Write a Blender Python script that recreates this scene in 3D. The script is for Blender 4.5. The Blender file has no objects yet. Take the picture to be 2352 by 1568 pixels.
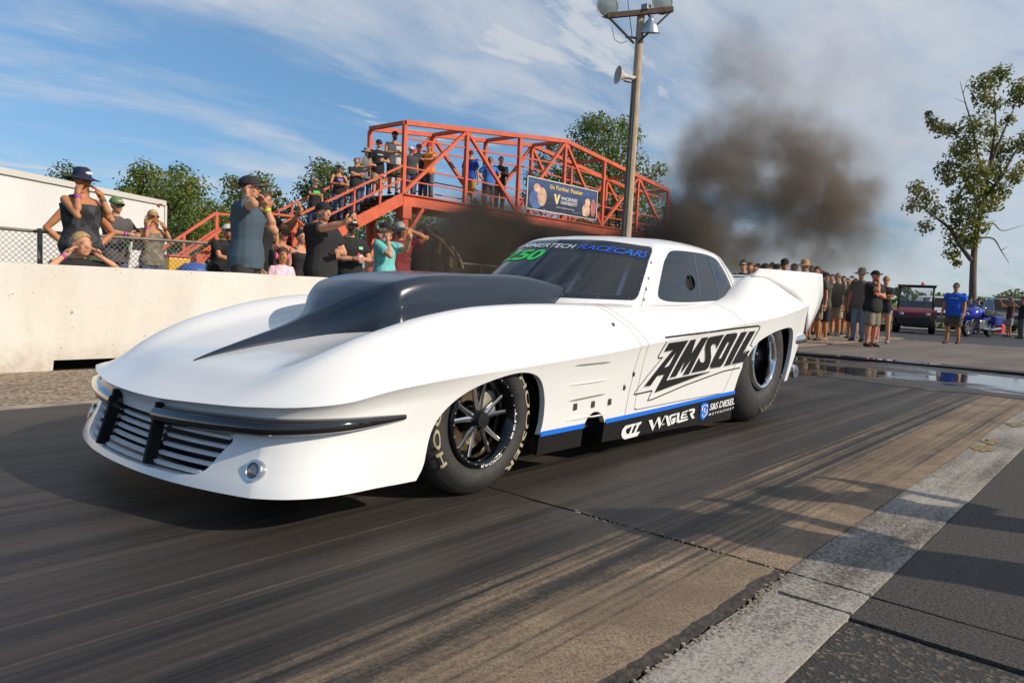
import bpy, bmesh, math, random
import numpy as np
from mathutils import Vector, Matrix
from mathutils.bvhtree import BVHTree
from math import sin, cos, pi, radians, sqrt, atan2

SC = bpy.context.scene
COL = SC.collection

# ------------------------------------------------------------------ camera, sky, sun, exposure
PHI, PITCH, ROLL, CAM_H, FPX = radians(40.977), radians(4.0), radians(2.535), 0.90, 1700.0   # FPX: focal length for a 2352 px wide frame

def cam_basis():
    d = Vector((cos(PHI), sin(PHI), 0)); rt = Vector((sin(PHI), -cos(PHI), 0)); up = Vector((0, 0, 1))
    f = d*cos(PITCH) - up*sin(PITCH); u = d*sin(PITCH) + up*cos(PITCH)
    return rt*cos(ROLL) + u*sin(ROLL), -rt*sin(ROLL) + u*cos(ROLL), f
CR, CU, CF = cam_basis()
camd = bpy.data.cameras.new('camera'); cam = bpy.data.objects.new('camera', camd); COL.objects.link(cam)
camd.sensor_width = 36; camd.lens = 36*FPX/2352; camd.clip_start = 0.05; camd.clip_end = 6000
M = Matrix.Identity(4)
for i in range(3):
    M[i][0] = CR[i]; M[i][1] = CU[i]; M[i][2] = -CF[i]
M[0][3], M[1][3], M[2][3] = 0, 0, CAM_H
cam.matrix_world = M
SC.camera = cam

def ray(x, y): return CF + CR*((x-1176)/FPX) - CU*((y-784)/FPX)
def at_depth(x, y, D): return Vector((0, 0, CAM_H)) + ray(x, y)*D
def at_ground(x, y, z=0.0):
    r = ray(x, y); return Vector((0, 0, CAM_H)) + r*((z-CAM_H)/r.z)
def at_Y(x, y, Y):
    r = ray(x, y); return Vector((0, 0, CAM_H)) + r*(Y/r.y)

SKY_A, SKY_B = 31.7, 14.2
SUN_AZ, SUN_EL = radians(-70.0), radians(31.0)      # direction towards the sun: azimuth from +X, elevation
sdir = Vector((cos(SUN_AZ)*cos(SUN_EL), sin(SUN_AZ)*cos(SUN_EL), sin(SUN_EL)))
W = bpy.data.worlds.new('World'); SC.world = W; W.use_nodes = True
nt = W.node_tree; nt.nodes.clear()
def wn(t, **k):
    n = nt.nodes.new(t)
    for a, b in k.items(): setattr(n, a, b)
    return n
wout = wn('ShaderNodeOutputWorld'); bg = wn('ShaderNodeBackground'); bg.inputs['Strength'].default_value = 0.12
sky = wn('ShaderNodeTexSky', sky_type='NISHITA', sun_disc=False, sun_elevation=SUN_EL, sun_rotation=radians(90)-SUN_AZ,
         altitude=200, air_density=1.0, dust_density=0.15, ozone_density=3.0)
tc = wn('ShaderNodeTexCoord')
# clouds: the view direction is carried to a flat layer overhead, so bands foreshorten towards the horizon
sep = wn('ShaderNodeSeparateXYZ'); nt.links.new(tc.outputs['Generated'], sep.inputs[0])
def wmath(op, a, b=None, clamp=False):
    n = wn('ShaderNodeMath', operation=op, use_clamp=clamp)
    for i, v in enumerate((a, b)):
        if v is None: continue
        if isinstance(v, (int, float)): n.inputs[i].default_value = v
        else: nt.links.new(v, n.inputs[i])
    return n.outputs[0]
zz = wmath('ADD', wmath('MAXIMUM', sep.outputs[2], 0.0), 0.12)
px = wmath('DIVIDE', sep.outputs[0], zz); py = wmath('DIVIDE', sep.outputs[1], zz)
comb = wn('ShaderNodeCombineXYZ'); nt.links.new(px, comb.inputs[0]); nt.links.new(py, comb.inputs[1])
def cloud_noise(rot, scale, stretch, detail, rough, dist, seed):
    mp = wn('ShaderNodeMapping'); mp.inputs['Rotation'].default_value = (0, 0, radians(rot)); mp.inputs['Scale'].default_value = (scale, scale*stretch, 1)
    mp.inputs['Location'].default_value = (seed, seed*1.7, seed*.3)
    nt.links.new(comb.outputs[0], mp.inputs[0])
    n = wn('ShaderNodeTexNoise'); n.inputs['Scale'].default_value = 1; n.inputs['Detail'].default_value = detail
    n.inputs['Roughness'].default_value = rough; n.inputs['Distortion'].default_value = dist
    nt.links.new(mp.outputs[0], n.inputs['Vector']); return n.outputs['Fac']
def wramp(v, a, b):
    n = wn('ShaderNodeMapRange', interpolation_type='SMOOTHSTEP'); n.inputs['From Min'].default_value = a; n.inputs['From Max'].default_value = b
    nt.links.new(v, n.inputs['Value']); return n.outputs[0]
side = wmath('ADD', wmath('MULTIPLY', sep.outputs[0], .10), wmath('MULTIPLY', sep.outputs[1], -.10))       # more cloud on one side of the sky
cn = wmath('ADD', wmath('MULTIPLY', cloud_noise(20, 0.36, 2.4, 9, 0.56, 0.5, SKY_A), .72), wmath('MULTIPLY', cloud_noise(35, 1.5, 2.0, 7, 0.62, 0.5, 9.4), .28))
cirrus = wramp(wmath('ADD', cn, side), .43, .63)
puff = wramp(cloud_noise(-10, 1.1, 1.9, 8, 0.60, 0.2, SKY_B), .60, .70)
fac = wmath('MAXIMUM', wmath('MULTIPLY', cirrus, wmath('ADD', .46, wmath('MULTIPLY', cloud_noise(15, 2.6, 1.5, 7, .6, .4, 4.4), .62))), wmath('MULTIPLY', puff, .85))
hz = wramp(sep.outputs[2], -0.02, 0.26)
fac = wmath('MINIMUM', wmath('ADD', wmath('MULTIPLY', fac, wmath('ADD', wmath('MULTIPLY', hz, .30), .70)), wmath('MULTIPLY', wmath('SUBTRACT', 1.0, hz), .16)), .96)
mix = wn('ShaderNodeMixRGB'); nt.links.new(fac, mix.inputs[0])
grade = wn('ShaderNodeMixRGB'); grade.inputs[1].default_value = (.44, .63, .83, 1); grade.inputs[2].default_value = (1.06, 1.20, 1.16, 1); nt.links.new(wramp(sep.outputs[2], -.05, .50), grade.inputs[0])   # deeper blue low down, as through a polariser
sky2 = wn('ShaderNodeMixRGB', blend_type='MULTIPLY'); sky2.inputs[0].default_value = 1; nt.links.new(sky.outputs[0], sky2.inputs[1]); nt.links.new(grade.outputs[0], sky2.inputs[2]); nt.links.new(sky2.outputs[0], mix.inputs[1]); mix.inputs[2].default_value = (5.3, 5.55, 5.95, 1)
nt.links.new(mix.outputs[0], bg.inputs['Color']); nt.links.new(bg.outputs[0], wout.inputs['Surface'])

sund = bpy.data.lights.new('sun', 'SUN'); sund.energy = 4.2; sund.angle = radians(0.5); sund.color = (1, .88, .72)
sun = bpy.data.objects.new('sun', sund); COL.objects.link(sun)
sun.rotation_euler = sdir.to_track_quat('Z', 'Y').to_euler()
vs = SC.view_settings; vs.view_transform = 'Standard'; vs.look = 'None'; vs.exposure = 0.0; vs.gamma = 1; vs.use_curve_mapping = False
SC.render.engine = 'CYCLES'; SC.cycles.use_denoising = True
SC.cycles.max_bounces = 8; SC.cycles.volume_bounces = 1; SC.cycles.transparent_max_bounces = 24
SC.cycles.volume_step_rate = 0.8; SC.cycles.volume_max_steps = 64

# ------------------------------------------------------------------ helpers
rnd = random.Random(7)

def tag(o, label=None, cat=None, group=None, kind=None):
    if label: o['label'] = label
    if cat: o['category'] = cat
    if group: o['group'] = group
    if kind: o['kind'] = kind
    return o

def empty(name, loc=(0, 0, 0), rz=0.0, parent=None):
    o = bpy.data.objects.new(name, None); COL.objects.link(o); o.empty_display_size = .1
    o.location = loc; o.rotation_euler = (0, 0, rz)
    if parent: o.parent = parent
    return o

def thing(name, label, cat, loc=(0, 0, 0), rz=0.0, group=None):
    return tag(empty(name, loc, rz), label, cat, group)

def link(name, me, mat=None, parent=None, loc=None, rot=None):
    o = bpy.data.objects.new(name, me); COL.objects.link(o)
    if mat is not None and len(me.materials) == 0: me.materials.append(mat)
    if parent: o.parent = parent
    if loc is not None: o.location = loc
    if rot is not None: o.rotation_euler = rot
    return o

def mesh(name, V, F, smooth=False):
    me = bpy.data.meshes.new(name)
    me.from_pydata([tuple(map(float, v)) for v in V], [], [tuple(map(int, f)) for f in F])
    me.validate(); me.update()
    if smooth: me.shade_smooth()
    return me

def shade(o, deg=35):
    """smooth shading with sharp edges above an angle"""
    me = o.data; me.shade_smooth()
    bm = bmesh.new(); bm.from_mesh(me)
    for e in bm.edges:
        if len(e.link_faces) == 2 and e.calc_face_angle(0) > radians(deg): e.smooth = False
    bm.to_mesh(me); bm.free(); return o

class MB:
    def __init__(s): s.V = []; s.F = []
    def add(s, V, F):
        b = len(s.V); s.V += [tuple(v) for v in V]; s.F += [tuple(i+b for i in f) for f in F]; return s
    def box(s, c, d, rz=0.0, bev=0.0):
        hx, hy, hz = d[0]/2, d[1]/2, d[2]/2; R = Matrix.Rotation(rz, 3, 'Z'); c = Vector(c)
        if bev <= 0:
            vs_ = [c + R @ Vector((x*hx, y*hy, z*hz)) for z in (-1, 1) for x, y in ((-1, -1), (1, -1), (1, 1), (-1, 1))]
            return s.add(vs_, [(3, 2, 1, 0), (4, 5, 6, 7), (0, 1, 5, 4), (1, 2, 6, 5), (2, 3, 7, 6), (3, 0, 4, 7)])
        bm = bmesh.new(); bmesh.ops.create_cube(bm, size=1)
        for v in bm.verts: v.co = Vector((v.co.x*d[0], v.co.y*d[1], v.co.z*d[2]))
        bmesh.ops.bevel(bm, geom=list(bm.edges), offset=min(bev, min(d)*.45), segments=2, affect='EDGES', profile=.5)
        bm.verts.index_update(); s.add([c + R @ v.co for v in bm.verts], [[v.index for v in f.verts] for f in bm.faces]); bm.free(); return s
    def bar(s, a, b, w, h, up=(0, 0, 1)):
        a, b = Vector(a), Vector(b); d = (b-a).normalized(); u = Vector(up)
        if abs(d.dot(u)) > .99: u = Vector((1, 0, 0))
        r = d.cross(u).normalized(); u = r.cross(d)
        vs_ = [p + r*(x*w/2) + u*(z*h/2) for p in (a, b) for x, z in ((-1, -1), (1, -1), (1, 1), (-1, 1))]
        return s.add(vs_, [(3, 2, 1, 0), (4, 5, 6, 7), (0, 1, 5, 4), (1, 2, 6, 5), (2, 3, 7, 6), (3, 0, 4, 7)])
    def tube(s, pts, rad, n=8, cap=True, flat=None):
        pts = [Vector(p) for p in pts]; m = len(pts)
        if not hasattr(rad, '__len__'): rad = [rad]*m
        ref = None; rings = []
        for i, p in enumerate(pts):
            d = (pts[min(i+1, m-1)] - pts[max(i-1, 0)])
            d = d.normalized() if d.length > 1e-9 else Vector((0, 0, 1))
            if ref is None:
                ref = Vector((0, 0, 1)) if abs(d.z) < .9 else Vector((1, 0, 0))
            r = d.cross(ref)
            if r.length < 1e-6: r = d.orthogonal()
            r.normalize(); u = r.cross(d); ref = u
            q = rad[i]; q = (q, q) if not hasattr(q, '__len__') else q
            rings.append([p + r*(cos(2*pi*k/n)*q[0]) + u*(sin(2*pi*k/n)*q[1]) for k in range(n)])
        V = [v for g in rings for v in g]
        F = [(i*n+k, i*n+(k+1) % n, (i+1)*n+(k+1) % n, (i+1)*n+k) for i in range(m-1) for k in range(n)]
        if cap: F += [tuple(range(n-1, -1, -1)), tuple((m-1)*n+k for k in range(n))]
        return s.add(V, F)
    def lathe(s, prof, n=24, axis='Z', c=(0, 0, 0), close=False):
        c = Vector(c); V = []; m = len(prof)
        for r, h in prof:
            for k in range(n):
                a = 2*pi*k/n
                if axis == 'Z': V.append(c + Vector((r*cos(a), r*sin(a), h)))
                elif axis == 'Y': V.append(c + Vector((r*cos(a), h, r*sin(a))))
                else: V.append(c + Vector((h, r*cos(a), r*sin(a))))
        F = [(i*n+k, i*n+(k+1) % n, ((i+1) % m)*n+(k+1) % n, ((i+1) % m)*n+k) for i in range(m if close else m-1) for k in range(n)]
        return s.add(V, F)
    def ball(s, c, r, n=12, m=8, rot=None):
        c = Vector(c); r = (r, r, r) if not hasattr(r, '__len__') else r; V = []
        R = rot or Matrix.Identity(3)
        for i in range(1, m):
            t = pi*i/m
            for k in range(n):
                a = 2*pi*k/n; V.append(c + R @ Vector((r[0]*sin(t)*cos(a), r[1]*sin(t)*sin(a), r[2]*cos(t))))
        V += [c + R @ Vector((0, 0, r[2])), c + R @ Vector((0, 0, -r[2]))]; T = len(V)-2
        F = [(i*n+k, (i+1)*n+k, (i+1)*n+(k+1) % n, i*n+(k+1) % n) for i in range(m-2) for k in range(n)]
        F += [(T, k, (k+1) % n) for k in range(n)] + [(T+1, (m-2)*n+(k+1) % n, (m-2)*n+k) for k in range(n)]
        return s.add(V, F)
    def prism(s, poly, z0, z1, f=None):
        """polygon (a, b) extruded; f maps (a, b, c) to a point"""
        f = f or (lambda a, b, c_: (a, b, c_)); n = len(poly)
        V = [f(a, b, z0) for a, b in poly] + [f(a, b, z1) for a, b in poly]
        F = [tuple(range(n-1, -1, -1)), tuple(range(n, 2*n))] + [(i, (i+1) % n, n+(i+1) % n, n+i) for i in range(n)]
        return s.add(V, F)
    def build(s, name, mat=None, parent=None, smooth=False, deg=None, loc=None, rot=None):
        me = mesh(name, s.V, s.F, smooth)
        o = link(name, me, mat, parent, loc, rot)
        bm = bmesh.new(); bm.from_mesh(me); bmesh.ops.recalc_face_normals(bm, faces=bm.faces); bm.to_mesh(me); bm.free()
        if smooth: me.shade_smooth()
        if deg: shade(o, deg)
        return o

def copy_tree(o, parent=None):
    c = o.copy(); COL.objects.link(c); c.parent = parent
    for ch in list(o.children): copy_tree(ch, c)
    return c

# ------------------------------------------------------------------ materials
MATS = {}
def mat(name, col=(.5, .5, .5), rough=.6, metal=0.0, var=0.0, scale=8.0, bump=0.0, bscale=40.0, spec=.5, coat=0.0, stretch=(1, 1, 1), col2=None, lo=.35, hi=.65, detail=5, trans=0.0, emis=None):
    if name in MATS: return MATS[name]
    m = bpy.data.materials.new(name); m.use_nodes = True; n = m.node_tree; b = n.nodes['Principled BSDF']
    b.inputs['Base Color'].default_value = (*col, 1); b.inputs['Roughness'].default_value = rough; b.inputs['Metallic'].default_value = metal
    b.inputs['Specular IOR Level'].default_value = spec; b.inputs['Coat Weight'].default_value = coat; b.inputs['Coat Roughness'].default_value = .04
    b.inputs['Transmission Weight'].default_value = trans
    if emis: b.inputs['Emission Color'].default_value = (*emis[0], 1); b.inputs['Emission Strength'].default_value = emis[1]
    if var > 0 or bump > 0 or col2:
        t = n.nodes.new('ShaderNodeTexCoord'); mp = n.nodes.new('ShaderNodeMapping'); mp.inputs['Scale'].default_value = stretch
        n.links.new(t.outputs['Object'], mp.inputs[0])
    if var > 0 or col2:
        nz = n.nodes.new('ShaderNodeTexNoise'); nz.inputs['Scale'].default_value = scale; nz.inputs['Detail'].default_value = detail; nz.inputs['Roughness'].default_value = .6
        n.links.new(mp.outputs[0], nz.inputs['Vector'])
        r = n.nodes.new('ShaderNodeValToRGB'); n.links.new(nz.outputs['Fac'], r.inputs[0])
        c2 = col2 or tuple(min(1, c*(1+var)) for c in col); c1 = col if col2 else tuple(c*(1-var) for c in col)
        r.color_ramp.elements[0].position = lo; r.color_ramp.elements[1].position = hi
        r.color_ramp.elements[0].color = (*c1, 1); r.color_ramp.elements[1].color = (*c2, 1)
        n.links.new(r.outputs[0], b.inputs['Base Color'])
    if bump > 0:
        bz = n.nodes.new('ShaderNodeTexNoise'); bz.inputs['Scale'].default_value = bscale; bz.inputs['Detail'].default_value = 4
        n.links.new(mp.outputs[0], bz.inputs['Vector'])
        bp = n.nodes.new('ShaderNodeBump'); bp.inputs['Strength'].default_value = bump; bp.inputs['Distance'].default_value = .01
        n.links.new(bz.outputs['Fac'], bp.inputs['Height']); n.links.new(bp.outputs[0], b.inputs['Normal'])
    MATS[name] = m; return m

def text_mesh(s, size=1.0, shear=0.0, bold=0.0, spacing=1.0, align='LEFT'):
    """flat vertices and faces of a word in the built-in font"""
    cu = bpy.data.curves.new('word', 'FONT'); cu.body = s; cu.size = size; cu.shear = shear; cu.offset = bold; cu.space_character = spacing
    cu.align_x = align; cu.resolution_u = 3
    o = bpy.data.objects.new('word', cu); COL.objects.link(o)
    bpy.context.view_layer.update()
    dg = bpy.context.evaluated_depsgraph_get(); me = bpy.data.meshes.new_from_object(o.evaluated_get(dg))
    V = [(v.co.x, v.co.y) for v in me.vertices]; F = [tuple(p.vertices) for p in me.polygons]
    bpy.data.objects.remove(o); bpy.data.curves.remove(cu); bpy.data.meshes.remove(me)
    return V, F

def pchip(xs, ys, x):
    xs = np.asarray(xs, float); ys = np.asarray(ys, float); x = np.asarray(x, float)
    h = np.diff(xs); d = np.diff(ys)/h; m = np.zeros_like(ys)
    m[0], m[-1] = d[0], d[-1]
    for i in range(1, len(xs)-1):
        if d[i-1]*d[i] > 0:
            w1 = 2*h[i]+h[i-1]; w2 = h[i]+2*h[i-1]; m[i] = (w1+w2)/(w1/d[i-1]+w2/d[i])
    k = np.clip(np.searchsorted(xs, x)-1, 0, len(xs)-2); t = np.clip((x-xs[k])/h[k], 0, 1)
    return ((2*t**3-3*t**2+1)*ys[k] + (t**3-2*t**2+t)*h[k]*m[k] + (-2*t**3+3*t**2)*ys[k+1] + (t**3-t**2)*h[k]*m[k+1])

def cspline(xs, P, x):
    """smooth (Catmull-Rom, uneven knots) curve through points P at knots xs"""
    xs = np.asarray(xs, float); P = np.asarray(P, float); x = np.asarray(x, float)
    n = len(xs); m = np.zeros_like(P)
    for i in range(n):
        a, b = max(i-1, 0), min(i+1, n-1); m[i] = (P[b]-P[a])/(xs[b]-xs[a])
    k = np.clip(np.searchsorted(xs, x)-1, 0, n-2); h = (xs[k+1]-xs[k]); t = np.clip((x-xs[k])/h, 0, 1)
    if P.ndim > 1: h = h[:, None]; t = t[:, None]
    return ((2*t**3-3*t**2+1)*P[k] + (t**3-2*t**2+t)*h*m[k] + (-2*t**3+3*t**2)*P[k+1] + (t**3-t**2)*h*m[k+1])

def smooth_poly(pts, n=8):
    """closed smooth polygon through points"""
    P = np.array(pts, float); N = len(P); out = []
    for i in range(N):
        p0, p1, p2, p3 = P[i-1], P[i], P[(i+1) % N], P[(i+2) % N]
        for k in range(n):
            t = k/n; out.append(.5*((2*p1) + (-p0+p2)*t + (2*p0-5*p1+4*p2-p3)*t*t + (-p0+3*p1-3*p2+p3)*t**3))
    return np.array(out)

def poly_sd(poly, pts):
    """signed distance to a closed polygon (negative inside)"""
    P = np.asarray(poly, float); Q = np.asarray(pts, float); A = P; B = np.roll(P, -1, 0)
    d2 = np.full(len(Q), 1e9); ins = np.zeros(len(Q), bool)
    for a, b in zip(A, B):
        e = b-a; w = Q-a; t = np.clip((w@e)/max(e@e, 1e-12), 0, 1); d2 = np.minimum(d2, ((w-t[:, None]*e)**2).sum(1))
        c = ((a[1] > Q[:, 1]) != (b[1] > Q[:, 1])); dy = b[1]-a[1]
        xx = a[0] + (Q[:, 1]-a[1])/(dy if abs(dy) > 1e-12 else 1e-12)*e[0]
        ins ^= c & (Q[:, 0] < xx)
    d = np.sqrt(d2); return np.where(ins, -d, d)

def clip(V, F, f):
    """keep the part of a mesh where f > 0, cutting the faces that cross"""
    V = np.asarray(V, float); f = np.where(np.abs(f) < 1e-7, 1e-7, f); nv = list(map(tuple, V)); cut = {}; out = []
    for face in F:
        s = [f[i] > 0 for i in face]
        if all(s): out.append(tuple(face)); continue
        if not any(s): continue
        g = []; n = len(face)
        for k in range(n):
            a, b = face[k], face[(k+1) % n]
            if f[a] > 0: g.append(a)
            if (f[a] > 0) != (f[b] > 0):
                key = (min(a, b), max(a, b))
                if key not in cut:
                    t = f[a]/(f[a]-f[b]); cut[key] = len(nv); nv.append(tuple(V[a]+(V[b]-V[a])*t))
                g.append(cut[key])
        if len(g) > 2: out.append(tuple(g))
    used = sorted({i for g in out for i in g}); mp = {i: k for k, i in enumerate(used)}
    return np.array([nv[i] for i in used]) if used else np.zeros((0, 3)), [tuple(mp[i] for i in g) for g in out]
# ------------------------------------------------------------------ ground, track, barrier
def nmat(name):
    m = bpy.data.materials.new(name); m.use_nodes = True; n = m.node_tree; b = n.nodes['Principled BSDF']; MATS[name] = m
    class K: pass
    k = K(); k.m, k.n, k.b = m, n, b
    t = n.nodes.new('ShaderNodeTexCoord'); k.co = t.outputs['Object']
    def node(tp, **kw):
        x = n.nodes.new(tp)
        for a, v in kw.items(): setattr(x, a, v)
        return x
    def setin(x, i, v):
        if isinstance(v, (int, float)): x.inputs[i].default_value = v
        elif isinstance(v, tuple): x.inputs[i].default_value = v if len(v) == len(x.inputs[i].default_value) else (*v, 1)
        else: n.links.new(v, x.inputs[i])
    def noise(scale, stretch=(1, 1, 1), detail=5, rough=.6, dist=0.0, loc=(0, 0, 0), rot=0.0):
        mp = node('ShaderNodeMapping'); mp.inputs['Scale'].default_value = stretch; mp.inputs['Location'].default_value = loc; mp.inputs['Rotation'].default_value = (0, 0, rot); n.links.new(k.co, mp.inputs[0])
        z = node('ShaderNodeTexNoise'); setin(z, 'Scale', scale); setin(z, 'Detail', detail); setin(z, 'Roughness', rough); setin(z, 'Distortion', dist); n.links.new(mp.outputs[0], z.inputs['Vector']); return z.outputs['Fac']
    def ramp(v, a, b_, lo=0.0, hi=1.0):
        x = node('ShaderNodeMapRange', interpolation_type='SMOOTHSTEP'); setin(x, 'Value', v); setin(x, 'From Min', a); setin(x, 'From Max', b_); setin(x, 'To Min', lo); setin(x, 'To Max', hi); return x.outputs[0]
    def math_(op, a, b_=0.0, clamp=False):
        x = node('ShaderNodeMath', operation=op, use_clamp=clamp); setin(x, 0, a); setin(x, 1, b_); return x.outputs[0]
    def mixc(f, a, b_):
        x = node('ShaderNodeMixRGB'); setin(x, 0, f); setin(x, 1, a if not isinstance(a, tuple) else (*a, 1)); setin(x, 2, b_ if not isinstance(b_, tuple) else (*b_, 1)); return x.outputs[0]
    def bump(h, s, d=.01):
        x = node('ShaderNodeBump'); setin(x, 'Strength', s); setin(x, 'Distance', d); n.links.new(h, x.inputs['Height']); n.links.new(x.outputs[0], b.inputs['Normal'])
    def curve(v, pts):
        x = node('ShaderNodeFloatCurve'); n.links.new(v, x.inputs['Value']); c = x.mapping.curves[0]
        c.points[0].location = pts[0]; c.points[1].location = pts[-1]
        for p in pts[1:-1]: c.points.new(*p)
        x.mapping.update(); return x.outputs[0]
    k.node, k.set, k.noise, k.ramp, k.math, k.mix, k.bump, k.curve = node, setin, noise, ramp, math_, mixc, bump, curve
    s = node('ShaderNodeSeparateXYZ'); n.links.new(k.co, s.inputs[0]); k.x, k.y, k.z = s.outputs
    return k

# rubbered concrete of the lane
k = nmat('rubbered_track')
band = k.curve(k.math('DIVIDE', k.math('SUBTRACT', k.y, .80), 4.8), [(0, .10), (.06, .22), (.13, .52), (.20, .82), (.32, .95), (.46, 1.0), (.62, 1.0), (.78, 1.0), (.92, .95), (1, .6)])
st1 = k.noise(1.0, (.09, 6.0, 1), 7, .62, .25); st2 = k.noise(1.0, (.05, 24.0, 1), 5, .6, .1, (3, 1, 0)); st3 = k.noise(1.0, (.14, 55.0, 1), 4, .55, .05, (5, 2, 0)); patch = k.noise(.9, (.55, 1.2, 1), 6, .65, .6, (9, 4, 0)); grit = k.noise(70, (1, 1, 1), 4, .7)
grit2 = k.noise(150, (1, 1, 1), 2, .5); mott = k.noise(9, (.6, 1.3, 1), 5, .7, .4, (2, 7, 0))
strk = k.math('ADD', k.math('MULTIPLY', k.math('SUBTRACT', st1, .5), 1.7), k.math('ADD', k.math('MULTIPLY', k.math('SUBTRACT', st2, .5), 1.1), k.math('MULTIPLY', k.math('SUBTRACT', st3, .5), .7)))
mask = k.math('ADD', k.math('ADD', band, k.ramp(k.y, 1.9, 2.8, 0, .22)), k.math('ADD', strk, k.math('ADD', k.math('MULTIPLY', k.math('SUBTRACT', patch, .5), .8), k.math('MULTIPLY', k.math('SUBTRACT', mott, .5), .45))))
worn = k.ramp(k.math('ADD', mask, k.math('ADD', k.math('MULTIPLY', k.math('SUBTRACT', grit, .5), .7), k.math('MULTIPLY', k.math('SUBTRACT', grit2, .5), .5))), .15, .72)
conc = k.mix(k.ramp(k.noise(2.2, (1, 1, 1), 6), .35, .7), (.21, .150, .100), (.36, .265, .175)); conc = k.mix(k.ramp(grit2, .28, .62), (.12, .088, .062), conc)
rub = k.mix(k.ramp(strk, -.35, .45), (.060, .049, .041), (.0085, .0080, .0082))
rub = k.mix(k.ramp(patch, .54, .74, 0, .6), rub, (.075, .061, .050)); rub = k.mix(k.ramp(k.noise(.5, (.5, 1.6, 1), 5, .6, .5, (4, 4, 1)), .42, .30, 0, .75), rub, (.0095, .009, .0095)); rub = k.mix(k.ramp(mott, .56, .76, 0, .4), rub, (.075, .062, .050)); rub = k.mix(k.ramp(grit2, .58, .80, 0, .3), rub, (.085, .070, .057))
k.n.links.new(k.mix(worn, conc, rub), k.b.inputs['Base Color'])
k.set(k.b, 'Roughness', k.ramp(worn, 0, 1, .88, .58)); k.set(k.b, 'Specular IOR Level', .35)
k.bump(k.math('ADD', k.math('MULTIPLY', grit, .6), k.math('MULTIPLY', st2, .35)), .42, .006); track_m = k.m

k = nmat('coarse_asphalt')                 # the return road beside the lane: aggregate shows
vo = k.node('ShaderNodeTexVoronoi'); k.set(vo, 'Scale', 85.0); k.n.links.new(k.co, vo.inputs['Vector'])
sp = k.node('ShaderNodeSeparateColor'); k.n.links.new(vo.outputs['Color'], sp.inputs[0])
big = k.noise(.5, (1, 1, 1), 5); dust = k.ramp(k.noise(3.5, (.6, 1, 1), 6, .65), .52, .75, 0, .35)
c = k.mix(k.ramp(sp.outputs[0], .72, .95), (.030, .027, .025), (.150, .115, .080)); c = k.mix(k.ramp(big, .35, .7), c, (.046, .040, .036)); c = k.mix(dust, c, (.10, .082, .064))
k.n.links.new(c, k.b.inputs['Base Color']); k.set(k.b, 'Roughness', .82); k.bump(vo.outputs['Distance'], .55, .006); asphalt_c = k.m

k = nmat('worn_white_paint')
g = k.noise(95, (1, 1, 1), 4, .7); w = k.noise(1.4, (.5, 1.6, 1), 6, .65); s2 = k.noise(1.0, (.12, 9, 1), 5)
wear = k.ramp(k.math('ADD', k.math('MULTIPLY', g, .75), k.math('ADD', k.math('MULTIPLY', w, .6), k.math('MULTIPLY', s2, .35))), .70, 1.02)
k.n.links.new(k.mix(wear, (.40, .365, .315), (.075, .062, .050)), k.b.inputs['Base Color']); k.set(k.b, 'Roughness', .85); k.bump(g, .5, .006); line_m = k.m

k = nmat('staging_asphalt')                # the lot behind the start line, dusty and pale, and dark newer asphalt beyond
a1 = k.noise(1.0, (.25, 1.2, 1), 6, .65); a2 = k.noise(30, (1, 1, 1), 4)
dark = k.math('MULTIPLY', k.ramp(k.math('ADD', k.x, k.math('MULTIPLY', k.y, .12)), 23.6, 24.1), k.math('SUBTRACT', 1.0, k.ramp(k.x, 32.6, 32.9)))
c = k.mix(k.ramp(a1, .3, .72), (.115, .094, .078), (.205, .170, .140)); c = k.mix(k.math('MULTIPLY', k.ramp(a2, .4, .8), .35), c, (.06, .05, .045)); c = k.mix(dark, c, (.040, .040, .044))
k.n.links.new(c, k.b.inputs['Base Color']); k.set(k.b, 'Roughness', .8); k.bump(a2, .3, .008); lot_m = k.m

k = nmat('gravel')
vo = k.node('ShaderNodeTexVoronoi'); k.set(vo, 'Scale', 34.0); k.n.links.new(k.co, vo.inputs['Vector'])
sp = k.node('ShaderNodeSeparateColor'); k.n.links.new(vo.outputs['Color'], sp.inputs[0])
c = k.mix(sp.outputs[0], (.12, .090, .064), (.46, .35, .25)); c = k.mix(k.ramp(k.noise(.8, (.4, 1.5, 1), 5), .4, .7, 0, .45), c, (.15, .118, .09))
k.n.links.new(c, k.b.inputs['Base Color']); k.set(k.b, 'Roughness', .95); k.bump(vo.outputs['Distance'], .9, .012); gravel_m = k.m

k = nmat('mown_grass')
c = k.mix(k.ramp(k.noise(1.5, (1, 1, 1), 6), .3, .7), (.045, .075, .018), (.11, .115, .035)); c = k.mix(k.ramp(k.noise(.15, (1, 1, 1), 4), .5, .7, 0, .6), c, (.15, .125, .07))
k.n.links.new(c, k.b.inputs['Base Color']); k.set(k.b, 'Roughness', .95); k.bump(k.noise(60), .8, .03); grass_m = k.m

k = nmat('wet_asphalt')
wet = k.ramp(k.math('ADD', k.noise(.55, (.9, .35, 1), 6, .6, .5), k.math('MULTIPLY', k.noise(4, (1, .5, 1), 4), .22)), .57, .69)
k.n.links.new(k.mix(wet, (.062, .052, .045), (.020, .019, .018)), k.b.inputs['Base Color']); k.set(k.b, 'Roughness', k.ramp(wet, 0, 1, .6, .06)); k.set(k.b, 'Specular IOR Level', k.ramp(wet, 0, 1, .3, .8))
k.n.links.new(k.math('SUBTRACT', 1.0, 0.0), k.b.inputs['Alpha']); wet_m = k.m

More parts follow.
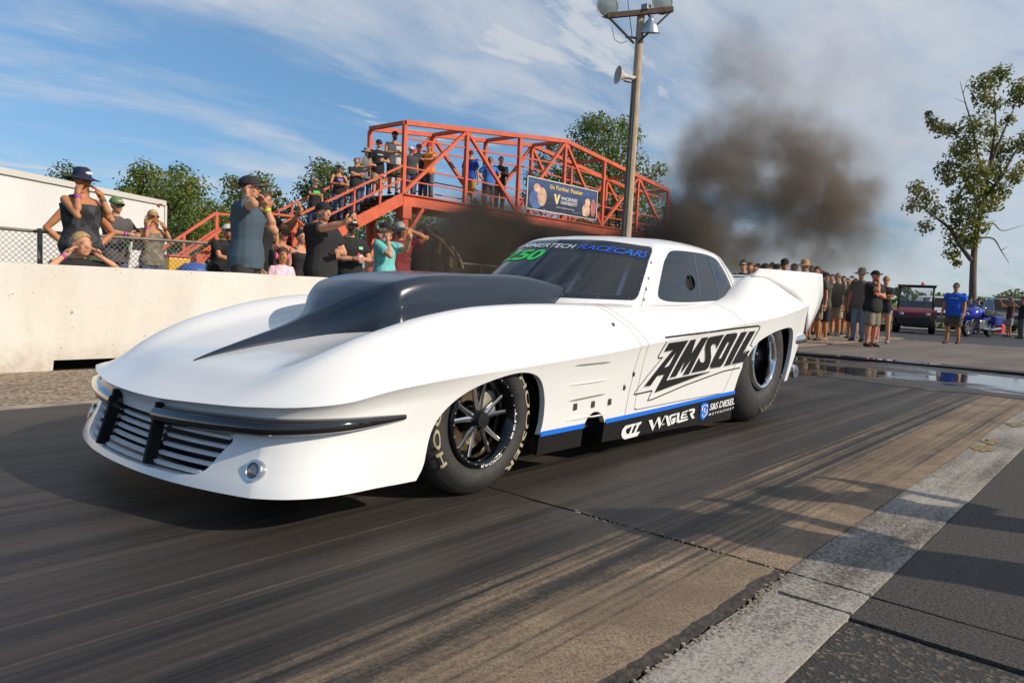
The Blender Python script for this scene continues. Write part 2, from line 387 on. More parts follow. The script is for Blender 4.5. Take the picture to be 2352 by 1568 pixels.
def sheet(name, x0, x1, y0, y1, z, m, th=.0, nx=1, ny=1, jx0=0, jx1=0, jy0=0, jy1=0, seed=1, parent=None):
    """a flat sheet (or thin slab) whose edges may be ragged"""
    r = random.Random(seed)
    def edge(a, b, n): return [a+(b-a)*i/n for i in range(n+1)]
    ph = [r.uniform(0, 6.3) for _ in range(6)]
    class _R:
        def __init__(s): s.v = 0.0
        def uniform(s, a, b): s.v = s.v*.55+random.Random.uniform(r0, -1, 1)*.62; return max(-1, min(1, s.v))
    r0 = random.Random(seed*7+1); r = _R()
    top = []
    for x in edge(x0, x1, nx): top.append((x, y0+r.uniform(-1, 1)*jy0))
    for y in edge(y0, y1, ny)[1:]: top.append((x1+r.uniform(-1, 1)*jx1, y))
    for x in edge(x1, x0, nx)[1:]: top.append((x, y1+r.uniform(-1, 1)*jy1))
    for y in edge(y1, y0, ny)[1:-1]: top.append((x0+r.uniform(-1, 1)*jx0, y))
    m_ = MB()
    if th: m_.prism(top, z-th, z)
    else: m_.add([(a, b, z) for a, b in top], [tuple(range(len(top)))])
    o = m_.build(name, m, parent)
    if not parent: o['kind'] = 'structure'
    return o
sheet('ground', -1500, 1500, -1500, 1500, -.034, grass_m)
sheet('lot', -60, 34, -60, 60, -.026, lot_m)
# slabs: 20 mm proud of the lot with open joints between them
J1 = 2.444
sheet('track_lane', J1+.007, 13.7, .870, 5.42, .004, track_m, .028, 1, 90, .006, 0, .004, 0, 3)
sheet('track_lane', -12, J1-.007, .892, 5.42, .004, track_m, .028, 300, 90, 0, .008, .010, 0, 4)
sheet('shoulder_slab', J1+.006, 13.7, -9, .600, .000, mat('smooth_asphalt', (.026, .023, .021), .8, col2=(.085, .073, .062), scale=75, detail=8, lo=.36, hi=.70, bump=.6, bscale=120), .022, 1, 90, .005, 0, 0, 0, 5)
sheet('shoulder_slab', 2.235, J1-.008, -9, .600, .000, mat('smooth_asphalt'), .022, 1, 90, .007, .005, 0, 0, 6)
sheet('return_road', -12, 2.215, -9, .600, -.004, asphalt_c, .018, 1, 90, 0, .010, 0, 0, 7)
sheet('edge_line', J1+.006, 13.7, .604, .866, .0045, line_m, .026, 60, 12, .005, 0, .003, .003, 8)
sheet('edge_line', 2.262, J1-.008, .604, .858, .0045, line_m, .026, 6, 12, .007, .005, .002, .004, 9)
sheet('edge_line', -12, 2.245, .604, .845, .0035, line_m, .026, 80, 12, 0, .007, .004, .012, 10)
sheet('joint_sealant', -12, 2.43, .860, .902, .0050, mat('joint_sealant', (.050, .040, .032), .85, var=.5, scale=30, bump=.9, bscale=60), .012, 500, 2, 0, .004, .006, .010, 15)
# crumbled concrete along the broken joints
chips = MB(); rc = random.Random(12)
def chip(x, y, s):
    n = 5; a0 = rc.uniform(0, 6.3); pts = [(x+s*rc.uniform(.5, 1)*cos(a0+2*pi*i/n)*1.3, y+s*rc.uniform(.5, 1)*sin(a0+2*pi*i/n)) for i in range(n)]
    chips.prism(pts, -.004, .0050+rc.uniform(.000, .0018))
for _ in range(150):
    x = 2.40-abs(rc.gauss(0, .55)); chip(x, .838+rc.gauss(0, .012)+.012*sin(x*9), rc.uniform(.002, .010))
for _ in range(60): chip(J1+rc.gauss(0, .012), rc.uniform(.87, 1.75), rc.uniform(.002, .007))
tag(chips.build('joint_rubble', mat('crumbled_concrete', (.24, .20, .155), .9, var=.3, scale=20)), 'pale crumbs of broken concrete along the slab joints', 'rubble', kind='stuff')
# faded yellow spray marks on the white line
for i, (x, y) in enumerate(((5.62, .79), (5.95, .80), (7.05, .80))):
    r = random.Random(i); pts = [(x+.15*r.uniform(.35, 1.15)*cos(a)*1.1, y+.060*r.uniform(.35, 1.2)*sin(a)) for a in np.linspace(0, 2*pi, 33)[:-1]]
    m_ = MB(); m_.add([(a, b, .0090) for a, b in pts], [tuple(range(len(pts)))])
    tag(m_.build('spray_mark', mat('yellow_spray', (.30, .20, .06), .9, col2=(.12, .10, .075), scale=45, lo=.40, hi=.62)), kind='structure')
sheet('wet_patch', 9.2, 13.6, -3, 5.42, .0082, wet_m, 0, 30, 30, .25, .12, 0, .2, 11)
m_ = MB(); m_.tube([(12.75+.03*sin(y*2.1), y, .022) for y in np.linspace(-4, 5.2, 40)], .022, 6); tag(m_.build('water_hose', mat('black_rubber', (.012, .012, .012), .5), smooth=True), 'black hose lying across the wet patch behind the car', 'hose')
# verge: concrete edge strip, gravel, raised bank behind the wall
sheet('track_edge', -12, 13.7, 5.42, 5.58, .000, mat('pale_edge_concrete', (.30, .25, .19), .9, var=.35, scale=5, bump=.5), .022, 80, 1, 0, 0, .006, .012, 13)
sheet('gravel_verge', -12, 24, 5.58, 7.43, -.008, gravel_m, .016)
sheet('spectator_bank', -40, 60, 7.90, 120, .20, mat('trodden_dirt_grass', (.10, .085, .055), .95, col2=(.085, .10, .035), scale=.7, bump=.6), .22)
m_ = MB(); m_.box((33.2, -10, .02), (.9, 50, .12), bev=.02); tag(m_.build('kerb', mat('pale_kerb_concrete', (.42, .38, .32), .9, var=.2, scale=3)), kind='structure')

# white painted concrete wall with a drain slot at its foot
k = nmat('whitewashed_concrete')
st = k.noise(1.0, (1.2, 1, .35), 6, .65, .3); sc_ = k.noise(7, (1, 1, 1), 5, .7); pit = k.noise(26, (.7, 1, 1.3), 3, .5)
c = k.mix(k.ramp(st, .40, .70, 0, .7), (.74, .71, .65), (.60, .55, .47)); c = k.mix(k.ramp(sc_, .62, .80, 0, .5), c, (.50, .45, .38)); c = k.mix(k.ramp(pit, .715, .75), c, (.16, .13, .10))
low = k.math('MULTIPLY', k.ramp(k.z, .30, .02), k.ramp(sc_, .3, .7, .2, .8)); c = k.mix(low, c, (.42, .36, .28))
k.n.links.new(c, k.b.inputs['Base Color']); k.set(k.b, 'Roughness', .85); k.bump(k.math('ADD', sc_, k.math('MULTIPLY', pit, .5)), .35, .012); wall_m = k.m
pr = [(-15, -.03), (2.29, -.03), (2.30, .085), (3.30, .085), (3.31, -.03), (16.5, -.03), (16.5, .945)]
top = [(x, .945+.004*sin(x*1.9)+.003*sin(x*5.3)) for x in np.linspace(16.2, -15, 60)]
m_ = MB(); m_.prism(pr+top, 7.44, 7.88, lambda a, b, c_: (a, c_, b)); wl = m_.build('concrete_wall', wall_m)
tag(wl, 'long low white painted concrete wall along the far side of the track', 'wall')
m_ = MB(); m_.box((2.8, 7.80, .03), (1.0, .10, .11)); m_.build('drain_backing', mat('drain_dark', (.01, .01, .01), .95), wl)

# chain-link fence behind the wall
galv = mat('galvanised_steel', (.20, .17, .14), .6, metal=.3, var=.25, scale=6)
fz0, fz1, FY = .20, 1.415, 11.55
def fence_rail():
    a, b = at_depth(0, 525, 1), at_depth(472, 565, 1)
    return a, b
fen = thing('chain_link_fence', 'waist high chain link fence with grey steel rail behind the white wall', 'fence', (0, FY, 0))
FX0, FX1 = -6.0, 14.6
for x in (-5.2, -2.35, .55, 3.4, 6.3, 9.2, 12.1, 14.5):
    m_ = MB(); m_.tube([(x, 0, fz0-.1), (x, 0, fz1+.03)], .032, 10); m_.build('fence_post', galv, fen, smooth=True)
m_ = MB(); m_.tube([(x, 0, fz1+.012*sin(x*1.3)) for x in np.linspace(FX0, FX1, 30)], .024, 10); m_.build('top_rail', galv, fen, smooth=True)
m_ = MB(); sp_ = .075; h = fz1-fz0; n = int((FX1-FX0)/sp_)
for i in range(-int(h/sp_), n):
    for d in (1, -1):
        x0 = FX0+i*sp_; a = Vector((x0, .0, fz0)) if d > 0 else Vector((x0, 0, fz1)); b = Vector((x0+h, 0, fz1)) if d > 0 else Vector((x0+h, 0, fz0))
        if a.x < FX0: t = (FX0-a.x)/(b.x-a.x); a = a+(b-a)*t
        if b.x > FX1: t = (FX1-a.x)/(b.x-a.x); b = a+(b-a)*t
        if (b-a).length > .02: m_.bar(a+Vector((0, .004*d, 0)), b+Vector((0, .004*d, 0)), .0055, .0055)
m_.build('chain_link_mesh', mat('fence_wire', (.20, .19, .18), .5, metal=.5), fen)['kind'] = 'stuff'
# ------------------------------------------------------------------ the race car (car frame: x back from the front axle, y away from the camera, z up)
CAR_O = Vector((2.269, 3.05, 0))
paint = mat('white_gelcoat', (.80, .80, .79), .22, coat=.35, var=.012, scale=2.5)
scoop_m = mat('navy_clearcoat', (.014, .022, .038), .24, coat=.35)
black_m = mat('satin_black', (.012, .012, .013), .35)
gloss_black = mat('gloss_black_trim', (.010, .010, .011), .08, coat=1.0)
dark_in = mat('car_interior_black', (.006, .006, .006), .9)
rubber = mat('tyre_rubber', (.030, .029, .028), .68, var=.25, scale=14, bump=.25, bscale=90)
chrome = mat('polished_metal', (.75, .75, .75), .07, metal=1.0)
silver = mat('satin_aluminium', (.62, .62, .63), .30, metal=1.0, var=.06, scale=12)
black_alu = mat('black_anodised_metal', (.05, .05, .052), .16, metal=1.0)
blue_m = mat('blue_vinyl', (.012, .16, .72), .35)
white_v = mat('white_vinyl', (.82, .82, .82), .35)
black_v = mat('black_vinyl', (.011, .010, .010), .40)
grey_v = mat('pale_grey_vinyl', (.45, .50, .47), .4)
green_v = mat('green_window_paint', (.05, .80, .12), .5)
cream_v = mat('cream_tyre_lettering', (.40, .345, .215), .6, var=.15, scale=30)
orange_v = mat('orange_vinyl', (.8, .13, .02), .4)
brass_m = mat('brass_brake_disc', (.55, .40, .24), .28, metal=1.0)

def glass_mat(name, tint, gl=.06, base=.92):
    m = bpy.data.materials.new(name); m.use_nodes = True; n = m.node_tree; n.nodes.clear()
    o = n.nodes.new('ShaderNodeOutputMaterial'); t = n.nodes.new('ShaderNodeBsdfTransparent'); g = n.nodes.new('ShaderNodeBsdfGlossy'); x = n.nodes.new('ShaderNodeMixShader')
    lw = n.nodes.new('ShaderNodeFresnel'); lw.inputs['IOR'].default_value = 1.5
    a = n.nodes.new('ShaderNodeMath'); a.operation = 'ADD'; a.use_clamp = True; a.inputs[1].default_value = gl; n.links.new(lw.outputs[0], a.inputs[0])
    t.inputs[0].default_value = (*tint, 1); g.inputs['Roughness'].default_value = .02; g.inputs['Color'].default_value = (base, base, base, 1)
    n.links.new(a.outputs[0], x.inputs[0]); n.links.new(t.outputs[0], x.inputs[1]); n.links.new(g.outputs[0], x.inputs[2]); n.links.new(x.outputs[0], o.inputs[0])
    return m
glass = glass_mat('tinted_windscreen', (.70, .73, .75), .07)
glass_side = glass_mat('dark_tinted_lexan', (.05, .06, .075), .09)

car = thing('race_car', 'white drag racing coupe with black hood scoop and AMSOIL lettering on its door', 'race car', CAR_O)

# ---- upper shell: a height field over the plan, bounded by the crease that runs round the whole body
KU = [-1.05, -.95, -.80, -.60, -.40, -.10, .20, .60, 1.0, 1.4, 2.0, 2.45, 2.7, 2.85, 3.0, 3.2, 3.5, 3.8]
KWU = [-1.05, -1.03, -1.0, -.95, -.88, -.75, -.60, -.40, -.10, .20, .60, 1.0, 1.4, 2.0, 2.45, 2.7, 2.85, 3.0, 3.2, 3.5, 3.8]
KW = [.735, .785, .825, .860, .885, .906, .916, .928, .945, .950, .945, .935, .925, .92, .925, .935, .94, .95, .955, .95, .93]
KT = [0, .33, .55, .76, .89, 1.0]
KZ = np.array([
    [.430, .433, .438, .446, .452, .456], [.476, .473, .470, .492, .487, .462], [.542, .534, .522, .570, .552, .472], [.588, .576, .560, .645, .618, .492],
    [.626, .610, .592, .706, .672, .514], [.684, .664, .650, .780, .736, .540], [.728, .708, .698, .818, .768, .556], [.775, .762, .752, .834, .778, .578],
    [.805, .803, .800, .838, .777, .600], [.832, .832, .832, .838, .774, .634], [.85, .85, .85, .846, .785, .682], [.875, .875, .875, .872, .815, .724],
    [.90, .895, .892, .915, .860, .745], [.93, .915, .905, .985, .915, .758], [.965, .94, .93, 1.060, .965, .772], [1.03, 1.0, 1.0, 1.112, 1.005, .795],
    [1.09, 1.075, 1.085, 1.128, 1.02, .836], [1.105, 1.10, 1.105, 1.13, 1.025, .884]])
# flatter facet between fender crown and crease towards the front, hood a little fuller
KZ[:, 4] = np.where(np.array(KU) < 2.3, KZ[:, 3]-(KZ[:, 3]-KZ[:, 5])*.40, KZ[:, 4]); KZ[12:16, 4] += .018; KZ[:, 2] = np.where(np.array(KU) < 1.2, KZ[:, 1]*.45+KZ[:, 3]*.55-.020*np.clip((np.array(KU)+1.0)/.4, 0, 1), KZ[:, 2]); KZ[2:9, 1] += .008
NU, NT = 190, 44
sU = np.concatenate([np.linspace(-1.05, -.80, 30)[:-1], np.linspace(-.80, 3.8, NU-29)])
sT = 1-(1-np.linspace(0, 1, NT))**1.35
def shell_point(U, t):
    w = pchip(KWU, KW, U); y = t*w
    fade = np.clip((-.40-U)/.65, 0, 1); fade = fade*fade*(3-2*fade)
    u = U + .135*(np.abs(y)/.75)**2.2*fade
    col = np.stack([pchip(KU, KZ[:, j], U) for j in range(6)], -1)
    return u, y, col
uu, tt = np.meshgrid(sU, sT, indexing='ij')
U1, Y1, COLZ = shell_point(uu.ravel(), tt.ravel())
def across(colz, t):
    # symmetric smooth curve across the half width
    out = np.zeros(len(t))
    xs = np.array([-.55, -.33]+KT)
    P = np.concatenate([colz[:, [2, 1]], colz], 1)
    n = len(xs); m = np.zeros_like(P)
    for i in range(n):
        a, b = max(i-1, 0), min(i+1, n-1); m[:, i] = (P[:, b]-P[:, a])/(xs[b]-xs[a])
    m[:, -1] = (P[:, -1]-P[:, -2])/(xs[-1]-xs[-2])*1.15
    k = np.clip(np.searchsorted(xs, t)-1, 0, n-2); h = xs[k+1]-xs[k]; q = np.clip((t-xs[k])/h, 0, 1); r = np.arange(len(t))
    return (2*q**3-3*q**2+1)*P[r, k] + (q**3-2*q**2+q)*h*m[r, k] + (-2*q**3+3*q**2)*P[r, k+1] + (q**3-q**2)*h*m[r, k+1]
Z1 = across(COLZ, tt.ravel())
def mirror_grid(nu, nt):
    """vertices are rows of nt half points; returns index map for full rows (2*nt-1)"""
    return [(i, j) for i in range(nu) for j in range(-(nt-1), nt)]
nu = len(sU)
G = np.stack([U1, Y1, Z1], -1).reshape(nu, NT, 3)
full = np.concatenate([(G[:, :0:-1]*np.array([1, -1, 1])), G], 1)          # y from - to +
NW = full.shape[1]
UPV = full.reshape(-1, 3)
UPF = [(i*NW+j, i*NW+j+1, (i+1)*NW+j+1, (i+1)*NW+j) for i in range(nu-1) for j in range(NW-1)]

# ---- lower shell: a wall that hangs from the crease
edge_f = G[0, :, :]                        # nose edge, centre to corner
edge_s = G[1:, -1, :]                      # side crease, corner to tail
loop = np.concatenate([edge_f, edge_s], 0)
tan = np.gradient(loop, axis=0); nrm = np.stack([tan[:, 1], -tan[:, 0]], -1)
nrm = np.stack([-nrm[:, 0], -nrm[:, 1]], -1)*-1
nrm /= np.linalg.norm(nrm, axis=1)[:, None]+1e-9
for _ in range(60): nrm[1:-1] = (nrm[:-2]+nrm[1:-1]*2+nrm[2:])/4
nrm[0] = (-1, 0)
nrm /= np.linalg.norm(nrm, axis=1)[:, None]
if nrm[len(loop)//2][1] < 0: nrm = -nrm; nrm[0] = (-1, 0)
NV = 34
vv = np.linspace(0, 1, NV)
arc = np.concatenate([[0], np.cumsum(np.linalg.norm(np.diff(loop[:, :2], axis=0), axis=1))])
front_w = np.clip((-.42-loop[:, 0])/.45, 0, 1); front_w = front_w**2*(3-2*front_w)
prof_f = pchip([0, .06, .18, .34, .50, .72, .90, 1], [0, -.020, -.036, -.038, -.020, .012, .040, .052], vv)
prof_s = pchip([0, .08, .35, .7, 1], [0, -.008, -.026, -.040, -.046], vv)
prof_m = pchip([0, .06, .2, .45, .8, 1], [0, -.016, -.034, -.034, -.022, -.016], vv)
mid_w = np.clip(1-np.abs(loop[:, 0]+.45)/.55, 0, 1)
zb = pchip([-1.2, -.9, -.31, .40, 1.0, 2.6, 3.8], [.150, .150, .137, .222, .222, .255, .30], loop[:, 0])
LOV = np.zeros((len(loop), NV, 3))
for i, p in enumerate(loop):
    o = front_w[i]*prof_f + (1-front_w[i])*(mid_w[i]*prof_m + (1-mid_w[i])*prof_s)
    LOV[i, :, 0] = p[0]+nrm[i, 0]*o; LOV[i, :, 1] = p[1]+nrm[i, 1]*o; LOV[i, :, 2] = p[2]+(zb[i]-p[2])*vv
LOV[0, :, 1] = 0
fullL = np.concatenate([LOV[:0:-1]*np.array([1, -1, 1]), LOV], 0); NL = fullL.shape[0]
LWV = fullL.reshape(-1, 3)
LWF = [(i*NV+j, i*NV+j+1, (i+1)*NV+j+1, (i+1)*NV+j) for i in range(NL-1) for j in range(NV-1)]

# weld both shells along the crease (same points), then cut arches, grille, doors and seams
BV = np.concatenate([UPV, LWV]); BF = UPF + [tuple(k+len(UPV) for k in f) for f in LWF]
arch_f = smooth_poly([(-.320, .05), (-.300, .20), (-.245, .355), (-.12, .455), (.05, .512), (.24, .535), (.375, .500), (.440, .40), (.448, .28), (.415, .18), (.40, .05)], 6)
arch_r = smooth_poly([(2.545, .10), (2.590, .28), (2.68, .445), (2.84, .590), (3.06, .665), (3.30, .700), (3.46, .695), (3.52, .61), (3.515, .45), (3.43, .27), (3.33, .10)], 6)
def side_f(poly, V, ylim=.55):
    V = np.asarray(V); f = poly_sd(poly, V[:, [0, 2]]); return np.where(np.abs(V[:, 1]) < ylim, .5, f)
for poly in (arch_f, arch_r):
    BV, BF = clip(BV, BF, side_f(poly, BV))
# tail: the lower quarter slants forward below the crease
tl = np.array([(3.83, .72), (3.72, .60), (3.36, .10), (4.5, .10), (4.5, .72)])
BV, BF = clip(BV, BF, side_f(tl, BV, .3))
# grille opening in the fascia
gr = smooth_poly([(-.575, .335), (-.30, .348), (0, .350), (.30, .348), (.575, .335), (.565, .27), (.50, .190), (.25, .176), (0, .172), (-.25, .176), (-.50, .190), (-.565, .27)], 5)
f = poly_sd(gr, BV[:, [1, 2]]); f = np.where(BV[:, 0] > -.6, .5, f); f = np.where(BV[:, 2] > .40, .5, f)
BV, BF = clip(BV, BF, f)
# exhaust outlet notch in the sill
dn = np.sqrt(((BV[:, 0]-.895)/.105)**2+((BV[:, 2]-.185)/.105)**2)-1; dn = np.where(np.abs(BV[:, 1]) < .6, .5, dn)*.1
BV, BF = clip(BV, BF, dn)
ALLV, ALLF = BV.copy(), list(BF)
BVH = BVHTree.FromPolygons([Vector(v) for v in ALLV], ALLF)
door_poly = np.array([(1.02, .875), (1.19, .825), (1.30, .72), (1.343, .645), (1.325, .50), (1.292, .265), (1.31, .258), (2.40, .268), (2.43, .275), (2.56, .45), (2.618, .60), (2.60, .74), (2.50, .86), (2.45, .93), (2.1, .90)])
seam_poly = np.array([(1.02, .90), (1.13, .81), (1.23, .72), (1.265, .63), (1.235, .45), (1.17, .10), (-3, .10), (-3, 2.0), (1.02, 2.0)])
def lim(fv, V, yl=.655): return np.where(np.abs(V[:, 1]) < yl, .5, fv)
GAP = .0030
# front clip
fs = poly_sd(seam_poly, BV[:, [0, 2]]); fs = np.where(np.abs(BV[:, 1]) < .60, BV[:, 0]-1.05, fs)
FV, FF = clip(BV, BF, -fs-GAP)
RV, RF = clip(BV, BF, fs-GAP)
# doors out of the rear piece
fd = lim(poly_sd(door_poly, RV[:, [0, 2]]), RV)
DV, DF = clip(RV, RF, -fd-GAP)
RV, RF = clip(RV, RF, fd-GAP)

def lip(V, F, depth=.035):
    """turn the free edges of a shell inwards so that it shows a thickness"""
    V = [tuple(v) for v in V]; cnt = {}
    for g in F:
        for k in range(len(g)):
            a, b = g[k], g[(k+1) % len(g)]; cnt[(a, b)] = cnt.get((a, b), 0)+1
    F = list(F); new = {}
    for (a, b) in list(cnt):
        if (b, a) in cnt: continue
        ps = []
        for i in (a, b):
            if i not in new:
                x, y, z = V[i]; new[i] = len(V)
                if x < -.75 and abs(y) < .70: V.append((x+depth, y, z))
                else: V.append((x, y-math.copysign(depth, y), z))
            ps.append(new[i])
        F.append((b, a, ps[0], ps[1]))
    return V, F
def shell(name, V, F, m, sharp=28, lipd=.03):
    # weld the two coincident crease rows
    bm = bmesh.new(); vs_ = [bm.verts.new(v) for v in V]
    for g in F:
        try: bm.faces.new([vs_[i] for i in g])
        except ValueError: pass
    bmesh.ops.remove_doubles(bm, verts=bm.verts, dist=1e-5)
    bmesh.ops.delete(bm, geom=[v for v in bm.verts if not v.link_faces], context='VERTS')
    bmesh.ops.recalc_face_normals(bm, faces=bm.faces)
    bnd = [e for e in bm.edges if len(e.link_faces) == 1]
    if lipd:
        r = bmesh.ops.extrude_edge_only(bm, edges=bnd)
        for v in r['geom']:
            if isinstance(v, bmesh.types.BMVert):
                if v.co.x < -.25 and v.co.z < .40: q_ = Vector((.3-v.co.x, -v.co.y, 0)).normalized()*lipd; v.co += q_
                elif abs(v.co.y) > .5: v.co.y -= math.copysign(lipd, v.co.y)
                else: v.co.z -= lipd
    for e in bm.edges:
        e.smooth = not (len(e.link_faces) == 2 and e.calc_face_angle(0) > radians(sharp))
    for fc in bm.faces: fc.smooth = True
    me = bpy.data.meshes.new(name); bm.to_mesh(me); bm.free()
    return link(name, me, m, car)
front_clip = shell('front_clip', FV, FF, paint)
body = shell('body', RV, RF, paint)
for sy in (-1, 1):
    s_ = DV[:, 1]*sy > 0
    V_, F_ = clip(DV, DF, DV[:, 1]*sy)
    dr = shell('door', V_, F_, paint)
    if sy < 0: dr['label'] = 'white car door carrying black AMSOIL lettering'

def side_hit(u, z, near=True, off=.002):
    s = -1 if near else 1
    h = BVH.ray_cast(Vector((u, s*1.6, z)), Vector((0, -s, 0)))
    y = h[0].y if h[0] is not None else s*.91
    return Vector((u, y+s*off, z))

def refine(V, F, L):
    """split the faces of a flat drawing until no edge is longer than L"""
    bm = bmesh.new(); vs_ = [bm.verts.new((v[0], v[1], 0)) for v in V]
    for g in F:
        try: bm.faces.new([vs_[i] for i in g])
        except ValueError: pass
    bmesh.ops.triangulate(bm, faces=bm.faces)
    for _ in range(5):
        le = [e for e in bm.edges if e.calc_length() > L]
        if not le: break
        bmesh.ops.subdivide_edges(bm, edges=le, cuts=1, use_grid_fill=False)
        bmesh.ops.triangulate(bm, faces=bm.faces)
    bm.verts.index_update()
    out = [(v.co.x, v.co.y) for v in bm.verts], [[v.index for v in f_.verts] for f_ in bm.faces]
    bm.free(); return out
def poly_fill(outer, holes=()):
    """fill a polygon with holes"""
    bm = bmesh.new(); es = []
    for lp in (outer, *holes):
        vs_ = [bm.verts.new((p[0], p[1], 0)) for p in lp]
        es += [bm.edges.new((vs_[i], vs_[(i+1) % len(vs_)])) for i in range(len(vs_))]
    bmesh.ops.triangle_fill(bm, edges=es, use_beauty=True)
    bm.verts.index_update(); out = [(v.co.x, v.co.y) for v in bm.verts], [[v.index for v in f_.verts] for f_ in bm.faces]; bm.free(); return out
def ribbon(pts, w, closed=False):
    """a drawn line of even width"""
    P = [Vector((p[0], p[1])) for p in pts]; L = []; R = []
    for i in range(len(P)):
        a, b = P[max(i-1, 0)], P[min(i+1, len(P)-1)]; d = (b-a).normalized(); n = Vector((-d.y, d.x))
        ww = w[i] if hasattr(w, '__len__') else w
        L.append(P[i]+n*ww/2); R.append(P[i]-n*ww/2)
    return [tuple(v) for v in L+R], [(i, i+1, len(P)+i+1, len(P)+i) for i in range(len(P)-1)]
def crop_uz(ox, oy, sc, Y):
    def g(p):
        q = at_Y((ox+p[0]*sc)*.91875, (oy+p[1]*sc)*.91875, Y); return (q.x-CAR_O.x, q.z)
    return g
def decal(name, V, F, m, parent, off=.0025, L=.05, near=True):
    V, F = refine(V, F, L); dd = poly_sd(arch_r, np.array(V)); F = [g for g in F if min(dd[i] for i in g) > .004]
    return link(name, mesh(name, [side_hit(u, z, near, off) for u, z in V], F), m, parent)

# ---- lettering on the door and the skirt
g1 = crop_uz(1580, 800, .14456, CAR_O.y-.91)
LET = {
 'A': ([(615, 393), (962, 345), (645, 1065), (665, 1045), (1410, 890), (1395, 905), (455, 1262), (605, 945), (480, 968), (375, 1138), (260, 1155), (300, 1100), (710, 515), (553, 548)], [[(783, 535), (590, 825), (665, 797), (700, 745)]]),
 'M': ([(1000, 345), (1095, 325), (1050, 590), (1200, 305), (1310, 290), (1045, 940), (935, 960), (1080, 650), (910, 915), (905, 880), (960, 685), (820, 975), (708, 1003)], []),
 'S': ([(1580, 245), (1340, 290), (1310, 320), (1285, 420), (1280, 480), (1300, 600), (1305, 700), (1280, 735), (1250, 740), (1215, 710), (1200, 650), (1083, 918), (1320, 870), (1370, 830), (1400, 730), (1405, 640), (1385, 520), (1380, 460), (1400, 420), (1430, 410), (1465, 430), (1485, 490)], []),
 'O': ([(1625, 240), (1780, 215), (1805, 235), (1800, 290), (1620, 760), (1580, 810), (1420, 838), (1400, 800), (1420, 740), (1590, 290)], [[(1655, 385), (1685, 380), (1685, 400), (1580, 660), (1535, 670)]]),
 'I': ([(1868, 208), (1965, 193), (1740, 775), (1637, 803)], []),
 'L': ([(2000, 193), (2095, 183), (1930, 570), (2030, 515), (2030, 545), (1945, 722), (1760, 772)], [])}
for k, (o_, h_) in LET.items():
    V_, F_ = poly_fill([g1(p) for p in o_], [[g1(p) for p in h] for h in h_])
    decal('lettering', V_, F_, black_v, car, .0032)
    V_, F_ = poly_fill([g1((p[0]-6, p[1]+16)) for p in o_], [[g1((p[0]-6, p[1]+16)) for p in h] for h in h_])
    decal('lettering_shadow', V_, F_, grey_v, car, .0020)
lines = [([(575, 300), (900, 257), (1300, 205), (1700, 150), (2030, 107), (2140, 97)], 30), ([(2135, 92), (2158, 105), (2158, 140), (2040, 430)], 11), ([(578, 290), (565, 380), (462, 620), (462, 650), (480, 662)], 12), ([(465, 650), (490, 660), (545, 642)], 22),
         ([(545, 642), (500, 700), (300, 975), (95, 1265)], 8), ([(88, 1280), (110, 1292), (250, 1262), (412, 1226)], 24), ([(412, 1226), (345, 1384)], 9), ([(335, 1400), (420, 1380), (1000, 1130), (1640, 888), (1850, 838), (1952, 812)], 20),
         ([(2040, 430), (2085, 460), (2085, 510), (1950, 815)], 10)]
for pts, w in lines:
    V_, F_ = ribbon(pts, w); decal('pinstripe', [g1(p) for p in V_], F_, black_v, car, .0028)

# blue stripe and black skirt under the sill
def sill_z(u): return float(pchip([-1.2, -.9, -.31, .40, 1.0, 2.6, 3.8], [.150, .150, .137, .222, .222, .255, .30], u))
for sy in (-1, 1):
    for (a, b) in ((.425, .80), (1.0, 2.60)):
        n = 24; us = np.linspace(a, b, n)
        st = MB(); sk = MB()
        V = []; F = []
        for u in us:
            z = sill_z(u); y = side_hit(min(u, 2.53), z+.012, sy < 0, 0).y
            V += [(u, y+sy*.004, z+.018), (u, y+sy*.004, z-.006)]
        F = [(2*i, 2*i+1, 2*i+3, 2*i+2) for i in range(n-1)]
        link('blue_stripe', mesh('blue_stripe', V, F), blue_m, car)
        V = []
        for u in us:
            z = sill_z(u); y = side_hit(min(u, 2.53), z+.012, sy < 0, 0).y - sy*.004
            zlo = float(np.interp(u, [.4, .8, 1.0, 2.56], [.125, .118, .112, .068]))
            V += [(u, y, z+.002), (u, y-sy*.012, zlo), (u, y-sy*.025, zlo), (u, y-sy*.02, z+.002)]
        F = [(4*i+j, 4*i+(j+1) % 4, 4*i+4+(j+1) % 4, 4*i+4+j) for i in range(n-1) for j in range(4)] + [(3, 2, 1, 0), tuple(4*(n-1)+j for j in range(4))]
        link('side_skirt', mesh('side_skirt', V, F), black_v, car)
g2 = crop_uz(1520, 960, .15306, CAR_O.y-.905)
def skirt_decal(name, V, F, m, off=.006):
    V2 = []
    for (u, z) in V:
        zt = sill_z(u); y = side_hit(min(u, 2.52), zt+.012, True, 0).y + .004; zlo = float(np.interp(u, [.4, .8, 1.0, 2.56], [.125, .118, .112, .068]))
        k = min(1, max(0, (zt-z)/(zt-zlo))); V2.append((u, y + .012*k - off, z))
    return link(name, mesh(name, V2, F), m, car)
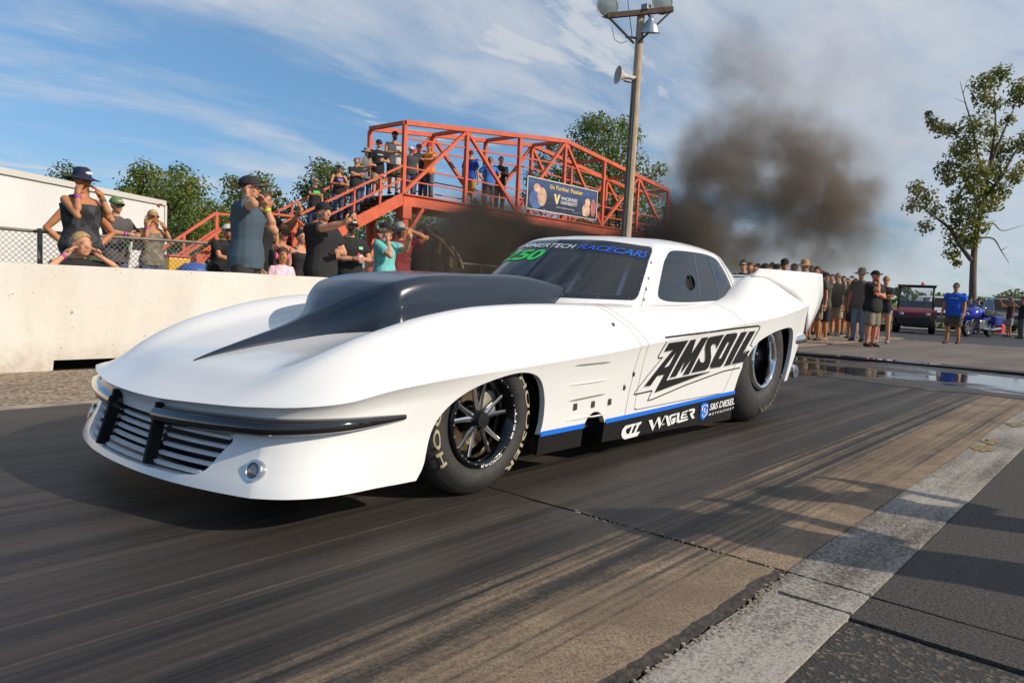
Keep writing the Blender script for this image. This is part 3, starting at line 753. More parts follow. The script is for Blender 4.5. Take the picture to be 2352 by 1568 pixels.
SK = [[(445, 665), (345, 690), (300, 750), (287, 830), (310, 890), (350, 915), (565, 862), (605, 785), (390, 830), (360, 790), (370, 740), (430, 715)],
      [(440, 665), (530, 645), (515, 685), (497, 690), (455, 825), (415, 835), (460, 700), (430, 705)], [(540, 643), (625, 620), (605, 665), (585, 670), (535, 805), (495, 815), (545, 680), (525, 685)],
      [(735, 602), (792, 588), (830, 700), (888, 552), (922, 548), (948, 655), (1003, 520), (1014, 522), (925, 744), (884, 600), (815, 778)],
      [(1012, 530), (1052, 520), (1112, 682), (1062, 696)], [(968, 668), (1008, 655), (1004, 670), (962, 684)],
      [(1072, 548), (1095, 515), (1200, 482), (1190, 512), (1115, 538), (1108, 575), (1130, 640), (1142, 605), (1128, 600), (1132, 570), (1188, 550), (1182, 636), (1160, 660), (1122, 672), (1104, 620)],
      [(1205, 482), (1246, 470), (1244, 590), (1256, 600), (1398, 570), (1385, 600), (1240, 646), (1205, 636)],
      [(1290, 470), (1385, 430), (1375, 458), (1310, 482), (1306, 505), (1368, 486), (1358, 512), (1302, 530), (1300, 552), (1385, 530), (1378, 556), (1275, 584), (1268, 560)],
      [(1398, 425), (1480, 402), (1498, 425), (1490, 480), (1462, 500), (1502, 565), (1458, 578), (1420, 505), (1425, 480), (1455, 470), (1462, 440), (1425, 450), (1392, 455)],
      ]
for pl in SK:
    V_, F_ = poly_fill([g2(p) for p in pl]); skirt_decal('lettering', V_, F_, white_v)
shield = [(1590, 345), (1625, 318), (1680, 312), (1712, 330), (1710, 500), (1640, 600), (1590, 560)]
V_, F_ = poly_fill([g2(p) for p in shield]); skirt_decal('shield_emblem', V_, F_, blue_m, .006)
for pts in ([(1692, 352), (1650, 350), (1615, 380), (1615, 450)], [(1692, 352), (1694, 385)], [(1616, 500), (1640, 555), (1690, 490), (1692, 420)], [(1662, 400), (1640, 420), (1660, 450), (1640, 478)]):
    V_, F_ = ribbon(pts, 14); skirt_decal('emblem_line', [g2(p) for p in V_], F_, white_v, .0075)
def word_quad(s, p00, p10, p01, bold=.0, spacing=1.0, shear=0.0):
    """a word stretched to a parallelogram given in crop pixels: lower left, lower right, upper left"""
    V, F = text_mesh(s, 1.0, shear, bold, spacing); a = np.array(V); mn, mx = a.min(0), a.max(0)
    a = (a-mn)/(mx-mn); p00, p10, p01 = map(np.array, (p00, p10, p01))
    return [tuple(p00+(p10-p00)*x+(p01-p00)*y) for x, y in a], F
V_, F_ = word_quad('S&S DIESEL', (1730, 440), (2120, 335), (1745, 330), .018, .92); skirt_decal('lettering', [g2(p) for p in V_], F_, white_v)
V_, F_ = word_quad('MOTORSPORT', (1725, 530), (2112, 415), (1732, 490), .01, 1.5); skirt_decal('lettering', [g2(p) for p in V_], F_, white_v)

# ---- cabin: a net of points swept from the base up to the roof spine
NET = np.array([
 [(1.14, 0, .832), (1.20, .37, .832), (1.515, .655, .838), (1.70, .705, .842), (2.3, .722, .855), (2.92, .70, .892), (3.38, .52, .99), (3.80, 0, 1.095)],
 [(1.34, 0, .985), (1.40, .352, .982), (1.650, .618, .972), (1.80, .665, .972), (2.32, .688, .985), (2.91, .662, 1.02), (3.30, .48, 1.07), (3.62, 0, 1.14)],
 [(1.54, 0, 1.135), (1.60, .330, 1.130), (1.795, .575, 1.108), (1.915, .612, 1.108), (2.34, .644, 1.118), (2.87, .612, 1.135), (3.19, .44, 1.16), (3.40, 0, 1.20)],
 [(1.72, 0, 1.258), (1.775, .30, 1.252), (1.925, .525, 1.226), (2.01, .567, 1.226), (2.36, .588, 1.236), (2.80, .555, 1.232), (3.06, .39, 1.242), (3.16, 0, 1.258)],
 [(1.95, 0, 1.293), (1.98, .21, 1.291), (2.05, .35, 1.284), (2.10, .38, 1.284), (2.37, .39, 1.295), (2.66, .36, 1.292), (2.80, .23, 1.290), (2.86, 0, 1.290)],
 [(2.15, 0, 1.305), (2.2, 0, 1.307), (2.25, 0, 1.309), (2.3, 0, 1.31), (2.38, 0, 1.312), (2.5, 0, 1.312), (2.56, 0, 1.31), (2.6, 0, 1.308)]])
pp = np.linspace(0, 7, 113); rr_ = np.concatenate([np.linspace(0, 3.3, 52)[:-1], np.linspace(3.3, 5, 12)])
rows = [cspline(range(8), NET[i], pp) for i in range(6)]
rows = np.array(rows)                                   # 6 x P x 3
cab = np.zeros((len(pp), len(rr_), 3))
for j in range(len(pp)): cab[j] = cspline(range(6), rows[:, j], rr_)
cabf = np.concatenate([cab[:0:-1]*np.array([1, -1, 1]), cab], 0); nP, nR = cabf.shape[:2]
CV = cabf.reshape(-1, 3); CP = np.repeat(np.concatenate([-pp[:0:-1], pp]), nR); CRr = np.tile(rr_, nP)
CF_ = [(i*nR+j, i*nR+j+1, (i+1)*nR+j+1, (i+1)*nR+j) for i in range(nP-1) for j in range(nR-1)]
def round_rect(x0, x1, y0, y1, r, sx=1.0, n=6):
    out = []
    for cx, cy, a0 in ((x1-r*sx, y1-r, 0), (x0+r*sx, y1-r, 90), (x0+r*sx, y0+r, 180), (x1-r*sx, y0+r, 270)):
        for k in range(n+1):
            a = radians(a0+90*k/n); out.append((cx+r*sx*cos(a), cy+r*sin(a)))
    return np.array(out)
PQ = np.stack([CP, CRr], -1)
ws_poly = round_rect(-2.28, 2.28, .22, 2.90, .38, .55)
sw_poly = smooth_poly([(3.15, .55), (3.18, 1.5), (3.26, 2.35), (3.42, 2.72), (4.0, 2.75), (4.55, 2.70), (4.86, 2.30), (4.93, 1.2), (4.93, .40), (4.78, .17), (4.2, .14), (3.6, .14), (3.28, .24)], 5)
f_ws = poly_sd(ws_poly, PQ); f_sw = np.minimum(poly_sd(sw_poly, PQ), poly_sd(sw_poly*np.array([-1, 1]), PQ))
# carry parameters through the cuts by stacking them as extra coordinates
C5 = np.concatenate([CV, PQ], 1)
cabV, cabF = clip(C5, CF_, np.minimum(f_ws, f_sw))
shell_c = link('cabin', mesh('cabin', cabV[:, :3], cabF, True), paint, car)
def add_thick(o, t):
    md = o.modifiers.new('thickness', 'SOLIDIFY'); md.thickness = t; md.offset = -1
add_thick(shell_c, .012)
ws5, wsF = clip(C5, CF_, -f_ws)
inner = round_rect(-2.13, 2.13, .42, 2.76, .30, .55)
fi = poly_sd(inner, ws5[:, 3:5])
ban = 2.22-.07*np.abs(ws5[:, 3])
fi2 = np.maximum(fi, ws5[:, 4]-ban)                     # clear area: inside the border and under the banner
V_, F_ = clip(ws5, wsF, -fi2); wind = link('windscreen', mesh('windscreen', V_[:, :3], F_, True), glass, car)
V_, F_ = clip(ws5, wsF, fi2); bord = link('windscreen_border', mesh('windscreen_border', V_[:, :3], F_, True), mat('black_glass_border', (.008, .010, .014), .08, coat=.6), car)
for sgn in (-1, 1):
    fw = poly_sd(sw_poly*np.array([sgn, 1]), PQ)
    V_, F_ = clip(C5, CF_, -fw)
    if sgn < 0:
        # round vent hole with a dark duct behind it
        c0 = np.array([-3.86, 1.12]); d = np.sqrt(((V_[:, 3]-c0[0])/.115)**2+((V_[:, 4]-c0[1])/.40)**2)-1
        H_, HF = clip(V_, F_, -d); V_, F_ = clip(V_, F_, d)
        hv = H_[:, :3]; vent = link('window_vent', mesh('window_vent', hv+np.array([0, .03, 0]), HF), dark_in, car)
    link('side_window', mesh('side_window', V_[:, :3], F_, True), glass_side, car)
CBV = BVHTree.FromPolygons([Vector(v) for v in CV], CF_)
def cab_point(p, r, off=.003):
    """point on the cabin surface at net parameters, lifted a little"""
    p = np.atleast_1d(p); s = np.sign(p); rows_ = np.array([cspline(range(8), NET[i], np.abs(p)) for i in range(6)])
    q = np.array([cspline(range(6), rows_[:, k], np.atleast_1d(r)[k:k+1])[0] for k in range(len(p))]); q[:, 1] *= np.where(s == 0, 1, s)
    out = []
    for w_ in q:
        h = CBV.find_nearest(Vector(w_)); nn = h[1]
        if nn.dot(Vector((w_[0]-2.3, w_[1], w_[2]-.7))) < 0: nn = -nn
        out.append(Vector(w_)+nn*off)
    return out
# banner words on the windscreen (letters read from the car's right to its left)
XS = [1184, 1186, 1190, 1194, 1200, 1208, 1219, 1232, 1246, 1262, 1277, 1297, 1318, 1338, 1380, 1437, 1484, 1500]; PS = [2.2, 1.9, 1.6, 1.4, 1.2, 1.0, .8, .6, .4, .2, 0, -.2, -.4, -.6, -1.0, -1.5, -2.0, -2.17]    # even letter spacing along the banner
def banner(s, x0, x1, r0, r1, m, bold, spacing, shear=.25, sag=0.0):
    V, F = text_mesh(s, 1.0, shear, bold, spacing); V, F = refine(V, F, .12)
    a = np.array(V); mn, mx = a.min(0), a.max(0); a = (a-mn)/(mx-mn)
    p = np.interp(x0+(x1-x0)*a[:, 0], XS, PS); r = np.interp(p, [-2.1, -.46, .6, 1.7], [2.37, 2.445, 2.535, 2.56])+np.interp(p, [-2.1, -.46, .6], [.35, .22, .23])*(a[:, 1]-.5)
    return link('windscreen_lettering', mesh('windscreen_lettering', cab_point(p, r, .004), F), m, car)
banner('HAMMERTECH', 1174, 1328, 2.47, 2.70, white_v, .012, 1.0)
banner('RACECARS', 1335, 1493, 2.44, 2.68, mat('blue_banner_vinyl', (.02, .12, .62), .4), .018, 1.0)
V_, F_ = text_mesh('250', 1, .15, .03, .95); V_, F_ = refine(V_, F_, .15); a = np.array(V_); a = (a-a.min(0))/(a.max(0)-a.min(0))
link('race_number', mesh('race_number', cab_point(np.interp(1164+(1247-1164)*a[:, 0], [1170, 1178, 1185, 1195, 1208, 1222, 1238, 1253], [1.6, 1.2, 1.0, .8, .6, .4, .2, 0]), 1.74+.55*a[:, 1], .004), F_), green_v, car)
# fasteners round the windscreen, side window and front-end seams
fas = MB()
for p in np.linspace(-2.0, 2.0, 9): q = cab_point([p], [.31], .004)[0]; fas.ball(q, .0034, 6, 4)
for r in np.linspace(.6, 2.4, 6):
    for s in (-1, 1): q = cab_point([s*2.20], [r], .004)[0]; fas.ball(q, .0034, 6, 4)
fas.build('window_fasteners', silver, car)['kind'] = 'stuff'
for (p, r) in ((-2.62, 2.0), (-2.70, 1.25), (-2.72, .75), (-2.74, .25)):
    q = cab_point([p], [r], .003)[0]; m_ = MB(); m_.box(q, (.012, .004, .020), bev=.001); m_.build('pillar_fastener', mat('fastener_tan', (.30, .26, .18), .5), car)
for (u, z) in ((.70, .335), (.86, .333), (1.02, .331), (1.155, .40), (1.10, .735), (1.235, .47)):
    q = side_hit(u, z, True, .003); m_ = MB()
    if z < .35:
        m_.box(q, (.028, .008, .034), bev=.003); m_.box(q+Vector((0, -.004, .008)), (.014, .004, .008)); m_.box(q+Vector((0, -.004, -.008)), (.014, .004, .008))
    else:
        m_.ball(q, (.009, .007, .018), 8, 6)
    m_.build('panel_fastener', mat('fastener_steel', (.16, .16, .15), .35, metal=.8), car, smooth=False)
# two thin lines of light on the side window, drawn as silver tubes
for p in (-4.05, -4.5):
    q = [cab_point([p+.10*(r-1.2)*-.12], [r], .003)[0] for r in np.linspace(.35, 2.55, 10)]
    m_ = MB(); m_.tube(q, .0013, 5); m_.build('window_line', silver, car)

# ---- hood scoop
SU = [-.80, -.66, -.50, -.34, -.22, -.13, -.05, .03, .20, .6, 1.0, 1.27]
SW = [.006, .028, .058, .100, .150, .225, .315, .358, .364, .364, .364, .364]
SH = [.004, .022, .042, .066, .100, .150, .195, .222, .236, .205, .168, .120]
us = np.concatenate([np.linspace(-.80, .10, 60)[:-1], np.linspace(.10, 1.27, 46)]); na = 61
sw = pchip(SU, SW, us); sh = pchip(SU, SH, us)
HZ = lambda u, y: float(across(np.stack([pchip(KU, KZ[:, j], np.array([u])) for j in range(6)], -1), np.array([abs(y)/float(pchip(KWU, KW, np.array([u]))[0])]))[0])
V = []
for k, u in enumerate(us):
    nside = 2.0+11.0*np.clip((u+.28)/.34, 0, 1)**1.5
    for j in range(na):
        a = pi*j/(na-1); c_, s_ = cos(a), sin(a)
        y = sw[k]*math.copysign(abs(c_)**(2/nside), c_); hgt = sh[k]*s_**(2/(1.6+4.6*np.clip((u+.3)/.42, 0, 1)))*(1-.05*(c_*c_))
        b0 = HZ(u, y)-.006 if u < 1.05 else HZ(1.05, y)-.006+(u-1.05)*.06
        zc = HZ(u, 0) if u < 1.05 else HZ(1.05, 0)+(u-1.05)*.06
        V.append((u, y, b0+hgt+(.006 if s_ > .3 else 0)))
F = [(i*na+j, i*na+j+1, (i+1)*na+j+1, (i+1)*na+j) for i in range(len(us)-1) for j in range(na-1)]
V.append((1.272, 0, .85)); F += [((len(us)-1)*na+j, (len(us)-1)*na+j+1, len(V)-1) for j in range(na-1)]
sc_o = link('hood_scoop', mesh('hood_scoop', V, F), scoop_m, car); shade(sc_o, 50)
sc_o['label'] = 'dark navy cowl scoop tapering to a point towards the nose'

# ---- front: bumper blades, grille, chin lamps
def loop_at(tq, up, off):
    """point on the fascia: tq = arc length from the nose centre (signed), up = height, off = distance out of the surface"""
    s = abs(tq); i = int(np.clip(np.searchsorted(arc, s)-1, 0, len(arc)-2)); k = (s-arc[i])/(arc[i+1]-arc[i]); k = min(max(k, 0), 1)
    p = loop[i]*(1-k)+loop[i+1]*k; n = nrm[i]*(1-k)+nrm[i+1]*k; n = n/np.linalg.norm(n)
    j = np.clip((p[2]-up)/(p[2]-(zb[i])), 0, 1)
    o = (1-k)*np.interp(j, vv, [0]*NV)
    L0 = LOV[i]*(1-k)+LOV[i+1]*k; zz_ = L0[::-1, 2]
    x = np.interp(up, zz_, L0[::-1, 0]); y = np.interp(up, zz_, L0[::-1, 1])
    sg = 1 if tq >= 0 else -1
    return Vector((x+n[0]*off, (y+n[1]*off)*sg, up)), Vector((n[0], n[1]*sg, 0))
tip_arc = float(np.interp(-.40, loop[NT:, 0], arc[NT:]))
for sg in (-1, 1):
    ss = np.linspace(.20, tip_arc, 46); V = []; nb = 12
    for s in ss:
        k = (s-.20)/(tip_arc-.20); zc = .366+.028*k; hh = .027*(1-k**3.2)+.010; pr = .048*(1-k**3)+.008
        c, n = loop_at(sg*s, zc, 0)
        for j in range(nb):
            a = 2*pi*j/nb; x = cos(a); z = sin(a)
            V.append(c+n*(pr*max(x, -.4)+.004)+Vector((0, 0, hh*abs(z)**.8*math.copysign(1, z))))
    F = [(i*nb+j, i*nb+(j+1) % nb, (i+1)*nb+(j+1) % nb, (i+1)*nb+j) for i in range(len(ss)-1) for j in range(nb)] + [tuple(range(nb)), tuple((len(ss)-1)*nb+j for j in range(nb))]
    b_ = link('bumper', mesh('bumper', V, F), gloss_black, car); shade(b_, 50)
    # the blade's inner end turns down as a guard
    c, n = loop_at(sg*.205, .38, .012); d, _ = loop_at(sg*.225, .185, .000)
    m_ = MB(); m_.bar(c+Vector((0, 0, .03)), d, .018, .045, (1, 0, 0)); m_.build('bumper_guard', mat('matt_black', (.010, .010, .010), .7, spec=.2), car)
bk = MB(); bk.box((-.86, 0, .27), (.01, 1.34, .30)); bk.box((-.88, 0, .395), (.10, 1.0, .01)); bk.box((-.90, 0, .168), (.12, 1.0, .01)); bk.build('grille_backing', mat('grille_navy_black', (.006, .009, .016), .6), car)
slat_m = mat('grille_slat', (.74, .75, .78), .35, var=.05, scale=9)
for (a, b, z0, dz, n_) in ((-.572, -.235, .200, .032, 5), (-.200, .200, .192, .0265, 6), (.235, .572, .200, .032, 5)):
    for i in range(n_):
        z = z0+dz*i; w0 = .075*max(0, (.285-z)/.10)**1.3; V = []
        aa, bb = (a+w0 if a < -.5 else a), (b-w0 if b > .5 else b)
        for y in np.linspace(aa, bb, 9):
            c, n = loop_at(abs(y)*1.003, z, -.004); x = c.x
            V += [(x+.003, y, z-.011), (x, y, z+.002), (x+.016, y, z+.003), (x+.016, y, z-.007)]
        F = [(4*k+j, 4*k+(j+1) % 4, 4*k+4+(j+1) % 4, 4*k+4+j) for k in range(8) for j in range(4)] + [(3, 2, 1, 0), (32, 33, 34, 35)]
        link('grille_slat', mesh('grille_slat', V, F), slat_m, car)
for sg in (-1, 1):
    # lamp set in the chin
    h = BVH.ray_cast(Vector((-2.0, sg*.735, .235)), Vector((1, 0, 0))); nn_ = h[1]
    if nn_.x > 0: nn_ = -nn_
    nn_ = (nn_+Vector((-.35, 0, 0))).normalized()
    m_ = MB(); m_.lathe([(.026, .002), (.029, .010), (.037, .010), (.040, .002), (.040, -.02)], 28); la = m_.build('fog_lamp', silver, car, deg=40, loc=h[0], rot=nn_.to_track_quat('Z', 'Y').to_euler())
    m_ = MB(); m_.lathe([(.029, .003), (.020, .008), (.0, .010)], 24); m_.build('lens', mat('lamp_glass', (.22, .23, .23), .2, coat=1, metal=.3), la, smooth=True)

# ---- rear: spill plates, deck lip, bumperettes, wheelie bar
for sg in (-1, 1):
    nd = 14; inn = []; ks = np.linspace(0, 1, nd)
    for k in ks:
        U_ = 3.04+(3.785-3.04)*k; t_ = .800+.200*k**.8
        inn.append((U_, t_*float(pchip(KWU, KW, np.array([U_]))[0])-.006, float(across(np.stack([pchip(KU, KZ[:, j_], np.array([U_])) for j_ in range(6)], -1), np.array([t_]))[0])+.002))
    ou = cspline([0, .55, .70, .74, 1.0], [(3.10, .79, 1.140), (4.055, .915, 1.146), (4.085, .92, 1.12), (4.11, .925, .93), (3.80, .925, .660)], ks)
    ou = np.array([np.array(o__) for o__ in [[np.interp(k, [0, .60, .63, .80, 1], [c_[0], c_[1], c_[2], c_[3], c_[4]]) for c_ in zip((3.10, .79, 1.138), (4.06, .915, 1.146), (4.085, .92, 1.135), (4.11, .925, .93), (3.80, .925, .660))] for k in ks]])
    V = []; nk = 6
    for a_, b_ in zip(inn, ou):
        for q in range(nk): V.append(tuple(np.array(a_)*(1-q/(nk-1))+np.array(b_)*(q/(nk-1))))
    V = [(x, sg*y, z) for x, y, z in V]
    F = [(i_*nk+j_, i_*nk+j_+1, (i_+1)*nk+j_+1, (i_+1)*nk+j_) for i_ in range(nd-1) for j_ in range(nk-1)]
    sp_ = link('spill_plate', mesh('spill_plate', V, F, True), paint, car); md = sp_.modifiers.new('thickness', 'SOLIDIFY'); md.thickness = .012; md.offset = 0
    for (a, b) in ((3.99, 1.105), (4.04, 1.108)):
        m_ = MB(); m_.ball((a, sg*.912, b), (.009, .005, .011), 8, 6); m_.build('plate_bolt', black_m, car)
    m_ = MB(); pts = [(3.60, sg*.90, .600), (3.72, sg*.925, .612), (3.80, sg*.90, .625), (3.84, sg*.78, .628)]
    m_.tube(pts, [(.020, .030), (.024, .036), (.022, .032), (.014, .022)], 10); m_.build('rear_bumperette', chrome, car, deg=50)
m_ = MB(); m_.box((3.82, 0, 1.098), (.5, 1.56, .014)); m_.build('rear_deck', paint, car)
m_ = MB(); m_.box((3.82, 0, .74), (.02, 1.62, .62)); m_.build('tail_panel', black_m, car)
m_ = MB()
WB = 5.1
for y in (-.36, .36):
    m_.tube([(3.35, y, .34), (WB, y, .27)], .018, 8); m_.tube([(3.35, y, .22), (WB, y, .22)], .016, 8)
m_.tube([(WB, -.37, .245), (WB, .37, .245)], .014, 8); wb = m_.build('wheelie_bar', chrome, car, smooth=True)
for y in (-.36, .36):
    m_ = MB(); m_.lathe([(.02, -.022), (.062, -.022), (.066, -.014), (.066, .014), (.062, .022), (.02, .022)], 20, 'Y', (WB+.03, y, .21), True); m_.build('wheelie_wheel', silver, car, deg=40)

# ---- floor, wells and cage
m_ = MB(); m_.box((1.5, 0, .20), (4.3, 1.50, .05)); m_.box((1.45, 0, .45), (.03, 1.5, .55)); m_.box((.45, 0, .40), (.02, 1.0, .4))
for sg in (-1, 1): m_.box((1.5, sg*.80, .42), (2.0, .02, .46)); m_.box((1.55, sg*.42, .40), (3.2, .01, .34))
m_.build('chassis', dark_in, car)
for sg in (-1, 1):
    for (uc, zc, r) in ((.06, .28, .43), (3.03, .38, .52)):
        n = 28; V = []; F = []
        for k in range(n+1):
            a = pi*1.15*k/n-.075*pi
            for yy in (.45, .865): V.append((uc+r*cos(a)*1.02, sg*yy, zc+r*sin(a)*(.70 if uc > 1 else .66)))
        F = [(2*k, 2*k+1, 2*k+3, 2*k+2) for k in range(n)]
        V.append((uc, sg*.45, zc)); F += [(2*k, 2*k+2, len(V)-1) for k in range(n)]
        link('wheel_well', mesh('wheel_well', V, F), dark_in, car)
cage_m = mat('grey_cage_tube', (.80, .80, .80), .35)
for pts in ([(1.66, -.48, .85), (1.90, -.42, 1.12), (2.05, -.40, 1.185), (2.6, -.42, 1.20), (2.7, -.5, .85)], [(1.66, .48, .85), (1.90, .42, 1.12), (2.05, .40, 1.185), (2.6, .42, 1.20), (2.7, .5, .85)],
            [(2.05, -.40, 1.185), (2.05, .40, 1.185)], [(2.6, -.42, 1.2), (2.6, .42, 1.2)], [(1.52, -.18, .86), (1.95, -.08, 1.18)], [(1.60, .18, .86), (1.88, .12, 1.05), (1.95, .05, 1.17)], [(1.72, -.16, 1.0), (1.75, .02, .92)], [(1.66, -.48, .88), (1.66, .48, .88)]):
    m_ = MB(); m_.tube(pts, .016, 8); m_.build('roll_cage_tube', cage_m, car, smooth=True)
m_ = MB(); m_.box((2.35, -.25, .80), (.12, .46, .62), bev=.04); m_.box((2.15, -.25, .56), (.46, .46, .12), bev=.04); m_.build('seat', black_m, car, smooth=False)
m_ = MB(); m_.tube([(1.78+.03*cos(a), -.25+.15*cos(a), .86+.15*sin(a)) for a in np.linspace(0, 2*pi, 25)], .012, 6); m_.build('steering_wheel', black_m, car, smooth=True)
m_ = MB(); m_.box((1.52, 0, .80), (.22, 1.15, .10), bev=.03); m_.build('dashboard', black_m, car)

# fender side louvres: ridges in body paint, the others grey for groove shade
for (z0, z1, lite) in ((.545, .548, 0), (.448, .454, 1), (.366, .382, 0), (.268, .274, 1)):
    q = [side_hit(u, z0+(z1-z0)*(u-.62)/.50, True, .0) for u in np.linspace(.64, .97, 12)]
    V = []
    for k, p in enumerate(q):
        w = .0045*min(1, min(k, 11-k)/2+.15)
        V += [p+Vector((0, -.0015, w)), p+Vector((0, -.0015-(.004 if lite else .001), w*.1)), p+Vector((0, -.0015, -w))]
    F = [(3*i+j, 3*i+j+1, 3*i+4+j, 3*i+3+j) for i in range(11) for j in range(2)]
    link('fender_louvre', mesh('fender_louvre', V, F), paint if lite else mat('shut_line_and_shade_grey', (.22, .21, .20), .6), car)
# seams on the cabin (door frame behind the window)
q = cab_point(np.full(12, -5.03), np.linspace(.0, 2.9, 12), .0015)
m_ = MB(); m_.tube(q, .0022, 5); m_.build('door_seam', mat('shut_line_and_shade_grey'), car)
q = cab_point(np.full(8, -2.66), np.linspace(.0, .9, 8), .0015)
m_ = MB(); m_.tube(q, .0018, 5); m_.build('pillar_seam', mat('shut_line_and_shade_grey'), car)

# ---- wheels
def arc_text(parent, word, r0, r1, a0, a1, y, m, bold=.03, name='tyre_lettering', flip=1, spacing=1.1):
    V, F = text_mesh(word, 1, 0, bold, spacing); V, F = refine(V, F, .25); a = np.array(V); a = (a-a.min(0))/(a.max(0)-a.min(0))
    pts = []
    for x, t in a:
        an = a0+(a1-a0)*x; r = r0+(r1-r0)*t; pts.append((r*cos(an), y(r) if callable(y) else y, r*sin(an)))
    return link(name, mesh(name, pts, F), m, parent)
def wheel(uc, zc, R, wd, rim_r, sg, rear=False):
    w = empty('wheel', (uc, sg*(.905-wd/2), zc), 0, car)
    e = wd/2
    s1 = rim_r+.006
    if rear: prof = [(s1, -e+.05), (s1+.02, -e+.015), (s1+.07, -e+.002), (s1+.12, -e), (R-.10, -e+.008), (R-.055, -e+.030), (R-.020, -e+.070), (R, -e+.115)]
    else: prof = [(s1, -e+.040), (s1+.012, -e+.012), (s1+.040, -e+.002), (s1+.075, -e), (R-.040, -e+.012), (R-.018, -e+.028), (R-.004, -e+.05), (R, -e+.075)]
    pr = prof + [(r, -h) for r, h in prof[::-1]]
    m_ = MB(); m_.lathe(pr, 72, 'Y'); m_.build('tyre', rubber, w, smooth=True)
    sgn = 1 if sg < 0 else -1
    # everything below is on the outer face (local -y for the near side)
    o = -1 if sg < 0 else 1
    def Y(d): return o*(e-d)
    if rear:
        m_ = MB(); m_.lathe([(rim_r-.004, Y(.06)), (rim_r+.004, Y(.008)), (rim_r-.004, Y(-.004)), (rim_r-.022, Y(-.002)), (rim_r-.030, Y(.012)), (rim_r-.034, Y(.05))], 56, 'Y'); m_.build('rim', chrome, w, smooth=True)
        m_ = MB(); m_.lathe([(rim_r-.034, Y(.05)), (rim_r-.045, Y(.20)), (.12, Y(.22)), (.0, Y(.22))], 48, 'Y'); m_.build('rim_barrel', black_alu, w, smooth=True)
        for k in range(10):
            a = 2*pi*k/10; m_ = MB(); m_.bar((.05*cos(a), Y(.20), .05*sin(a)), (.17*cos(a), Y(.18), .17*sin(a)), .030, .016, (0, 1, 0)); m_.build('spoke', black_alu, w)
        m_ = MB(); m_.lathe([(.055, Y(.22)), (.055, Y(.13)), (.045, Y(.12)), (0, Y(.12))], 20, 'Y'); m_.build('hub', black_m, w, deg=40)
        for k in range(16):
            a = 2*pi*k/16; m_ = MB(); m_.ball(((rim_r-.028)*cos(a), Y(.008), (rim_r-.028)*sin(a)), .006, 6, 4); m_.build('rim_bolt', silver, w)
    else:
        m_ = MB(); m_.lathe([(rim_r+.006, Y(.045)), (rim_r+.010, Y(.010)), (rim_r+.002, Y(.000)), (rim_r-.010, Y(.004)), (rim_r-.016, Y(.018)), (rim_r-.030, Y(.035)), (rim_r-.034, Y(.075)), (rim_r-.022, Y(.15))], 56, 'Y'); m_.build('rim', black_alu, w, smooth=True)
        m_ = MB(); m_.lathe([(rim_r-.022, Y(.15)), (.10, Y(.16)), (.0, Y(.16))], 40, 'Y'); m_.build('rim_barrel', dark_in, w, smooth=True)
        for k in range(5):
            for dk in (-.17, .17):
                a = 2*pi*k/5+.35; b = a+dk*1.35; a1 = a+dk*.55
                p0 = Vector((.035*cos(a1), Y(.045), .035*sin(a1))); p1 = Vector(((rim_r-.030)*cos(b), Y(.038), (rim_r-.030)*sin(b)))
                pm = (p0+p1)/2+Vector((0, o*-.004, 0))
                m_ = MB(); m_.tube([p0, pm, p1], [(.013, .016), (.009, .012), (.008, .010)], 6); m_.build('spoke', chrome if dk > 0 else mat('dark_chrome', (.30, .30, .31), .12, metal=1.0), w, deg=50)
        m_ = MB(); m_.lathe([(.055, Y(.12)), (.052, Y(.045)), (.040, Y(.030)), (.034, Y(.010)), (.0, Y(.008))], 28, 'Y'); m_.build('hub', black_m, w, deg=40)
        m_ = MB(); m_.lathe([(.075, Y(.11)), (.148, Y(.11)), (.148, Y(.118)), (.075, Y(.118))], 40, 'Y', close=True); m_.build('brake_disc', brass_m, w, deg=40)
        m_ = MB(); m_.box((.10, Y(.10), .055), (.10, .05, .12), bev=.012); m_.build('brake_caliper', mat('pale_caliper', (.50, .47, .38), .35, metal=.5), w)
        for k in range(24):
            a = 2*pi*k/24; m_ = MB(); m_.ball(((rim_r-.006)*cos(a), Y(.001), (rim_r-.006)*sin(a)), .0042, 6, 4); m_.build('rim_bolt', silver, w)
    return w, Y
for sg in (-1, 1):
    w, Y = wheel(.05, .333, .333, .20, .197, sg)
    if sg < 0:
        for (a0, a1) in ((radians(40), radians(-60)), (radians(215), radians(115))):
            arc_text(w, 'HOOSIER', .270, .303, a0, a1, lambda r: -.1-.0025+max(0, (r-.292)*.75), cream_v, .02)
        arc_text(w, 'RACING', .192, .203, radians(-95), radians(-55), -.1-.002, white_v, .02, 'rim_lettering')
        arc_text(w, 'BELL', .192, .203, radians(-30), radians(10), -.1-.002, white_v, .02, 'rim_lettering')
    w, Y = wheel(3.035, .466, .466, .42, .214, sg, True)
    if sg < 0:
        for (a0, a1) in ((radians(-20), radians(-95)), (radians(170), radians(95))):
            arc_text(w, 'HOOSIER', .350, .380, a0, a1, -.21-.003, mat('faded_tyre_lettering', (.13, .115, .08), .7, var=.3, scale=25), .01)
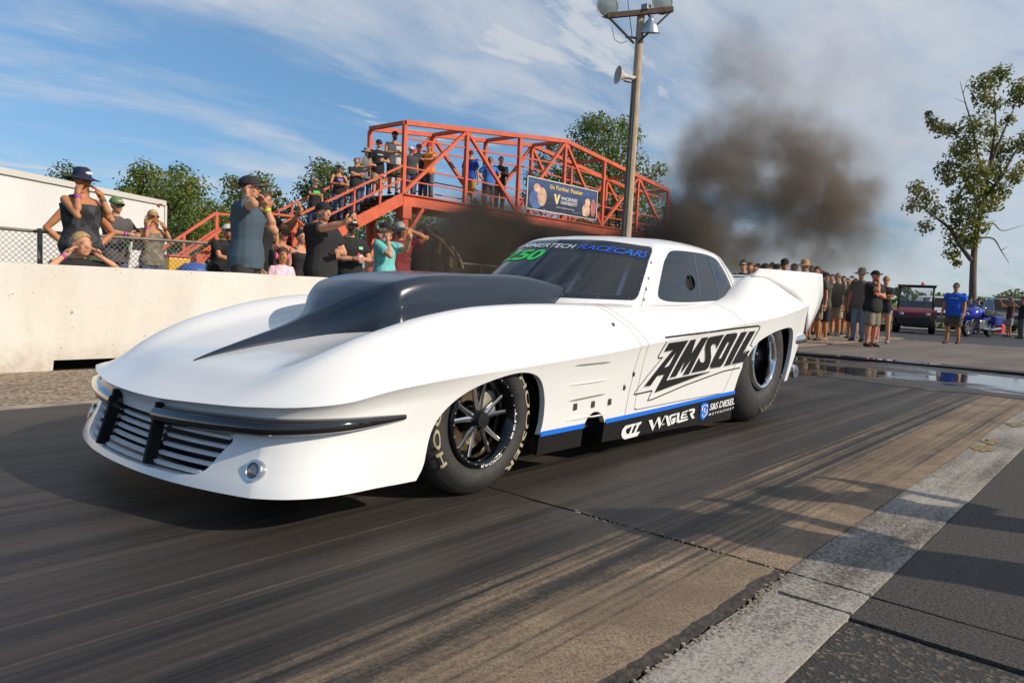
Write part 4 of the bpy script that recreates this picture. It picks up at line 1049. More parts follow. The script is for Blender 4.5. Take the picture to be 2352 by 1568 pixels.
# ------------------------------------------------------------------ people
SKIN = {'fair': (.56, .275, .160), 'tan': (.48, .205, .095), 'red': (.53, .215, .120), 'brown': (.25, .13, .075), 'dark': (.10, .055, .035)}
def skin_mat(k): return mat('skin_'+k, SKIN[k], .55, var=.10, scale=9, spec=.4)
def cloth(name, c, var=.16, scale=14, bump=.5, **k): return mat('cloth_'+name, c, .88, var=var, scale=scale, bump=min(1, bump*1.7), bscale=k.pop('bscale', 9), **k)
JOBS = []
def voxel_job(mb, extra, name, m, parent, vox, smooth=4):
    """join overlapping solids into one continuous surface; finished together in flush_jobs"""
    tmp = mesh('tmp', mb.V, mb.F); bm = bmesh.new(); bm.from_mesh(tmp); bmesh.ops.recalc_face_normals(bm, faces=bm.faces); bm.to_mesh(tmp); bm.free()
    o = bpy.data.objects.new('tmp', tmp); COL.objects.link(o)
    r = o.modifiers.new('r', 'REMESH'); r.mode = 'VOXEL'; r.voxel_size = vox
    s = o.modifiers.new('s', 'SMOOTH'); s.factor = .55; s.iterations = smooth
    JOBS.append((o, extra, name, m, parent))
def flush_jobs():
    bpy.context.view_layer.update(); dg = bpy.context.evaluated_depsgraph_get()
    for o, extra, name, m, parent in JOBS:
        me = bpy.data.meshes.new_from_object(o.evaluated_get(dg)); me.name = name; me.materials.clear()
        if extra and extra.V:
            bm = bmesh.new(); bm.from_mesh(me); vs_ = [bm.verts.new(v) for v in extra.V]
            for f in extra.F:
                try: bm.faces.new([vs_[i] for i in f])
                except ValueError: pass
            bm.to_mesh(me); bm.free()
        me.shade_smooth(); link(name, me, m, parent)
    for o, *_ in JOBS:
        d = o.data; bpy.data.objects.remove(o); bpy.data.meshes.remove(d)
    JOBS.clear()

def ik(s, t, l1, l2, pole):
    s, t, pole = Vector(s), Vector(t), Vector(pole); d = t-s; L = min(d.length, (l1+l2)*.995); d.normalize()
    a = (l1*l1-l2*l2+L*L)/(2*L); h = sqrt(max(0, l1*l1-a*a)); p = pole-s; p = p-d*p.dot(d)
    p = p.normalized() if p.length > 1e-5 else Vector((0, 1, 0))
    return s+d*a+p*h, s+d*L

def rings(mb, levels, n=14):
    """closed body of stacked ellipses: (x, y, z, rx, ry[, tilt])"""
    V = []
    for (x, y, z, rx, ry) in levels:
        for k in range(n):
            a = 2*pi*k/n; ca, sa = cos(a), sin(a)
            V.append((x+rx*math.copysign(abs(ca)**.85, ca), y+ry*math.copysign(abs(sa)**.85, sa), z))
    m = len(levels); F = [(i*n+k, i*n+(k+1) % n, (i+1)*n+(k+1) % n, (i+1)*n+k) for i in range(m-1) for k in range(n)]
    F += [tuple(range(n-1, -1, -1)), tuple((m-1)*n+k for k in range(n))]
    return mb.add(V, F)

POSES = {   # wrist target and elbow pole per arm (left arm, x positive), in heights
 'down': ((.150, -.02, .475), (.30, .20, .60)), 'ears': ((.080, -.080, .835), (.24, -.08, .30)), 'ears_wide': ((.100, -.045, .868), (.45, -.14, .55)), 'hips': ((.118, .0, .565), (.60, .12, .66)),
 'hold': ((.050, -.150, .650), (.32, .02, .58)), 'phone': ((.035, -.240, .865), (.22, -.12, .58)), 'phone_far': ((.06, -.33, .86), (.25, -.15, .60)), 'cross': ((-.045, -.105, .700), (.30, -.06, .60)),
 'rail': ((.03, -.235, .685), (.34, -.08, .62)), 'brow': ((.105, -.060, .925), (.50, -.12, .86)), 'chin': ((.035, -.085, .850), (.22, -.18, .60)), 'pocket': ((.125, -.03, .50), (.36, .16, .62)), 'swing': ((.165, -.07, .48), (.34, .2, .62))}

def person(label, px=None, depth=None, loc=None, H=1.75, rz=None, turn=0.0, gz=.20, pose='down', poseR=None, skin='fair', build=1.0, belly=0.0, woman=False, child=False,
           top=('tee', (.02, .02, .02)), bottom=('shorts', (.25, .20, .13)), shoes=(.03, .03, .03), hat=None, hair=None, glasses=False, beard=None, headturn=0.0, headtilt=0.0, lod=0, group='spectators behind the wall', lean=0.0, stride=0.0, extras=(), band=None, Hfix=None):
    crouch = 0.0
    if loc is None:
        p = at_depth(px[0], px[1], depth); loc = Vector((p.x, p.y, gz)); H = p.z-gz
        if Hfix: crouch = (Hfix-H)/Hfix; H = Hfix
    if rz is None:
        d = Vector((-loc[0], -loc[1])); rz = atan2(d.y, d.x)+pi/2+turn      # local -y faces the camera, turned towards image right when turn > 0
    R = thing('person', label, 'person', loc, rz, group)
    h = H; vox = .0125 if lod == 0 else .020
    hs = 1.22 if child else (1.0 if not woman else .98)        # head scale
    sw = .113*build**.5 if not woman else .098*build**.5
    if child: sw = .105
    def lx(p):      # lean forward about the hips
        p = Vector(p)
        if lean and p.z > .5: q = p-Vector((0, 0, .5)); q = Matrix.Rotation(lean, 3, 'X') @ q; p = q+Vector((0, 0, .5))
        if crouch: p = p-Vector((0, 0, crouch))
        return p*h
    sm = skin_mat(skin); body = MB(); hands = MB()
    b = build; by = belly
    # torso levels (z, rx, ry, y offset)
    wst = .080 if woman else .088
    T = [(.470, .078*b, .060*b, .004), (.520, .096*b if not woman else .100*b, .068*b, .004), (.575, (.092 if not woman else .088)*b, .066*b+by*.5, -by*.5), (.625, wst*b, .060*b+by*.8, -by*.8), (.680, .093*b, .064*b+by*.45, -by*.45),
         (.735, .104*b, .068*b, -.004 if not woman else -.012), (.780, .108*b, .064*b, -.002), (.810, .094*b, .052*b, .004), (.832, .060, .044, .008), (.848, .037, .039, .006)]
    def torso(mb, z0, z1, g, flare=0.0):
        zs = [t[0] for t in T]; lv = []
        zz_ = [z0]+[z for z in zs if z0 < z < z1]+[z1]
        for z in zz_:
            rx, ry, yo = (np.interp(z, zs, [t[i] for t in T]) for i in (1, 2, 3)); f_ = g+flare*max(0, (.62-z)/.15)
            c = lx((0, yo, z)); lv.append((c.x, c.y, c.z, (rx+f_)*h, (ry+f_)*h))
        rings(mb, lv)
    torso(body, .47, .848, 0)
    neck0, neck1 = lx((0, .008, .825)), lx((0, -.006, .885)); body.tube([neck0, neck1], [(.034*h, .037*h), (.031*h, .034*h)], 10)
    # head
    hc = lx((0, -.012, .932)); q = hs*h
    HR = Matrix.Rotation(headturn, 3, 'Z') @ Matrix.Rotation(headtilt-lean*.6 if lean else headtilt, 3, 'X')
    def hd(x, y, z): return hc + HR @ Vector((x*q, y*q, z*q))
    def hball(mb, c, r, n=12, m=9): mb.ball(hd(*c), tuple(v*q for v in r), n, m, HR)
    hball(body, (0, .006, .012), (.0435, .055, .054), 16, 12); hball(body, (0, -.014, -.026), (.034, .037, .038)); hball(body, (0, -.034, -.045), (.018, .016, .014))
    hball(body, (0, -.047, .010), (.030, .010, .010)); body.tube([hd(0, -.050, .012), hd(0, -.064, -.014), hd(0, -.052, -.020)], [.0055*q, .0095*q, .008*q], 6)
    for s in (-1, 1): hball(body, (s*.044, .006, -.004), (.006, .012, .018), 8, 6); hball(body, (s*.022, -.040, -.012), (.012, .010, .012), 8, 6)
    # arms
    spec_ = [(1, POSES[pose]), (-1, POSES[poseR or pose])]
    sleeves = []; palms = []
    for s, (wt, pl) in spec_:
        sh = lx((s*sw*.97, .004, .800)); w_ = lx((s*wt[0], wt[1], wt[2])) if not (child and wt[2] > .83) else lx((s*wt[0]*1.15, wt[1], wt[2]))
        el, wr = ik(sh, w_, .168*h, .150*h, lx((s*pl[0], pl[1], pl[2])))
        ar = (.029 if not woman else .0245)*b**.6; ar = .026 if child else ar
        m1 = sh.lerp(el, .45); m2 = el.lerp(wr, .35)
        body.tube([sh-(el-sh).normalized()*.01*h, sh.lerp(el, .12), m1, el, m2, wr], [ar*1.05*h, ar*1.12*h, ar*1.0*h, ar*.83*h, ar*.88*h, ar*.60*h], 10); body.ball(sh, ar*1.15*h, 10, 7); body.ball(el, ar*.84*h, 8, 6)
        fd = (wr-el).normalized()
        up_pose = wt[2] > .8
        inw = Vector((-s, 0, 0)) if not up_pose else (hc-wr).normalized()
        hdv = fd if not up_pose else (fd+Vector((-s*.25, .10, .35))).normalized()
        if wt[2] < .72 and abs(wt[1]) > .1: hdv = (fd+Vector((-s*.7, -.3, .0))).normalized()
        side = hdv.cross(inw); side = side.normalized() if side.length > 1e-4 else Vector((0, 1, 0)); pal = side.cross(hdv).normalized()
        if pal.dot(inw) < 0: pal = -pal
        hl = .100*h*(1.05 if child else 1)
        kn = wr+hdv*hl*.48
        hands.tube([wr-hdv*.012*h, wr+hdv*hl*.15, kn], [(ar*.60*h, ar*.62*h), (hl*.20, hl*.20), (hl*.20, hl*.13)], 8)
        hands.ball(wr+hdv*hl*.28, hl*.20, 8, 6)
        thumb_side = side if side.dot(Vector((0, -1, .3))) > 0 else -side
        curl = .9 if up_pose else .75
        for i in range(4):
            o = thumb_side*(hl*.15*(1.35-i*.9)); L = hl*(.50, .55, .52, .42)[i]; r = hl*.066
            p0 = kn+o*.75-hdv*hl*.04; p1 = p0+(hdv+pal*curl*.25).normalized()*L*.45+o*.06; p2 = p1+(hdv+pal*curl*.9).normalized()*L*.32; p3 = p2+(hdv*.6+pal*curl*1.3).normalized()*L*.25
            hands.tube([p0, p1, p2, p3], [r*1.1, r, r*.92, r*.7], 6)
        t0 = wr+hdv*hl*.12+thumb_side*hl*.14; t1 = t0+(hdv*.7+thumb_side*.7+pal*.2).normalized()*hl*.26; t2 = t1+(hdv+thumb_side*.15+pal*.45).normalized()*hl*.22
        hands.tube([t0, t1, t2], [hl*.10, hl*.080, hl*.062], 6)
        sleeves.append((s, sh, el, wr, ar)); palms.append((wr+hdv*hl*.42+pal*hl*.16, hdv, pal, wr, fd, ar))
    # legs
    legs = []
    for s in (-1, 1):
        hp = Vector((s*.050*h, .004*h, (.500-crouch)*h)); fy = stride*s*.13; an = Vector((s*.062*h, (.012+fy)*h, .045*h)); kn = hp.lerp(an, .52)+Vector((s*.004*h, -.014*h, 0))
        if crouch > .02: kn, an = ik(hp, an+Vector((0, .12*h, 0)), .245*h, .225*h, hp+Vector((s*.1*h, -h, 0)))
        lr = (.050 if not woman else .052)*b**.7
        body.tube([hp+Vector((0, 0, .02*h)), hp.lerp(kn, .4), kn, kn.lerp(an, .35), an, an-Vector((0, 0, .03*h))], [lr*1.12*h, lr*.98*h, lr*.66*h, lr*.66*h, lr*.42*h, lr*.42*h], 10)
        legs.append((s, hp, kn, an, lr))
    voxel_job(body, hands, 'body', sm, R, vox)
    # eyes and mouth
    if lod == 0:
        for s in (-1, 1):
            m_ = MB(); hball(m_, (s*.0185, -.0455, .006), (.0080, .005, .0042), 8, 6); m_.build('eye', mat('eye_dark', (.05, .035, .03), .3), R, smooth=True)
            m_ = MB(); m_.tube([hd(s*.009, -.054, .0165), hd(s*.019, -.0535, .0185), hd(s*.028, -.048, .016)], .0026*q, 5); m_.build('eyebrow', hair_mat(hair) if hair else mat('hair_brown', (.05, .03, .018), .8), R)
    if lod == 0:
        m_ = MB(); hball(m_, (0, -.0475, -.034), (.0145, .006, .0048), 10, 6); m_.build('mouth', mat('lip_'+skin, tuple(c*f_ for c, f_ in zip(SKIN[skin], (.85, .60, .62))), .5), R, smooth=True)
    # clothes
    kind, tc = top[0], top[1]; tn = top[2] if len(top) > 2 else '%s_%02d%02d%02d' % (kind, int(tc[0]*99), int(tc[1]*99), int(tc[2]*99))
    tm = top[3] if len(top) > 3 else cloth(tn, tc)
    sh_ = MB(); hem = {'tee': .455, 'tank': .47, 'polo': .45, 'jacket': .45, 'dress': .38}[kind]
    if woman and kind == 'tank': hem = .475
    torso(sh_, hem, .826 if kind != 'tank' else .782, .010, .016)
    if kind in ('tee', 'polo', 'jacket', 'dress'):
        for s, sh, el, wr, ar in sleeves:
            if kind == 'jacket': sh_.tube([sh, sh.lerp(el, .2), sh.lerp(el, .5), el, el.lerp(wr, .5), el.lerp(wr, .95)], [ar*1.3*h, ar*1.4*h, ar*1.35*h, ar*1.15*h, ar*1.1*h, ar*.9*h], 10); sh_.ball(sh, ar*1.35*h, 10, 7)
            else: sh_.tube([sh-(el-sh).normalized()*.012*h, sh.lerp(el, .15), sh.lerp(el, .42), sh.lerp(el, .66)], [ar*1.25*h, ar*1.42*h, ar*1.50*h, ar*1.55*h], 12); sh_.ball(sh, ar*1.34*h, 10, 7)
        torso(sh_, .70, .842, .006)
    else:
        for s in (-1, 1):
            sh_.tube([lx((s*.060, -.050*b, .765)), lx((s*.058, -.024, .815)), lx((s*.054, .012, .832)), lx((s*.060, .052*b, .785))], [(.024*h, .013*h)]*4, 8)
    nm_t = {'tee': 't_shirt', 'tank': 'tank_top', 'polo': 'shirt', 'jacket': 'jacket', 'dress': 'dress'}[kind]
    voxel_job(sh_, None, nm_t, tm, R, vox*1.15, 5)
    pk, pc = bottom[0], bottom[1]; pm = bottom[2] if len(bottom) > 2 else cloth('%s_%02d%02d%02d' % (pk, int(pc[0]*99), int(pc[1]*99), int(pc[2]*99)), pc)
    pt = MB(); torso(pt, .465, .585, .004); rings(pt, [(0, 0, (.45-crouch)*h, .074*b*h, .052*b*h), (0, 0, (.50-crouch)*h, .095*b*h, .068*b*h)])
    for s, hp, kn, an, lr in legs:
        if pk == 'jeans': pt.tube([hp+Vector((0, 0, .02*h)), hp.lerp(kn, .4), kn, kn.lerp(an, .4), an+Vector((0, 0, .0)), an-Vector((0, 0, .02*h))], [lr*1.2*h, lr*1.12*h, lr*.86*h, lr*.82*h, lr*.72*h, lr*.75*h], 12)
        elif pk == 'briefs': pt.tube([hp+Vector((0, 0, .02*h)), hp.lerp(kn, .28)], [lr*1.2*h, lr*1.18*h], 12)
        else: pt.tube([hp+Vector((0, 0, .02*h)), hp.lerp(kn, .4), hp.lerp(kn, .92)], [lr*1.22*h, lr*1.24*h, lr*1.18*h], 12)
    voxel_job(pt, None, {'jeans': 'jeans', 'briefs': 'short_shorts'}.get(pk, 'shorts'), pm, R, vox*1.15, 4)
    for s, hp, kn, an, lr in legs:
        m_ = MB(); f = an.copy()
        m_.tube([f+Vector((0, .030*h, -.022*h)), f+Vector((0, .012*h, -.014*h)), f+Vector((s*.004*h, -.04*h, -.022*h)), f+Vector((s*.008*h, -.085*h, -.028*h)), f+Vector((s*.008*h, -.108*h, -.032*h))], [(.020*h, .022*h), (.026*h, .030*h), (.027*h, .022*h), (.028*h, .016*h), (.014*h, .010*h)], 10)
        m_.build('shoe', mat('shoe_%02d%02d%02d' % tuple(int(c*99) for c in shoes), shoes, .7), R, smooth=True)
    # hair
    if hair:
        m_ = MB(); n, mm = 18, 8; V = []; F = []
        style = hair[1] if len(hair) > 1 else 'short'
        for i in range(mm+1):
            for k in range(n):
                a = 2*pi*k/n; front = max(0, -sin(a)); low = {'short': 1.75, 'long': 1.95, 'bun': 1.8}[style] - front*(.78 if style == 'short' else .85)
                t = low*i/mm; wv = 1+.04*sin(7*a+3*i)+.03*sin(13*a+i)
                V.append(hd(.049*sin(t)*cos(a)*wv, .008+.060*sin(t)*sin(a)*wv, .014+.060*cos(t)))
        F = [(i*n+k, i*n+(k+1) % n, (i+1)*n+(k+1) % n, (i+1)*n+k) for i in range(mm) for k in range(n)]
        m_.add(V, F)
        if style == 'long':
            for s in (-1, 1): m_.tube([hd(s*.038, .02, .01), hd(s*.046, .028, -.05), hd(s*.040, .030, -.12), hd(s*.036, .020, -.165)], [(.018*q, .026*q), (.018*q, .028*q), (.015*q, .024*q), (.006*q, .01*q)], 8)
            m_.tube([hd(0, .058, .01), hd(0, .060, -.06), hd(0, .052, -.14)], [(.03*q, .014*q), (.036*q, .016*q), (.02*q, .01*q)], 8)
        if style == 'bun': m_.ball(hd(0, .03, .078), .024*q, 10, 8)
        m_.build('hair', hair_mat(hair), R, smooth=True)
    if beard:
        m_ = MB(); n = 10; V = []
        for i in range(6):
            for k in range(n+1):
                a = pi*(k/n); t = i/5; x = -cos(a); f_ = sin(a)
                V.append(hd(.0385*x*(1-.18*t), -.004-.048*f_*(1-.10*t)-.004, -.012-.055*t*(.55+.45*f_)))
        m_.add(V, [(i*(n+1)+k, i*(n+1)+k+1, (i+1)*(n+1)+k+1, (i+1)*(n+1)+k) for i in range(5) for k in range(n)]); m_.build('beard', hair_mat((beard,)), R, smooth=True)
    if glasses:
        gm = mat('sunglass_lens', (.010, .010, .012), .08, coat=1) if glasses is True else glasses
        gl = MB()
        for s in (-1, 1): gl.ball(hd(s*.0205, -.0535, .005), (.0175*q, .006*q, .0125*q), 10, 7, HR); gl.tube([hd(s*.036, -.050, .008), hd(s*.046, -.02, .008), hd(s*.0465, .006, .006)], .0028*q, 5)
        gl.tube([hd(-.008, -.059, .009), hd(.008, -.059, .009)], .003*q, 5); gl.build('sunglasses', gm, R, smooth=True)
    if hat:
        hk, hcol = hat[0], hat[1]; hm = cloth('hat_%02d%02d%02d' % tuple(int(c*99) for c in hcol), hcol, .08)
        m_ = MB(); n = 22
        if hk in ('cap', 'cap_back', 'cap_side'):
            V = []; mm = 7
            for i in range(mm+1):
                t = 1.52*i/mm
                for k in range(n): a = 2*pi*k/n; V.append(hd(.0535*sin(t)**.9*cos(a), .006+.0655*sin(t)**.9*sin(a), .022+.058*cos(t)))
            m_.add(V, [(i*n+k, i*n+(k+1) % n, (i+1)*n+(k+1) % n, (i+1)*n+k) for i in range(mm) for k in range(n)])
            m_.ball(hd(0, .006, .081), .004*q, 6, 4); cp = m_.build('cap', hm, R, smooth=True)
            sgn = 1 if hk == 'cap' else -1; V = []; nb = 9
            for j in range(4):
                t = j/3
                for k in range(nb):
                    a = pi*(.16+.68*k/(nb-1)); x, y = cos(a), -sin(a)
                    V.append(hd(.0530*x*(1+.02*t), sgn*(y*.0655*(1+.80*t*sin(a)**1.4)) + .006, .023-.010*t*sin(a)-.010*x*x))
            b_ = MB(); b_.add(V, [(j*nb+k, j*nb+k+1, (j+1)*nb+k+1, (j+1)*nb+k) for j in range(3) for k in range(nb-1)])
            bo = b_.build('cap_bill', cloth('hat_%02d%02d%02d' % tuple(int(c*99) for c in (hat[2] if len(hat) > 2 else hcol)), hat[2] if len(hat) > 2 else hcol, .08), R, smooth=True)
            md = bo.modifiers.new('t', 'SOLIDIFY'); md.thickness = .004
            if len(hat) > 3:   # emblem on the front panel
                e_ = MB(); V = [hd(.024*x, -.0655*(1-.10*z), .036+.020*z) for z in (0, .5, 1) for x in (-1, -.5, 0, .5, 1)]
                V = [hd(.020*x, .006-.0665*sqrt(max(0, 1-(.020*x/.0535)**2))*(1-.16*z), .032+.020*z) for z in (0, .5, 1) for x in (-1, -.5, 0, .5, 1)]
                e_.add(V, [(r*5+c_, r*5+c_+1, (r+1)*5+c_+1, (r+1)*5+c_) for r in range(2) for c_ in range(4)]); e_.build('cap_emblem', mat('emblem_%02d%02d%02d' % tuple(int(c*99) for c in hat[3]), hat[3], .8), R)
        else:
            prof = [(.001, .088), (.030, .086), (.047, .072), (.053, .045), (.055, .026)] if hk == 'brim' else [(.001, .092), (.028, .090), (.046, .080), (.052, .050), (.054, .030)]
            rb = .105 if hk == 'brim' else .120; V = []
            pr = prof+[(.075, .016), (rb, .008 if hk == 'brim' else .020), (rb+.001, .005 if hk == 'brim' else .016), (.075, .012)]
            for r, z in pr:
                for k in range(n): a = 2*pi*k/n; dz = -.012*max(0, -sin(a))*(r/.1)**2+.006*abs(cos(a))*(r/.1)**2; V.append(hd(r*cos(a)*.96, .006+r*sin(a)*1.12, z+dz))
            m_.add(V, [(i*n+k, i*n+(k+1) % n, (i+1)*n+(k+1) % n, (i+1)*n+k) for i in range(len(pr)-1) for k in range(n)]); m_.build('hat', hm, R, smooth=True)
            if len(hat) > 2:
                e_ = MB(); e_.ball(hd(.006, -.0545, .046), (.026*q, .004*q, .010*q), 12, 6, HR); e_.build('hat_emblem', mat('emblem_white', (.75, .74, .72), .8), R, smooth=True)
    # small additions: chest prints, wrist bands
    for ex in extras:
        if ex[0] == 'print':     # (kind, x0, x1, z0, z1, colour[, back])
            _, x0, x1, z0, z1, c_ = ex[:6]; sg = 1 if len(ex) > 6 else -1; zs = [t[0] for t in T]; V = []
            for z in np.linspace(z0, z1, 4):
                rx, ry, yo = (np.interp(z, zs, [t[i] for t in T]) for i in (1, 2, 3))
                for x in np.linspace(x0, x1, 7):
                    V.append(lx((x, yo+sg*((ry+.0165)*max(.05, 1-abs(x/(rx+.0165))**(2/.85))**(.85/2)), z)))
            e_ = MB(); e_.add(V, [(r*7+c2, r*7+c2+1, (r+1)*7+c2+1, (r+1)*7+c2) for r in range(3) for c2 in range(6)]); po = e_.build('shirt_print', cloth('print_%02d%02d%02d' % tuple(int(c*99) for c in c_), c_, .3, 40), R, smooth=True)
            sw_ = po.modifiers.new('t', 'SOLIDIFY'); sw_.thickness = .006; sw_.offset = 0
        if ex[0] == 'band':      # (kind, arm index, colour)
            c0, hdv, pal, wr, fd, ar = palms[ex[1]]; m_ = MB(); m_.tube([wr-fd*.030*h, wr-fd*.012*h], [ar*.78*h, ar*.74*h], 10); m_.build('wristband', mat('band_%02d%02d%02d' % tuple(int(c*99) for c in ex[2]), ex[2], .5), R, smooth=True)
        if ex[0] == 'muffs':
            for s in (-1, 1): m_ = MB(); hball(m_, (s*.052, .004, 0), (.014, .024, .030), 10, 8); m_.build('ear_defender', mat('pink_plastic', (.75, .16, .30), .4), R, smooth=True)
            m_ = MB(); m_.tube([hd(-.056, .006, .02), hd(-.044, .008, .062), hd(0, .008, .084), hd(.044, .008, .062), hd(.056, .006, .02)], .005*q, 6); m_.build('headband', mat('black_plastic', (.015, .015, .015), .4), R, smooth=True)
    R['_h'] = h
    M4 = Matrix.Translation(Vector(loc)) @ Matrix.Rotation(rz, 4, 'Z')
    return R, [(M4 @ p[0], M4.to_3x3() @ p[1], M4.to_3x3() @ p[2]) for p in palms]

HAIRC = {'blond': (.42, .28, .12), 'brown': (.060, .034, .018), 'dark': (.012, .009, .008), 'red': (.20, .07, .025), 'grey': (.25, .24, .22)}
def hair_mat(hr): return mat('hair_'+hr[0], HAIRC[hr[0]], .6, var=.35, scale=30, stretch=(1, 1, .3))

BLK = (.014, .014, .015); KHAKI = (.36, .29, .19); OLIVE = (.085, .085, .045); JEAN = (.060, .095, .17)
camo = cloth('grey_camo', (.020, .020, .022), scale=9, col2=(.060, .062, .066), lo=.45, hi=.58)
camo2 = cloth('tan_camo', (.16, .13, .095), scale=12, col2=(.30, .25, .19), lo=.45, hi=.6)
plaid = cloth('pink_stripe', (.72, .30, .42), scale=40, col2=(.80, .72, .74), stretch=(1, 1, .05))
heather = cloth('heather_blue_grey', (.055, .085, .115), .12, 60, .25)
teal = cloth('teal', (.16, .52, .50), .10, 12)
jeanm = cloth('worn_denim', (.055, .085, .15), .45, 7)

def can(pos, up, label, cols, size=(.033, .12), name='drink_can', cat='can'):
    t = thing(name, label, cat, pos); q_ = up.normalized().to_track_quat('Z', 'Y'); t.rotation_euler = q_.to_euler(); r, h_ = size
    m_ = MB(); m_.lathe([(0, -h_/2), (r*.8, -h_/2), (r, -h_/2+.008), (r, h_/2-.012), (r*.82, h_/2), (0, h_/2-.003)], 16); m_.build('can_body', mat('can_'+label[:9], cols[0], .3, metal=.3), t, deg=40)
    m_ = MB(); m_.lathe([(r*1.01, -.02), (r*1.01, .022)], 16); m_.build('can_band', mat('canb_'+label[:9], cols[1], .35), t, smooth=True)
    return t

# --- behind the wall, left to right
person('woman in navy brimmed hat and dark camouflage tank top covering her ears', (187, 390), 8.9, gz=.20, turn=.62, woman=True, build=1.16, pose='ears', skin='tan', top=('tank', BLK, 'c', camo), bottom=('shorts', (.07, .08, .045)), hat=('brim', (.012, .018, .05), 1), glasses=True, hair=('blond',), extras=(('band', 1, (.45, .06, .40)), ('band', 0, (.10, .10, .11))))
person('blond boy in a black shirt with fingers in his ears, peeking over the wall', (165, 533), 7.35, gz=.12, Hfix=1.50, turn=.5, child=True, pose='ears_wide', skin='fair', top=('tee', BLK), hair=('blond',), headtilt=.12, lean=.25, extras=(('band', 1, (.4, .05, .4)),))
person('person in orange with hands on hips, half hidden behind the woman in the navy hat', (188, 425), 10.0, gz=.20, turn=.3, pose='hips', skin='tan', top=('tank', (.80, .26, .03)), bottom=('shorts', BLK), hair=('brown',), build=1.1)
r_, pl = person('man in green cap and grey shirt leaning on the fence with a green bottle', (266, 454), 11.95, turn=.55, pose='hold', poseR='rail', skin='fair', top=('polo', (.085, .080, .078)), bottom=('jeans', JEAN, jeanm), hat=('cap', (.13, .22, .10), (.10, .18, .08), (.5, .5, .3)), glasses=True, extras=(('band', 1, (.5, .07, .5)),))
can(pl[0][0]+Vector((0, 0, -.03)), Vector((0, .1, 1)), 'green bottle held by the man in the green cap', ((.03, .42, .03), (.03, .42, .03)), (.034, .19), 'drink_bottle', 'bottle')
r_, pl = person('blond woman in sunglasses and tan camouflage tank top with hands at her ears', (350, 482), 12.1, turn=.45, woman=True, pose='ears', poseR='ears', skin='tan', top=('tank', BLK, 'c2', camo2), bottom=('jeans', JEAN, jeanm), hair=('blond', 'long'), glasses=True, extras=(('band', 1, (.45, .08, .45)), ('band', 0, BLK)))
person('man in white and orange cap leaning on the fence rail, chin on hand', (502, 512), 12.05, turn=.7, pose='chin', poseR='rail', skin='red', build=1.15, top=('tee', BLK), bottom=('shorts', KHAKI), hat=('cap', (.55, .52, .55), (.03, .03, .04), (.70, .18, .05)), glasses=True, extras=(('band', 0, (.55, .06, .5)),), lean=.3)
person('tall man in blue grey t-shirt and dark cap with both fingers in his ears', (570, 407), 8.45, gz=.14, turn=1.15, build=1.16, pose='ears', poseR='ears_wide', skin='fair', top=('tee', BLK, 'h', heather), bottom=('shorts', (.03, .028, .028)), hat=('cap', (.022, .022, .024), (.075, .068, .075)), hair=('dark',), headtilt=-.05, extras=(('band', 0, (.55, .65, .03)),))
person('person in black shirt and khaki shorts behind the tall man in blue grey', (603, 440), 9.3, gz=.15, turn=1.3, pose='phone', poseR='down', skin='tan', top=('tee', BLK), bottom=('shorts', KHAKI), hair=('brown',))
person('woman in orange tank top, black visor cap and sunglasses beside a little girl', (648, 522), 10.6, gz=.16, turn=.8, woman=True, build=1.15, pose='down', skin='red', top=('tank', (.80, .17, .07)), bottom=('shorts', JEAN), hat=('cap', (.02, .02, .025), (.015, .015, .02)), hair=('blond', 'long'), glasses=True)
person('little girl in pink striped shirt with pink ear defenders', (648, 573), 8.75, gz=.12, turn=.4, child=True, pose='down', skin='tan', top=('tee', (.7, .4, .5), 'p', plaid), hair=('brown', 'long'), extras=(('muffs',),))
person('dark haired woman with a bun in a black tank top', (690, 530), 10.3, gz=.16, turn=.7, woman=True, build=1.05, pose='down', skin='fair', top=('tank', (.018, .016, .016)), bottom=('jeans', JEAN), hair=('dark', 'bun'))
r_, pl = person('heavy man in black t-shirt and backwards cap filming with his phone', (741, 467), 9.25, gz=.15, turn=.75, build=1.22, pose='hold', poseR='phone_far', skin='fair', top=('tee', (.013, .012, .012)), bottom=('shorts', KHAKI), hat=('cap_back', (.012, .012, .012)), hair=('dark',))
t = thing('phone', 'black phone held up by the man in the backwards cap', 'phone', pl[1][0]+Vector((.03, 0, .05))); t.rotation_euler = (0, 0, r_.rotation_euler[2])
m_ = MB(); m_.box((0, 0, 0), (.15, .009, .074), bev=.004); m_.build('phone_case', mat('phone_black', (.012, .012, .013), .25), t); m_ = MB(); m_.lathe([(0, -.006), (.006, -.006), (.006, -.004)], 12, 'Y', (.055, 0, .022)); m_.build('phone_lens', mat('lens_dark', (.02, .02, .03), .1), t)
r_, pl = person('bearded man in black t-shirt with small green print holding two cans', (806, 503), 10.75, gz=.16, turn=.55, build=1.15, pose='hold', poseR='hold', skin='fair', top=('tee', (.013, .013, .014)), bottom=('shorts', KHAKI), hat=('cap', (.010, .010, .011), (.010, .010, .011), (.7, .7, .7)), glasses=True, beard='brown', extras=(('print', .028, .075, .735, .760, (.30, .62, .34)),))
can(pl[0][0], Vector((0, .1, 1)), 'red and white can in the bearded man\'s left hand', ((.65, .64, .62), (.50, .04, .05)))
can(pl[1][0]+Vector((-.02, 0, .02)), Vector((.1, 0, 1)), 'red drink can in the bearded man\'s right hand', ((.50, .03, .04), (.7, .68, .66)))
person('man in teal t-shirt and navy cap shading his face with both hands', (886, 512), 11.2, gz=.17, turn=1.0, build=1.15, pose='phone', poseR='ears', skin='fair', top=('tee', (.2, .5, .5), 't', teal), bottom=('shorts', BLK), hat=('cap', (.014, .018, .030), (.012, .015, .026)))
